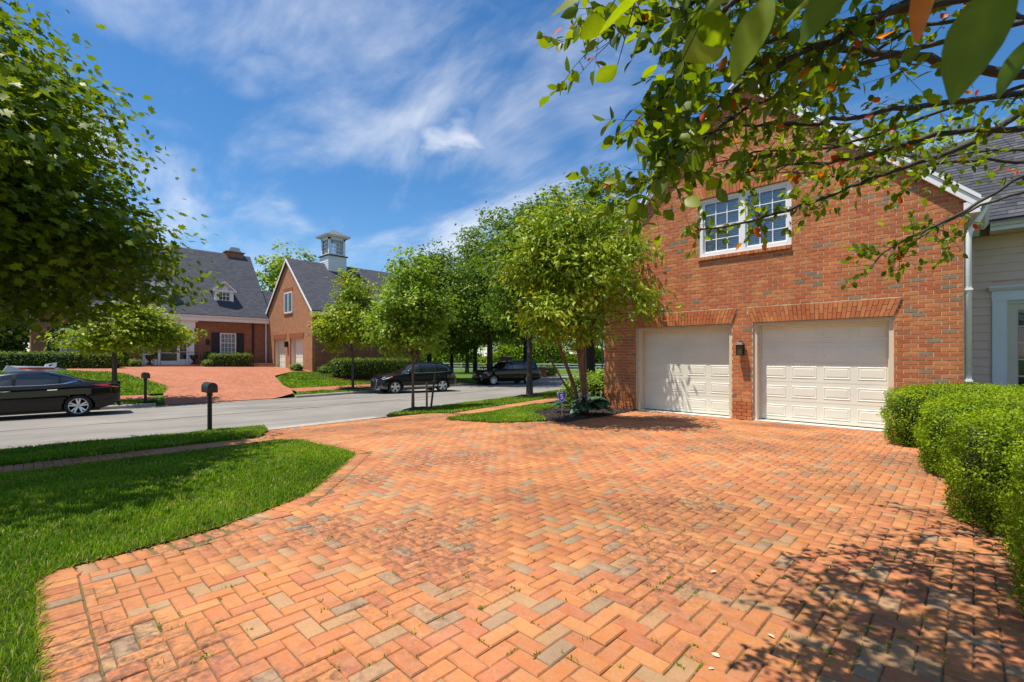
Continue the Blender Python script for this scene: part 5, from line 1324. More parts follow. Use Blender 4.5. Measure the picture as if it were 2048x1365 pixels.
# ------------------------------------------------------------------ the branch tree at the upper right
def at(px, py, Z):
    xc = (px-1024)/950*Z
    return Vector((xc*RGT[0]+Z*FWD[0], xc*RGT[1]+Z*FWD[1], EYE[2]+(712-py)/950*Z))
def front_tree():
    rng = np.random.default_rng(23)
    TB = Vector((2.5, 3.0, 0)); TC = Vector((2.35, 2.95, 2.15))
    t = thing('overhanging_tree', 'leafy tree whose branches hang into the upper right of the picture', 'tree', TB)
    m = MB(); m.tube([TB+Vector((0, 0, -.1)), TB+Vector((0, 0, .05)), TB.lerp(TC, .5), TC, TC+Vector((-.3, -.2, .9)), TC+Vector((-.8, -.5, 1.9))], [.14, .11, .09, .085, .055, .02], 10); m.build('trunk', 'bark', t, smooth=True)
    limbs = [  # px, py, depth along each visible branch, right to left; thickness at its root
        ([(2120,165,2.1),(1900,125,2.15),(1790,110,2.2),(1694,95,2.25),(1560,105,2.3),(1420,150,2.35),(1330,205,2.4)], .015, .25),
        ([(2120,185,2.5),(1900,205,2.55),(1765,222,2.6),(1647,248,2.65),(1553,246,2.7),(1440,255,2.75),(1350,290,2.8)], .010, .15),
        ([(2120,250,2.6),(2048,255,2.7),(1883,265,2.8),(1765,302,2.9),(1670,326,3.0),(1560,330,3.1),(1470,350,3.1)], .013, .2),
        ([(2120,190,2.9),(2048,222,3.0),(1930,293,3.1),(1789,340,3.2),(1680,383,3.3),(1590,416,3.3),(1496,444,3.3),(1395,462,3.2)], .014, .35),
        ([(2120,335,3.3),(2048,326,3.4),(1930,318,3.4),(1789,342,3.5),(1647,352,3.6),(1540,340,3.6)], .009, .35),
        ([(2120,310,3.4),(2048,350,3.5),(1907,435,3.6),(1850,462,3.6),(1789,485,3.7),(1732,545,3.7)], .009, .45),
        ([(2120,370,3.6),(2000,395,3.7),(1900,440,3.7),(1840,470,3.8),(1790,520,3.8)], .007, .4),
        ([(1980,-60,1.7),(1750,30,1.75),(1685,70,1.75),(1553,132,1.8),(1458,190,1.8),(1373,265,1.75),(1335,320,1.7)], .010, .1),
        ([(2100,-150,1.5),(1750,-90,1.5),(1500,-30,1.55),(1410,60,1.6),(1350,150,1.6),(1315,225,1.6)], .009, .25),
        ([(1750,-120,1.9),(1500,-60,1.9),(1370,20,1.9),(1270,50,1.85),(1215,50,1.8)], .007, .35),
        ([(2100,40,2.4),(1950,30,2.5),(1800,60,2.6),(1650,180,2.8),(1560,210,2.9)], .008, .2),
        ([(2120,300,3.9),(1980,300,4.0),(1850,320,4.1),(1700,290,4.2),(1600,290,4.2)], .008, .1),
        ([(1620,60,1.9),(1520,90,1.9),(1440,60,1.9),(1380,110,1.9),(1335,190,1.9),(1310,250,1.85)], .006, .1),
        ([(1700,130,2.2),(1600,170,2.2),(1500,210,2.2),(1420,270,2.15),(1340,330,2.1),(1310,360,2.1)], .006, .1),
        ([(1900,215,2.9),(1780,260,3.0),(1660,300,3.1),(1520,300,3.0),(1420,330,2.9)], .006, .1)]
    br = MB(); tw = MB(); LP = []; LD = []; LN = []; LS = []
    def resample(P, step):
        out = []
        for a, b in zip(P[:-1], P[1:]):
            n = max(1, int((b-a).length/step)); out += [a.lerp(b, k/n) for k in range(n)]
        out.append(P[-1]); return out
    def smoothp(P, k=2):
        for _ in range(k):
            Q = [P[0]]
            for a, b in zip(P[:-1], P[1:]): Q += [a.lerp(b, .25), a.lerp(b, .75)]
            Q.append(P[-1]); P = Q
        return P
    def add_leaf(p, d, sc=1.):
        d = (d+Vector(rng.normal(size=3))*.55+Vector((0, 0, -.25))).normalized()
        n = Vector(rng.normal(size=3))*.75+Vector((0, 0, .9)); n = (n-d*n.dot(d)).normalized()
        LP.append(p); LD.append(d); LN.append(n); LS.append(.061*rng.uniform(.62, 1.22)*sc)
    def twig(p, d, L, r, depth=0, dens=1.):
        n = max(3, int(L/.06)); P = [p]; dd = d.normalized()
        for k in range(n):
            dd = (dd+Vector(rng.normal(size=3))*.13+Vector((0, 0, -.03))).normalized(); P.append(P[-1]+dd*(L/n))
        tw.tube(P, [r*(1-.7*k/n) for k in range(n+1)], 5)
        for k in range(1, n+1):
            q = P[k]; q0 = P[k-1]; dl = (q-q0).normalized()
            for rep in range(2):
                if rng.uniform() < .66*dens: add_leaf(q0.lerp(q, rng.uniform()), dl*.5+Vector(rng.normal(size=3))*.6)
        add_leaf(P[-1], dd)
        if depth < 1 and L > .22:
            for k in (n//2, n*3//4):
                if rng.uniform() < .7: twig(P[k], (dd+Vector(rng.normal(size=3))*.7), L*.5, r*.6, 1, dens)
    for li, (pts, r0, bare) in enumerate(limbs):
        W = [at(*p) for p in pts]
        start = TC+Vector((0, 0, .1+.1*li % .6)); P = [start, start.lerp(W[0], .5)+Vector((0, 0, .12))]+W
        P = smoothp(P); n = len(P)
        P = [P[0]]+[p+Vector(rng.normal(size=3))*.006 for p in P[1:]]
        br.tube(P, [r0*1.7*(1-k/(n-1))**.75+.0028 for k in range(n)], 7)
        V = resample(smoothp(W), .075); m_ = len(V)
        for k in range(1, m_):
            f = k/(m_-1)
            if f < bare and rng.uniform() > .12: continue
            for rep2 in range(2 if rng.uniform() < .45 else 1):
                tng = (V[k]-V[k-1]).normalized(); d = tng*.75+Vector(rng.normal(size=3))*.6
                twig(V[k], d, rng.uniform(.12, .36)*(1.15-.35*f), .0022, 0, 1.0 if li not in (5, 6) else .85)
    # a low overhead limb whose nearest leaves hang just in front of the lens
    W = [at(2250, -260, 1.0), at(2000, -190, .72), at(1800, -150, .66), at(1600, -120, .8), at(1400, -90, 1.0), at(1230, -40, 1.25)]
    P = smoothp([TC+Vector((0, 0, .4)), TC.lerp(W[0], .5)+Vector((0, 0, .35))]+W); n = len(P); br.tube(P, [.016*(1-k/(n-1))**.7+.003 for k in range(n)], 7)
    near = [  # leaf base, leaf tip (px, py), depth, tint, width
        ((1545,-20),(1462,165),.62,.62,.75),((1700,-60),(1600,90),.55,.2,.95),((1870,-70),(1828,92),.50,.94,.95),((2010,-60),(1900,210),.40,.35,.72),((2075,60),(1990,200),.42,.2,.95),
        ((1660,-30),(1560,55),.7,.55,1.),((1480,-40),(1400,30),.9,.8,1.),((1790,60),(1762,75),1.1,.93,1.1),((1300,-25),(1190,75),1.15,.6,.9),((1165,-5),(1098,32),1.2,.85,.85),((1210,30),(1160,78),1.2,.7,1.),((1400,20),(1455,95),.95,.45,1.),((1365,120),(1452,70),1.0,.62,.9),((1950,40),(1905,95),.75,.75,.9),((1235,130),(1190,165),1.25,.5,.9)]
    for (b, e, Z, ti, wd) in near:
        B = at(b[0], b[1], Z); E = at(e[0], e[1], Z*1.06); L = (E-B).length; d = (E-B).normalized()
        n = (Vector(EYE)-B).normalized()*.6+Vector(rng.normal(size=3))*.35+Vector((0, 0, .35)); n = (n-d*n.dot(d)).normalized()
        LP.append(B); LD.append(d); LN.append(n); LS.append((L, ti, wd))
        pb = min(P, key=lambda q: (q-B).length); tw.tube([pb, pb.lerp(B, .5)+Vector((0, 0, -.005)), B], [.0022, .0016, .001], 5)
    # twigs of the crown above the picture, which shade the driveway
    for k in range(1000):
        d = Vector(rng.normal(size=3)); d.normalize(); c = Vector((-.35, 2.35, 3.75))+Vector((d.x*1.25, d.y*1.35, d.z*.6))*rng.uniform(.3, 1)**.5
        if k % 4 == 0: c = Vector((-.25, .15, 2.95))+Vector((d.x*.75, d.y*.65, d.z*.3))*rng.uniform(.2, 1)**.5  # every fourth twig is added unseen above the lens to shade the nearest leaves
        zc = c.x*FWD[0]+c.y*FWD[1]; uu, vv, _ = view(np.array([c.x]), np.array([c.y]), np.array([c.z]))
        if zc > .1 and vv[0] > -70 and uu[0] < 2150: continue
        twig(c, Vector(rng.normal(size=3)), rng.uniform(.2, .4), .003, 0, 1.)
    br.build('branches', 'twig', t, smooth=True); tw.build('twigs', 'twig', t, kind='stuff', smooth=True)
    S = []; T = []; Wd = []
    for q in LS:
        if isinstance(q, tuple): S.append(q[0]); T.append(q[1]); Wd.append(q[2])
        else:
            S.append(q); Wd.append(rng.uniform(.9, 1.25)); x = rng.uniform(); T.append(rng.uniform(0, .86) if x > .045 else rng.uniform(.92, 1.))
    S = np.array(S); T = np.array(T); Wd = np.array(Wd); P = np.array([tuple(p) for p in LP]); Y = np.array([tuple(p) for p in LD]); N_ = np.array([tuple(p) for p in LN]); X = np.cross(Y, N_)
    u, v, d = view(P[:, 0], P[:, 1], P[:, 2]); zc = P[:, 0]*FWD[0]+P[:, 1]*FWD[1]
    vis = (zc > .1) & (u > -20) & (u < 2080) & (v > -150) & (v < 1365)
    rank = np.where(vis, -S/np.maximum(d, .05), 9.); order = np.argsort(rank); ind = order[:300]; rest = order[300:]
    fine = [(0,0),( .12,.10),(.24,.26),(.29,.42),(.27,.58),(.19,.76),(.08,.91),(0,1)]
    tv = []; tf = []
    for x, y in fine: tv += [(-x, y, .16*x-.10*(y-.4)**2), (0, y, -.10*(y-.4)**2), (x, y, .16*x-.10*(y-.4)**2)]
    for k in range(len(fine)-1): tf += [(3*k, 3*k+1, 3*k+4, 3*k+3), (3*k+1, 3*k+2, 3*k+5, 3*k+4)]
    tv = np.array(tv); cache = {}
    for i in ind:
        key = int(T[i]*20)
        if key not in cache:
            me = bpy.data.meshes.new('leaf'); me.from_pydata(tv.tolist(), [], tf); a = me.attributes.new('tint', 'FLOAT', 'POINT'); a.data.foreach_set('value', [float(min(T[i]+(.14 if (q % 3 == 1 and T[i] < .7) else 0), 1)) for q in range(len(tv))]); me.materials.append(MT['pear'])
            for p in me.polygons: p.use_smooth = True
            cache[key] = me
        o = bpy.data.objects.new('leaf', cache[key]); COL.link(o); o.parent = t; p = P[i]-np.array(TB); x, y, n = X[i]*S[i]*Wd[i], Y[i]*S[i], N_[i]*S[i]
        o.matrix_local = Matrix(((x[0], y[0], n[0], p[0]), (x[1], y[1], n[1], p[1]), (x[2], y[2], n[2], p[2]), (0, 0, 0, 1)))
    leaves('foliage', T_OVAL, P[rest], X[rest]*Wd[rest][:, None], Y[rest], N_[rest], S[rest], T[rest], 'pear', t, 'stuff')
front_tree()

# ------------------------------------------------------------------ vehicles
def cubic(xs, ys):
    xs = np.array(xs, float); ys = np.array(ys, float)
    d = np.diff(ys)/np.diff(xs); m = np.zeros_like(ys); m[1:-1] = np.where(d[1:]*d[:-1] > 0, 2*d[1:]*d[:-1]/(d[1:]+d[:-1]+1e-12), 0); m[0] = d[0]; m[-1] = d[-1]
    def f(x):
        x = np.clip(np.asarray(x, float), xs[0], xs[-1]); i = np.clip(np.searchsorted(xs, x, side='right')-1, 0, len(xs)-2); h = xs[i+1]-xs[i]; t = (x-xs[i])/h
        return (2*t**3-3*t**2+1)*ys[i]+(t**3-2*t**2+t)*h*m[i]+(-2*t**3+3*t**2)*ys[i+1]+(t**3-t**2)*h*m[i+1]
    return f
def make_car(p):
    """local frame: front towards +x, left side +y, wheels on z=0"""
    L = p['L']; t = thing('parked_car', p['label'], 'car', p['loc'], p['rot'], 'cars parked across the street' if p.get('group', True) else None)
    top = cubic(*zip(*p['top'])); belt = cubic(*zip(*p['belt'])); hw = cubic(*zip(*p['hw'])); tw = cubic(*zip(*p['tw'])); zb = cubic(*zip(*p['zb']))
    S = np.unique(np.concatenate([np.linspace(0, L, int(L/.035)), np.array(p['cuts'])]))
    rings = []
    for s in S:
        w, b, z1, wt, z0 = float(hw(s)), float(belt(s)), float(top(s)), float(tw(s)), float(zb(s))
        b = min(b, z1-.02); wt = min(wt, w*.95)
        key = [(0, z0), (.80*w, z0), (.955*w, z0+.04), (.985*w, z0+.16), (1.0*w, z0+(b-z0)*.55), (.99*w, b-.07), (.955*w, b), (.955*w+(wt-.955*w)*.52, b+(z1-b)*.55), (wt, z1-min(.05, (z1-b)*.25)), (wt*.86, z1-.006), (wt*.5, z1+.010), (0, z1+.014)]
        sub = [2, 1, 2, 4, 5, 3, 7, 6, 2, 3, 3]; R = []
        for (a, c, k) in zip(key[:-1], key[1:], sub):
            for q in range(k): R.append((a[0]+(c[0]-a[0])*q/k, a[1]+(c[1]-a[1])*q/k))
        R.append(key[-1]); rings.append(R)
    R = np.array(rings); ns, nr, _ = R.shape
    i_belt = 2+1+2+4+5+3; i_roof = i_belt+7+6
    cats = {}
    def X(s): return L/2-s
    for side in (1, -1):
        for i in range(ns-1):
            sm = (S[i]+S[i+1])/2
            for j in range(nr-1):
                q = [R[i, j], R[i+1, j], R[i+1, j+1], R[i, j+1]]; z = sum(a[1] for a in q)/4; y = sum(a[0] for a in q)/4
                if any((sm-wx)**2+(z-p['wr'])**2 < p['ar']**2 for wx in p['wheels']) and y > .5*float(hw(sm)) and z < 1.1: continue
                cat = 'body'; ztop = float(top(sm)); bl = float(belt(sm))
                if i_belt <= j < i_roof and z > bl+.035 and z < ztop-p.get('pil', .085):
                    for k, (a, b_) in enumerate(p['win']):
                        if a < sm < b_: cat = ('window', side, k)
                elif j >= i_roof-1 and y < float(tw(sm))*1.0-.03:
                    if p['ws'][0] < sm < p['ws'][1]: cat = 'windscreen'
                    elif p['rw'][0] < sm < p['rw'][1]: cat = 'rear_window'
                if cat == 'body' and p.get('clad') and z < p['clad'] and y > .3: cat = 'cladding'
                vs = [(X(S[i]), side*q[0][0], q[0][1]), (X(S[i+1]), side*q[1][0], q[1][1]), (X(S[i+1]), side*q[2][0], q[2][1]), (X(S[i]), side*q[3][0], q[3][1])]
                cats.setdefault(cat, []).append(vs if side > 0 else vs[::-1])
    for k in (0, ns-1):   # nose and tail caps
        for side in (1, -1):
            c = (X(S[k]), 0, (R[k, 0, 1]+R[k, -1, 1])/2)
            for j in range(nr-1):
                tri = [c, (X(S[k]), side*R[k, j, 0], R[k, j, 1]), (X(S[k]), side*R[k, j+1, 0], R[k, j+1, 1])]
                cats.setdefault('body', []).append(tri)
    def emit(name, fl, mat):
        vi = {}; V = []; F = []
        for f in fl:
            ids = []
            for a in f:
                key = (round(a[0], 4), round(a[1], 4), round(a[2], 4))
                if key not in vi: vi[key] = len(V); V.append(key)
                ids.append(vi[key])
            ids = [q for n_, q in enumerate(ids) if ids.index(q) == n_]
            if len(ids) > 2: F.append(ids)
        me = bpy.data.meshes.new(name); me.from_pydata(V, [], F)
        bm = bmesh.new(); bm.from_mesh(me); bmesh.ops.recalc_face_normals(bm, faces=bm.faces[:]); bm.to_mesh(me); bm.free()
        o = link(name, me, mat, t); smooth_by_angle(o, 50); return o
    parts = {}
    for c, fl in cats.items():
        if c == 'body': parts['body'] = emit('body', fl, p['paint'])
        elif c == 'cladding': emit('cladding', fl, p.get('cladmat', 'plastic'))
        elif c in ('windscreen', 'rear_window'): emit(c, fl, 'carglass')
        else: emit('side_window', fl, 'carglass')
    ys = lambda s, z: float(np.interp(z, R[int(np.argmin(abs(S-s))), 2:i_roof, 1], R[int(np.argmin(abs(S-s))), 2:i_roof, 0]))
    def on(s, z, side, off=.006): return (X(s), side*(ys(s, z)+off), z)
    def line(name, pts, r, mat, par=t): # a moulding that follows the flank
        for side in (1, -1):
            m = MB(); m.tube([on(s, z, side, r*.3) for s, z in pts], r, 6); m.build(name, mat, par, local=True, smooth=True)
    def patch(name, poly, mat, off=.006, sides=(1, -1), bulge=.0):
        for side in sides:
            P = densify(poly, .05); c = (sum(a for a, b in P)/len(P), sum(b for a, b in P)/len(P))
            m = MB(); vs = [on(c[0], c[1], side, off+bulge)]+[on(a, b, side, off) for a, b in P]+[on(a, b, side, -.02) for a, b in P]; n = len(P)
            fs = [(0, 1+k, 1+(k+1) % n) for k in range(n)]+[(1+k, 1+n+k, 1+n+(k+1) % n, 1+(k+1) % n) for k in range(n)]
            if side < 0: fs = [f[::-1] for f in fs]
            m.add(vs, fs); o = m.build(name, mat, t, local=True)
            bm = bmesh.new(); bm.from_mesh(o.data); bmesh.ops.recalc_face_normals(bm, faces=bm.faces[:]); bm.to_mesh(o.data); bm.free()
    # wheels
    wr = p['wr']; hwid = float(hw(L/2))
    for wx in p['wheels']:
        for side in (1, -1):
            yo = side*(hwid-.02); x = X(wx)
            m = MB(); tw_ = .23
            prof = [(wr*.70, -tw_), (wr*.93, -tw_), (wr, -tw_+.03), (wr, -.03), (wr*.95, -.004), (wr*.72, 0), (wr*.70, -.02)]
            m.lathe([(a, b*side) for a, b in prof], (x, yo, wr), 30, 'y'); w = m.build('wheel', 'tyre', t, local=True, smooth=True)
            m = MB(); m.lathe([(wr*.715, -.005*side), (wr*.70, -.022*side), (wr*.655, -.03*side), (wr*.64, -.16*side), (0, -.165*side)], (x, yo, wr), 30, 'y'); m.build('rim', p['rimdark'], w, local=True, smooth=True)
            m = MB(); m.lathe([(wr*.715, -.004*side), (wr*.705, .002*side), (wr*.66, -.006*side), (wr*.655, -.028*side)], (x, yo, wr), 30, 'y'); m.build('rim_lip', p['spoke'][4], w, local=True, smooth=True)
            nsp, split, w0, w1, smat = p['spoke']
            for k in range(nsp):
                for sg in ((-1, 1) if split else (0,)):
                    a = 2*PI*k/nsp+.3; da = sg*split; m = MB()
                    def pt(r_, ang, dy): return (x+r_*math.cos(ang), yo+dy*side, wr+r_*math.sin(ang))
                    i0, i1 = wr*.10, wr*.67; a0, a1 = a+da*.25, a+da
                    vs = [pt(i0, a0-w0/i0*.5, -.03), pt(i0, a0+w0/i0*.5, -.03), pt(i1, a1+w1/i1*.5, -.012), pt(i1, a1-w1/i1*.5, -.012), pt(i0, a0-w0/i0*.5, -.07), pt(i0, a0+w0/i0*.5, -.07), pt(i1, a1+w1/i1*.5, -.06), pt(i1, a1-w1/i1*.5, -.06)]
                    m.add(vs, [(0, 1, 2, 3), (7, 6, 5, 4), (0, 4, 5, 1), (1, 5, 6, 2), (2, 6, 7, 3), (3, 7, 4, 0)]); m.build('spoke', smat, w, local=True)
            m = MB(); m.lathe([(0, -.015*side), (wr*.10, -.018*side), (wr*.16, -.034*side), (wr*.16, -.07*side)], (x, yo, wr), 14, 'y'); m.build('hub_cap', smat, w, local=True, smooth=True)
            m = MB(); ar = p['ar']+.004; vs = []; fs = []
            for k in range(25):
                an = -.25+(PI+.5)*k/24
                vs += [(x+ar*math.cos(an), side*(ys(wx+ar*math.cos(an)*.98, .5)-.004), wr+ar*math.sin(an)), (x+ar*math.cos(an), side*.45, wr+ar*math.sin(an))]
                if k: fs.append((2*k-2, 2*k-1, 2*k+1, 2*k))
            fs.append(tuple(2*k+1 for k in range(25))); m.add(vs, fs); m.build('wheel_well', 'plastic', t, local=True)
    u = MB(); u.box(-L/2+.5, L/2-.5, -hwid*.8, hwid*.8, p['zb'][1][1]-.04, p['zb'][1][1]+.03); u.build('underbody', 'plastic', t, local=True)
    p['extra'](dict(t=t, X=X, on=on, line=line, patch=patch, L=L, hw=hw, belt=belt, top=top, ys=ys, tw=tw))
    return t

def mirror(c, s, z):
    for side in (1, -1):
        m = MB(); y = side*(c['ys'](s, z)+.10); x = c['X'](s)
        m.lathe([(0, -.10), (.05, -.09), (.075, -.03), (.078, .05), (.06, .09), (0, .10)], (x, y, z), 12, 'y'); o = m.build('mirror', 'carblack', c['t'], local=True, smooth=True)
def sedan_extra(c):
    c['line']('window_trim', [(1.55, 1.0), (2.2, 1.005), (3.0, 1.01), (3.55, 1.04), (3.86, 1.11)], .011, 'chrome')
    c['patch']('pillar_trim', [(3.45, 1.03), (3.62, 1.045), (3.98, 1.17), (3.90, 1.165)], 'chrome', .008)
    for s in (1.42, 2.50, 3.40): c['line']('door_seam', [(s, .34), (s+.01, .6), (s+.02, .92)], .0035, 'black')
    c['line']('sill_seam', [(1.35, .33), (3.45, .33)], .004, 'black')
    c['line']('flank_crease', [(.9, .80), (2., .82), (3.2, .86), (4.4, .93)], .006, 'carblack')
    for s in (2.30, 3.28): c['patch']('door_handle', [(s-.11, .845), (s+.11, .855), (s+.11, .885), (s-.11, .875)], 'chrome', .022)
    c['patch']('tail_lamp', [(4.18, .99), (4.45, .93), (4.78, .90), (4.86, .93), (4.84, 1.0), (4.5, 1.0)], 'redlamp', .012)
    c['patch']('reflector', [(4.66, .905), (4.84, .875), (4.86, .90), (4.7, .925)], 'amberlamp', .016)
    c['patch']('head_lamp', [(.18, .66), (.5, .74), (.75, .80), (.5, .70)], 'lamp', .01)
    t = c['t']; L = c['L']
    m = MB(); m.box(-L/2-.01, -L/2+.10, -.66, .66, .98, 1.045); m.build('boot_spoiler', 'carblack', t, local=True)
    m = MB(); m.box(-L/2-.012, -L/2+.05, -.7, .7, .26, .40); m.build('rear_valance', 'plastic', t, local=True)
    mirror(c, 1.68, 1.02)
def q5_extra(c):
    t = c['t']; L = c['L']
    c['line']('window_trim', [(1.45, 1.11), (2.2, 1.12), (3.2, 1.13), (4.1, 1.17)], .012, 'chrome')
    c['line']('window_trim', [(1.50, 1.14), (1.75, 1.30), (2.05, 1.50), (2.4, 1.59), (3.0, 1.61), (3.6, 1.57), (4.0, 1.46), (4.2, 1.20)], .010, 'chrome')
    for s in (1.40, 2.42, 3.42): c['line']('door_seam', [(s, .46), (s+.01, 1.02)], .0035, 'black')
    for s in (2.2, 3.22): c['patch']('door_handle', [(s-.11, .93), (s+.11, .935), (s+.11, .965), (s-.11, .96)], 'carblue', .022)
    c['patch']('rocker_trim', [(1.35, .36), (3.35, .36), (3.35, .44), (1.35, .44)], 'alloy', .012)
    c['patch']('head_lamp', [(.16, .86), (.42, .90), (.70, .97), (.55, .87), (.22, .80)], 'lamp', .012)
    c['patch']('indicator', [(.50, .92), (.74, .965), (.70, .93), (.55, .895)], 'amberlamp', .02)
    c['patch']('tail_lamp', [(4.25, 1.05), (4.55, 1.02), (4.62, .95), (4.3, .96)], 'redlamp', .012)
    f = L/2
    g = MB(); g.prism([(-.42, .82), (.42, .82), (.52, .68), (.40, .38), (-.40, .38), (-.52, .68)], f-.03, f+.035, 'x'); go = g.build('grille', 'plastic', t, local=True)
    for k in range(6):
        g = MB(); z = .44+k*.065; g.box(f+.036, f+.044, -.42, .42, z, z+.016); g.build('grille_bar', 'black', go, local=True)
    g = MB(); g.tube([(f+.03, -.42, .83), (f+.04, 0, .835), (f+.03, .42, .83), (f+.025, .53, .68), (f+.03, .41, .37), (f+.035, -.41, .37), (f+.025, -.53, .68), (f+.03, -.42, .83)], .014, 6); g.build('grille_surround', 'alloy', go, local=True)
    for k in range(4):
        g = MB(); a = [(f+.05, -.135+.09*k+.055*math.cos(q), .74+.055*math.sin(q)) for q in np.linspace(0, 2*PI, 15)]; g.tube(a, .007, 5); g.build('emblem_ring', 'chrome', go, local=True)
    for s in (-1, 1):
        g = MB(); y0 = s*.60; y1 = s*.82
        g.tube([(f-.10, y0, .36), (f-.02, y0*1.0, .60), (f-.14, y1*.96, .52), (f-.22, y1, .36), (f-.10, y0, .36)], .022, 6); g.build('fog_lamp_surround', 'alloy', t, local=True)
    g = MB(); g.box(f-.12, f+.03, -.62, .62, .24, .30); g.build('bumper_lip', 'alloy', t, local=True)
    for s in (-1, 1):
        g = MB(); g.tube([(L/2-1.95, s*.60, 1.60), (L/2-2.2, s*.60, 1.70), (L/2-3.5, s*.60, 1.71), (L/2-3.9, s*.60, 1.63)], .016, 6); g.build('roof_rail', 'black', t, local=True)
    mirror(c, 1.72, 1.16)
def jeep_extra(c):
    t = c['t']; L = c['L']; f = L/2
    c['line']('window_trim', [(1.55, 1.19), (2.5, 1.20), (4.6, 1.22)], .011, 'darkalloy')
    for s in (1.55, 2.6, 3.65): c['line']('door_seam', [(s, .5), (s+.01, 1.1)], .0035, 'black')
    for s in (2.4, 3.45): c['patch']('door_handle', [(s-.11, 1.0), (s+.11, 1.0), (s+.11, 1.035), (s-.11, 1.035)], 'carblack', .022)
    c['patch']('head_lamp', [(.05, .99), (.36, 1.0), (.42, .93), (.08, .90)], 'lamp', .012); c['patch']('indicator', [(.42, .80), (.52, .80), (.52, .74), (.42, .74)], 'amberlamp', .012)
    g = MB(); g.box(f-.04, f+.03, -.62, .62, .86, 1.02); go = g.build('grille', 'plastic', t, local=True)
    for k in range(7):
        g = MB(); y = -.54+k*.18; g.box(f+.031, f+.05, y-.055, y+.055, .865, 1.015); g.build('grille_slot', 'chrome', go, local=True)
    g = MB(); g.box(f-.10, f+.05, -.75, .75, .42, .47); g.build('bumper_trim', 'chrome', t, local=True)
    g = MB(); g.box(f-.06, f+.045, -.27, .27, .55, .67); g.build('number_plate', MT['redpaint'], t, local=True)
    for s in (-1, 1):
        g = MB(); g.tube([(L/2-2.1, s*.62, 1.76), (L/2-2.4, s*.62, 1.83), (L/2-4.3, s*.62, 1.83), (L/2-4.7, s*.62, 1.76)], .018, 6); g.build('roof_rail', 'black', t, local=True)
        g = MB(); g.box(f-.07, f+.03, s*.62-.14, s*.62+.14, .60, .78); g.build('fog_lamp', 'lamp', t, local=True)
    mirror(c, 1.85, 1.24)
def white_extra(c):
    t = c['t']; f = c['L']/2; g = MB(); g.box(f-.05, f+.02, -.5, .5, .5, .72); g.build('grille', 'plastic', t, local=True)
    c['patch']('head_lamp', [(.1, .78), (.45, .86), (.5, .78), (.15, .70)], 'lamp', .012); mirror(c, 1.7, 1.1)
def zst(x, y): return float(HS(np.array([x]), np.array([y]))[0])
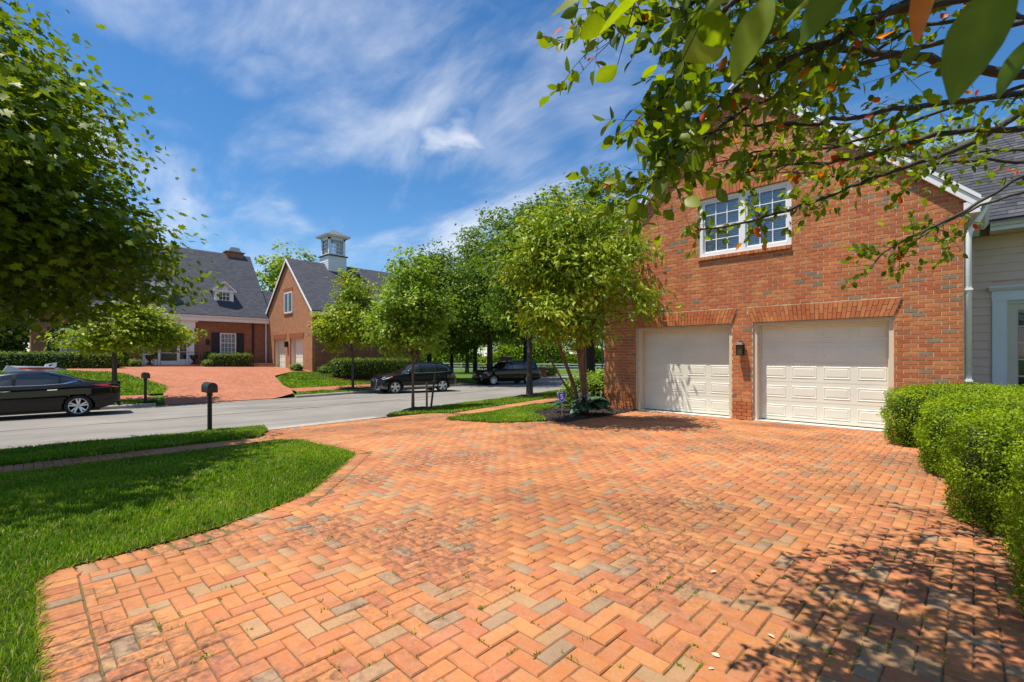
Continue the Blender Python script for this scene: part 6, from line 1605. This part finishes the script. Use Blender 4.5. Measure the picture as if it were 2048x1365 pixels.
def cars():
    hd = lambda y: math.atan2(float(FK(y+2)-FK(y-2)), 4.)   # street drift
    # sedan: rear wheel by the picture's left third
    a = hd(0); rot = -PI/2-a*0+0.04
    def place(wx, L, side_off, X, Y, rot):   # put the near wheel (s=wx, right or left flank) at X,Y
        lx = L/2-wx; ly = side_off; c, s = math.cos(rot), math.sin(rot)
        return (X-(c*lx-s*ly), Y-(s*lx+c*ly))
    r = -PI/2-.05; x, y = place(3.87, 4.9, .92, -20.15, 1.2, r)
    make_car(dict(L=4.9, label='black sedan parked at the far kerb, cut by the left picture edge', loc=(x, y, zst(x, y)-.005), rot=r, paint='carblack', wr=.335, ar=.385, wheels=(1.0, 3.87), cuts=[2.42, 2.50, 3.42, 3.47],
        top=[(0, .58), (.12, .72), (.5, .84), (1.25, .97), (1.6, 1.14), (2.05, 1.36), (2.6, 1.43), (3.0, 1.425), (3.5, 1.32), (4.0, 1.15), (4.4, 1.06), (4.8, 1.04), (4.9, .98)],
        belt=[(0, .52), (.12, .62), (.5, .76), (1.25, .90), (2, .935), (3, .955), (4, 1.0), (4.8, .99), (4.9, .93)],
        hw=[(0, .60), (.1, .74), (.35, .86), (.9, .92), (2.5, .925), (4.1, .92), (4.6, .86), (4.82, .78), (4.9, .70)],
        tw=[(0, .50), (.5, .70), (1.2, .76), (1.6, .68), (2.05, .58), (3.0, .57), (3.5, .59), (4.0, .66), (4.4, .72), (4.9, .62)],
        zb=[(0, .30), (.5, .20), (4.3, .21), (4.9, .38)], win=[(1.45, 2.42), (2.50, 3.42), (3.47, 3.90)], ws=(1.3, 2.02), rw=(3.15, 4.15), rimdark='darkalloy', spoke=(5, .20, .05, .045, 'alloy'), extra=sedan_extra))
    r = -PI/2-.20; x, y = place(.88, 4.68, .94, -22.45, 14.05, r)
    make_car(dict(L=4.68, label='dark sport utility vehicle with silver five spoke wheels parked at the far kerb', loc=(x, y, zst(x, y)-.005), rot=r, paint='carblue', wr=.365, ar=.425, wheels=(.88, 3.70), cuts=[2.38, 2.46, 3.38, 3.44],
        top=[(0, .80), (.1, .92), (.4, 1.02), (1.3, 1.12), (1.6, 1.26), (2.1, 1.59), (2.6, 1.68), (3.4, 1.68), (4.0, 1.61), (4.35, 1.45), (4.56, 1.12), (4.68, .9)],
        belt=[(0, .72), (.4, .92), (1.3, 1.05), (2.5, 1.08), (3.8, 1.12), (4.4, 1.10), (4.68, .82)],
        hw=[(0, .64), (.1, .78), (.3, .88), (.7, .94), (2.4, .935), (4.0, .94), (4.45, .88), (4.68, .74)],
        tw=[(0, .55), (.4, .74), (1.3, .78), (1.7, .70), (2.1, .61), (3.4, .60), (4.0, .62), (4.4, .70), (4.68, .6)],
        zb=[(0, .30), (.5, .25), (4.2, .26), (4.68, .40)], win=[(1.5, 2.38), (2.46, 3.38), (3.44, 4.2)], ws=(1.38, 2.06), rw=(4.12, 4.5), clad=.43, cladmat='sillgrey', rimdark='darkalloy', spoke=(5, .0, .10, .15, 'alloy'), extra=q5_extra))
    r = -PI/2-.27; x, y = place(.92, 5.2, .97, -25.6, 24.4, r)
    make_car(dict(L=5.2, label='long black sport utility vehicle with slotted chrome grille parked beneath the street trees', loc=(x, y, zst(x, y)-.005), rot=r, paint='carblack', wr=.385, ar=.45, wheels=(.92, 4.0), cuts=[2.55, 2.63, 3.65, 3.72],
        top=[(0, .98), (.08, 1.05), (.4, 1.12), (1.4, 1.19), (1.7, 1.36), (2.2, 1.72), (2.7, 1.79), (4.3, 1.78), (4.8, 1.70), (5.05, 1.3), (5.2, 1.0)],
        belt=[(0, .90), (.4, 1.05), (1.4, 1.14), (2.5, 1.16), (4.5, 1.18), (5.0, 1.1), (5.2, .9)],
        hw=[(0, .80), (.1, .88), (.3, .94), (.7, .97), (2.4, .97), (4.6, .96), (5.0, .92), (5.2, .84)],
        tw=[(0, .72), (.4, .84), (1.4, .84), (1.8, .74), (2.2, .65), (4.3, .64), (4.8, .66), (5.2, .7)],
        zb=[(0, .34), (.5, .28), (4.7, .28), (5.2, .42)], win=[(1.6, 2.55), (2.63, 3.65), (3.72, 4.7)], ws=(1.48, 2.16), rw=(4.85, 5.08), rimdark='plastic', spoke=(10, .0, .05, .06, 'alloy'), extra=jeep_extra))
    X, Y = at(958, 727, 92).x, at(958, 727, 92).y
    make_car(dict(L=4.6, label='white car seen far off beyond the white fence', loc=(X, Y, -.45), rot=rad(-30), paint='carwhite', wr=.34, ar=.40, wheels=(.9, 3.6), cuts=[2.4, 2.5], group=False,
        top=[(0, .74), (.1, .84), (.4, .94), (1.2, 1.05), (1.55, 1.22), (2.1, 1.52), (2.7, 1.58), (3.6, 1.54), (4.2, 1.3), (4.6, .9)], belt=[(0, .66), (.4, .86), (1.2, 1.0), (3.8, 1.06), (4.6, .8)],
        hw=[(0, .66), (.3, .86), (.8, .92), (4.0, .92), (4.6, .76)], tw=[(0, .55), (.5, .74), (1.3, .76), (2.1, .60), (3.6, .60), (4.6, .6)], zb=[(0, .30), (.5, .22), (4.2, .24), (4.6, .4)], win=[(1.5, 2.4), (2.5, 3.5)], ws=(1.3, 2.05), rw=(3.9, 4.3), rimdark='plastic', spoke=(5, .0, .08, .12, 'alloy'), extra=white_extra))
    # the white and red sign lying on the sedan roof
    bx, by = at(62, 745, 15.6).x, at(62, 745, 15.6).y; zr = zst(bx, by)+1.43
    t = thing('roof_sign', 'white and red car-top sign standing on the roof of the black sedan', 'sign', (bx, by, zr), PI/2+.05)
    m = MB(); m.prism([(-.62, 0), (.62, 0), (.56, .12), (-.50, .17)], -.14, .14, 'y'); m.build('sign_box', 'white', t, local=True)
    m = MB(); m.prism([(-.30, .060), (.56, .035), (.555, .085), (-.30, .115)], -.146, -.1405, 'y'); m.build('red_stripe', 'redpaint', t, local=True)
    m = MB(); m.prism([(.05, .022), (.30, .018), (.30, .030), (.05, .034)], -.1465, -.1405, 'y'); m.build('red_stripe', 'redpaint', t, local=True)
    m = MB(); m.prism([(-.64, 0), (-.08, 0), (-.55, .20)], -.30, -.16, 'y'); m.build('wedge_end', 'white', t, local=True)
    m = MB(); m.prism([(.30, .12), (.60, .12), (.62, .27), (.34, .22)], -.05, .0, 'y'); f = m.build('sign_flap', 'white', t, local=True)
    m = MB(); m.prism([(.42, .15), (.47, .15), (.49, .18), (.53, .16), (.53, .19), (.47, .21), (.42, .19)], -.056, -.0505, 'y'); m.build('black_emblem', 'black', f, local=True)
    m = MB(); m.prism([(.58, 0), (.86, 0), (.80, .05), (.66, .09), (.58, .07)], -.10, .10, 'y'); m.build('strap_end', 'steel', t, local=True)
cars()

# ------------------------------------------------------------------ street furniture and small things
def mailbox(label, x, y, rot, s=1.):
    z = HLs(x, y); t = thing('mailbox', label, 'mailbox', (x, y, z), rot, 'mailboxes at the kerb')
    m = MB(); m.lathe([(.058, -.1), (.05, 0), (.048, .86), (.062, .865), (.062, .94), (.045, .95), (0, .95)], (0, 0, 0), 14); m.build('post', MT['brownpost'], t, local=True, smooth=False)
    prof = [(-.105, 0), (.105, 0), (.105, .13)]+[(.105*math.cos(a), .13+.105*math.sin(a)) for a in np.linspace(0, PI, 13)[1:]]
    m = MB(); m.prism([(a, b+.952) for a, b in prof], -.26, .25, 'x'); o = m.build('box', 'black', t, local=True); smooth_by_angle(o, 35)
    m = MB(); m.prism([(a*1.05, (b-.1)*1.03+.1+.952) for a, b in prof], .251, .27, 'x'); d = m.build('door', 'black', t, local=True)
    m = MB(); m.tube([(.27, 0, 1.15), (.30, 0, 1.16), (.30, 0, 1.13)], .008, 6); m.build('latch', 'steel', d, local=True)
    m = MB(); m.box(.05, .20, -.118, -.108, 1.06, 1.075); m.box(.05, .09, -.118, -.108, 1.075, 1.13); m.build('flag', 'redpaint', t, local=True)
MT['brownpost'] = M('dark brown post paint', (.022, .012, .010), .45, var=.2)
mailbox('black mailbox on a dark post on the near grass strip', -13.0, 3.08, PI)
mailbox('black mailbox on a dark post across the street behind the sedan', -23.4, 3.35, 0)

def small_things():
    # stakes by the young maple
    for (x, y, tx, ty, h, mt, lab) in ((-13.42, 9.62, -.03, .02, .95, 'wood', 'pale wooden stake leaning beside the staked young maple'), (-13.36, 9.72, .14, .10, 1.25, 'darkwood', 'taller dark stake leaning right beside the staked young maple')):
        z = HLs(x, y); t = thing('wooden_stake', lab, 'stake', (x, y, z), group='stakes beside the young maple')
        m = MB(); a = .025; m.add([(x-a, y-a, z-.15), (x+a, y-a, z-.15), (x+a, y+a, z-.15), (x-a, y+a, z-.15), (x+tx-a, y+ty-a, z+h), (x+tx+a, y+ty-a, z+h), (x+tx+a, y+ty+a, z+h+.01), (x+tx-a, y+ty+a, z+h+.01)], [(3,2,1,0),(4,5,6,7),(0,1,5,4),(1,2,6,5),(2,3,7,6),(3,0,4,7)]); m.build('shaft', mt, t)
        m = MB(); m.tube([(x+tx*.8-.03, y+ty*.8-.03, z+h*.8), (x+tx*.8+.03, y+ty*.8-.03, z+h*.8), (x+tx*.8+.03, y+ty*.8+.03, z+h*.8), (x+tx*.8-.03, y+ty*.8+.03, z+h*.8), (x+tx*.8-.03, y+ty*.8-.03, z+h*.8)], .005, 5); m.build('tie_wire', 'steel', t)
    # mulch rings under street trees
    rng = np.random.default_rng(77)
    for (x, y, r, lab) in ((-13.7, 9.45, .62, 'dark mulch mound under the staked young maple'), (-14.9, 16.5, .85, 'dark mulch ring under the slim grey street tree'), (-25.6, 13.2, .8, 'dark mulch ring under the yellow green young maple'), (-27.0, 25.2, 1.1, 'dark mulch ring under the kerb tree between the vehicles')):
        z = HLs(x, y); m = MB(); n = 24; vs = [(x, y, z+.12)]; fs = []
        for k, (f, hh) in enumerate(((.35, .115), (.65, .08), (.9, .03), (1.05, -.04))):
            for i in range(n):
                a = 2*PI*i/n; rr = r*f*(1+.10*math.sin(3*a+x)+.06*math.sin(7*a)); px, py = x+rr*math.cos(a), y+rr*math.sin(a); vs.append((px, py, HLs(px, py)+hh+rng.normal(0, .006)))
        fs += [(0, 1+i, 1+(i+1) % n) for i in range(n)]
        for k in range(3): fs += [(1+k*n+i, 1+(k+1)*n+i, 1+(k+1)*n+(i+1) % n, 1+k*n+(i+1) % n) for i in range(n)]
        m.add(vs, fs); o = m.build('mulch_ring', 'mulch', None, smooth=True); tag(o, lab, 'mulch'); o['kind'] = 'stuff'
    # loose bark over the bed beside the garage
    n = 2600; x = rng.uniform(-8.9, -6.4, n); y = rng.uniform(8.1, 12.2, n); k = in_poly(BED, x, y); x, y = x[k], y[k]; n = len(x)
    P = np.stack([x, y, HL(x, y)+.02+rng.uniform(0, .03, n)], 1); X, Y, Nn = frames(rng.normal(size=(n, 3))*.5+np.array([0, 0, 1.]), rng)
    tag(leaves('bark_mulch', T_LANCE, P, X, Y, Nn, rng.uniform(.03, .09, n), rng.uniform(0, 1, n), 'mulchbit', None, 'stuff'), 'loose bark chips on the bed at the garage corner', 'mulch')
    # hosta
    def hosta(label, cx, cy, n, R, seed, fl):
        r = np.random.default_rng(seed); z = .02; t = thing('hosta_plant', label, 'plant', (cx, cy, 0), group='hostas at the garage corner')
        prof = [(0, .0), (.20, .12), (.33, .35), (.34, .55), (.24, .78), (.10, .93), (0, 1)]; v = []; f = []
        for a, b in prof: v += [(-a, b, .35*a-.55*(b-.15)**2+.22*b), (0, b, -.55*(b-.15)**2+.22*b), (a, b, .35*a-.55*(b-.15)**2+.22*b)]
        for k in range(len(prof)-1): f += [(3*k, 3*k+1, 3*k+4, 3*k+3), (3*k+1, 3*k+2, 3*k+5, 3*k+4)]
        ms = []
        for k in range(5):
            me = bpy.data.meshes.new('leaf'); me.from_pydata(v, [], f); a = me.attributes.new('tint', 'FLOAT', 'POINT'); a.data.foreach_set('value', [k/5]*len(v)); me.materials.append(MT['hosta'])
            for p in me.polygons: p.use_smooth = True
            ms.append(me)
        for k in range(n):
            o = bpy.data.objects.new('leaf', ms[k % 5]); COL.link(o); o.parent = t; az = k*2.4+r.normal(0, .2); q = r.uniform(.15, 1); L = R*(.50+.3*r.uniform())
            o.location = (math.cos(az)*R*.28*q, math.sin(az)*R*.28*q, .10+.22*(1-q)*R/.5); o.rotation_euler = (rad(30*(1-q)+r.normal(0, 8)-4), r.normal(0, .15), az-PI/2); o.scale = (L, L, L)
        for k in range(fl):
            x, y = r.normal(0, R*.3), r.normal(0, R*.3); h = .42+.2*r.uniform(); m = MB(); m.tube([(x*.5, y*.5, .1), (x*.8, y*.8, h*.6), (x, y, h)], .005, 5); st = m.build('flower_stalk', 'weed', t, local=True)
            m = MB()
            for q in range(9):
                a = r.uniform(0, 6.28); zz = h*(.62+.38*q/9); dx, dy = math.cos(a)*.035, math.sin(a)*.035
                m.tube([(x, y, zz), (x+dx*.6, y+dy*.6, zz-.005), (x+dx, y+dy, zz-.035)], [.004, .009, .013], 5)
            m.build('blossoms', 'flower', st, local=True)
    hosta('blue green hosta with lilac flower spikes at the garage corner', -6.72, 9.65, 34, .62, 3, 9)
    hosta('small hosta left of the purple sign', -7.75, 9.85, 16, .38, 4, 3)
    shrub('leafy_shrub', 'glossy green shrub behind the purple sign', 'shrub', (-8.0, 11.2, 0), [((-8.05, 11.35, .38), (.55, .6, .48), 2.2)], 900, .085, 'ymaple2', 31, T_OVAL, None, .07, up=.4)
    shrub('leafy_shrub', 'glossy green shrub between the magnolia stems and the brick corner', 'shrub', (-7.75, 12.4, 0), [((-7.85, 12.35, .48), (.5, .75, .55), 2.2)], 900, .085, 'ymaple2', 32, T_OVAL, None, .07, up=.4)
    # extra leaning stems of the magnolia belong to it
    mg = [o for o in scene.objects if o.name.startswith('magnolia_tree')][0]
    m = MB(); r = np.random.default_rng(4)
    for (dx, dy, tx, ty, tz, rr) in ((.02, -.05, -.10, -1.3, 2.6, .048), (.06, .04, .75, -.95, 2.5, .036), (-.05, 0, -.35, -1.65, 2.2, .026), (.0, .06, .1, -.6, 3.3, .034)):
        a = Vector((-6.95+dx, 9.75+dy, -.05)); b = Vector((-6.95+tx, 9.75+ty, tz)); P = []
        for k in range(8): f = k/7; P.append(a.lerp(b, f)+Vector((-.16*math.sin(PI*f)+r.normal(0, .012), .10*math.sin(PI*f), .10*math.sin(PI*f))))
        m.tube(P, [rr*(1.15-.55*k/7) for k in range(8)], 8)
    m.build('stems', 'redbark', mg, smooth=True)
    # purple security sign
    x, y = -7.28, 9.25; t = thing('yard_sign', 'small purple shield shaped yard sign with a pale letter on a stake', 'sign', (x, y, 0), YAW*.55)
    m = MB(); m.box(-.008, .008, -.004, .004, -.1, .34); m.build('stake', 'steel', t, local=True)
    sh = [(-.085, .56), (-.105, .52), (-.10, .42), (-.06, .34), (0, .295), (.06, .34), (.10, .42), (.105, .52), (.085, .56), (.03, .575), (-.03, .575)]
    m = MB(); m.prism(sh, -.012, -.005, 'y'); pl = m.build('plate', 'purple', t, local=True)
    m = MB(); P = [(a*.86, -.0135, .44+(b-.44)*.86) for a, b in sh]; m.tube(P+[P[0]], .004, 5); m.build('border', 'palepurple', pl, local=True)
    cu = bpy.data.curves.new('letter', 'FONT'); cu.body = 'S'; cu.size = .19; cu.align_x = 'CENTER'; cu.align_y = 'CENTER'; cu.extrude = .0008
    tmp = bpy.data.objects.new('tmp', cu); COL.link(tmp); dg = bpy.context.evaluated_depsgraph_get(); me = bpy.data.meshes.new_from_object(tmp.evaluated_get(dg)); bpy.data.objects.remove(tmp)
    o = link('letter', me, 'palepurple', pl); me.materials.clear(); me.materials.append(MT['palepurple']); o.rotation_euler = (PI/2, 0, 0); o.location = (0, -.0135, .445)
    # white rail fence beyond the street
    t = thing('rail_fence', 'white three rail fence across the far end of the street', 'fence', (-40, 44, -.6)); A = Vector((-58, 38.5, -.6)); Bv = Vector((-36.5, 56, -.75)); L = (Bv-A).length; d = (Bv-A).normalized(); n = int(L/2.4); sd = Vector((-d.y, d.x, 0))
    for k in range(n+1):
        p = A.lerp(Bv, k/n); m = MB(); m.tube([p+Vector((0, 0, -.2)), p+Vector((0, 0, 1.22))], .075, 4); m.build('post', 'white', t)
        if k < n:
            q = A.lerp(Bv, (k+1)/n)
            for zz in (.35, .70, 1.05):
                m = MB(); a0, b0 = p+sd*-.05, q+sd*-.05; h = .065
                m.add([a0+Vector((0, 0, zz-h)), b0+Vector((0, 0, zz-h)), b0+Vector((0, 0, zz+h)), a0+Vector((0, 0, zz+h)), a0-sd*.03+Vector((0, 0, zz-h)), b0-sd*.03+Vector((0, 0, zz-h)), b0-sd*.03+Vector((0, 0, zz+h)), a0-sd*.03+Vector((0, 0, zz+h))], [(0,1,2,3),(7,6,5,4),(0,4,5,1),(3,2,6,7)]); m.build('rail', 'white', t)
    # brick gate pier with pale plaque and low wall
    c = at(1012, 722, 50); g = thing('gate_wall', 'brick entrance pier with pale plaque and low brick wall in the distance', 'wall', (c.x, c.y, -.7), YAW)
    m = MB(); m.box(-.65, .65, -.4, .4, -.2, 2.05); m.build('pier', 'fb_y', g, local=True); m = MB(); m.box(-.75, .75, -.5, .5, 2.051, 2.2); m.build('pier_cap', 'concrete', g, local=True)
    m = MB(); m.prism([(.0, .75), (.5, .75), (.5, 1.35), (.25, 1.6), (.0, 1.35)], -.43, -.401, 'y'); m.build('plaque', 'white', g, local=True)
    m = MB(); m.box(.66, 4.2, -.2, .2, -.2, .95); m.build('low_wall', 'fb_y', g, local=True); m = MB(); m.box(.66, 4.25, -.26, .26, .951, 1.05); m.build('coping', 'concrete', g, local=True)
    # lamp post
    c = at(1204.5, 748, 42); g = thing('lamp_post', 'dark green lamp post beside the brick garage corner in the distance', 'lamp post', (c.x, c.y, c.z)); m = MB(); m.lathe([(.16, -.1), (.16, .25), (.11, .32), (.09, .8), (.05, .9), (.045, 3.2), (.06, 3.22), (.06, 3.3), (0, 3.3)], (0, 0, 0), 14); m.build('post', 'green', g, local=True, smooth=False)
    m = MB(); m.lathe([(.08, 3.301), (.14, 3.35), (.17, 3.62), (.05, 3.75), (0, 3.78)], (0, 0, 0), 12); m.build('lamp_head', 'green', g, local=True)
    # low hedge in the distance
    shrub('clipped_hedge', 'low dark hedge along the far side of the street bend', 'hedge', (-33.5, 37, -.6), [((-33.2, 35.8, -.15), (.6, 5.5, .5), 6.)], 90, .16, 'yew', 58, T_RHOMB, None, .06)
    # weeds in the joints
    r = np.random.default_rng(31); V = []
    spots = [(1010, 1130), (880, 1180), (850, 1070), (1180, 1170), (1450, 1240), (1480, 1220), (1520, 1060), (1590, 1080), (1600, 1210), (1620, 1190), (1650, 1300), (1560, 1280), (1680, 1260), (1700, 1320), (1440, 1180), (1330, 1170), (1190, 1060), (430, 1200), (520, 1190), (370, 1105), (300, 1215), (1740, 1130), (1640, 1110), (1540, 1150), (1580, 1155), (1660, 1160), (1760, 1190), (1610, 1265), (1380, 1185), (1350, 1160), (1120, 1080), (950, 1240), (740, 1320), (840, 1250), (1590, 1330), (1740, 1380-80), (1820, 1170), (1900, 1230), (1830, 1250)]
    P = []; az = []
    for (u, v) in spots+[(r.uniform(300, 1900), r.uniform(930, 1340)) for _ in range(170)]:
        Z = 950*1.45/(v-712); p = at(u, v, Z)
        gx = round(p.x/PW)*PW if r.uniform() < .5 else p.x; gy = round(p.y/PW)*PW if gx == p.x else p.y
        if not in_poly(DRIVE, np.array([gx]), np.array([gy]))[0]: continue
        for q in range(r.integers(3, 16)):
            l = r.normal(0, .022); a, b = (gx+r.normal(0, .004), gy+l) if gx != p.x else (gx+l, gy+r.normal(0, .004)); P.append((a, b, HD(np.array([a]), np.array([b]))[0]-.004))
    P = np.array(P); n = len(P); Y = norm(r.normal(size=(n, 3))*.6+np.array([0, 0, .9])); Nn = norm(np.cross(Y, r.normal(size=(n, 3)))); X = np.cross(Y, Nn)
    tag(leaves('joint_weeds', T_LANCE, P, X, Y, Nn, r.uniform(.008, .03, n), r.uniform(0, 1, n), 'weed', None, 'stuff'), 'small weeds growing in the joints of the brick driveway', 'weeds')
    # frayed grass leaning over the edge of the driveway
    E = [Vector(p) for p in DRIVE_EDGE]; Q = []; D = []
    for a_, b_ in zip(E[:-1], E[1:]):
        dd = (b_-a_).normalized(); nn = Vector((dd.y, -dd.x)); L = (b_-a_).length
        for k in range(int(L*420)):
            if r.uniform() < .45: continue
            p = a_+dd*r.uniform(0, L)+nn*(r.normal(-.005, .014)); 
            if p.x > 1: continue
            Q.append((p.x, p.y, HLs(p.x, p.y)+.004)); D.append((nn.x*.8, nn.y*.8, .45))
    Q = np.array(Q); n = len(Q); Y = norm(np.array(D)+r.normal(size=(n, 3))*np.array([.5, .5, .25])); Nn = norm(np.cross(Y, r.normal(size=(n, 3)))); X = np.cross(Y, Nn)
    tag(leaves('edge_grass', T_LANCE, Q, X*.35, Y, Nn, r.uniform(.025, .065, n), np.where(r.uniform(0, 1, n) < .3, 1., r.uniform(.2, .9, n)), 'grass', None, 'stuff'), 'frayed grass and dry clippings along the driveway edge', 'grass')
    # fallen leaves and petals
    spec = [(1535, 1271, 'paleleaf'), (1440, 1318, 'paleleaf'), (1417, 1342, 'paleleaf'), (1422, 1148, 'paleleaf'), (1600, 1205, 'orangeleaf'), (1655, 1230, 'orangeleaf'), (1510, 1149, 'orangeleaf'), (1690, 1025, 'paleleaf'), (1715, 1037, 'paleleaf'), (1676, 1262, 'paleleaf')]
    for k, (u, v, mt) in enumerate(spec):
        p = at(u, v, 950*1.45/(v-712)); me = bpy.data.meshes.new('fallen_leaf'); vv, ff = T_OVAL; me.from_pydata(vv.tolist(), [], ff); s = .035+.015*r.uniform()
        o = link('fallen_leaf', me, mt); o.location = (p.x, p.y, float(HD(np.array([p.x]), np.array([p.y]))[0])+.006); o.rotation_euler = (r.normal(0, .15), r.normal(0, .15), r.uniform(0, 6.28)); o.scale = (s, s, s)
        tag(o, ['pale dry leaf on sunlit pavers just left of the dappled shade', 'pale dry leaf above the lowest one near the bottom edge', 'pale dry leaf nearest the bottom edge of the picture', 'pale dry leaf left of the upper tip of the dappled shade', 'orange dry leaf highest within the dappled shade', 'orange dry leaf rightmost in the dappled shade', 'orange dry leaf at the left tip of the dappled shade', 'left of two pale leaves between the shade and the garage doors', 'right of two pale leaves between the shade and the garage doors', 'pale dry leaf inside the dappled shade'][k], 'leaf', 'fallen leaves on the driveway')
small_things()
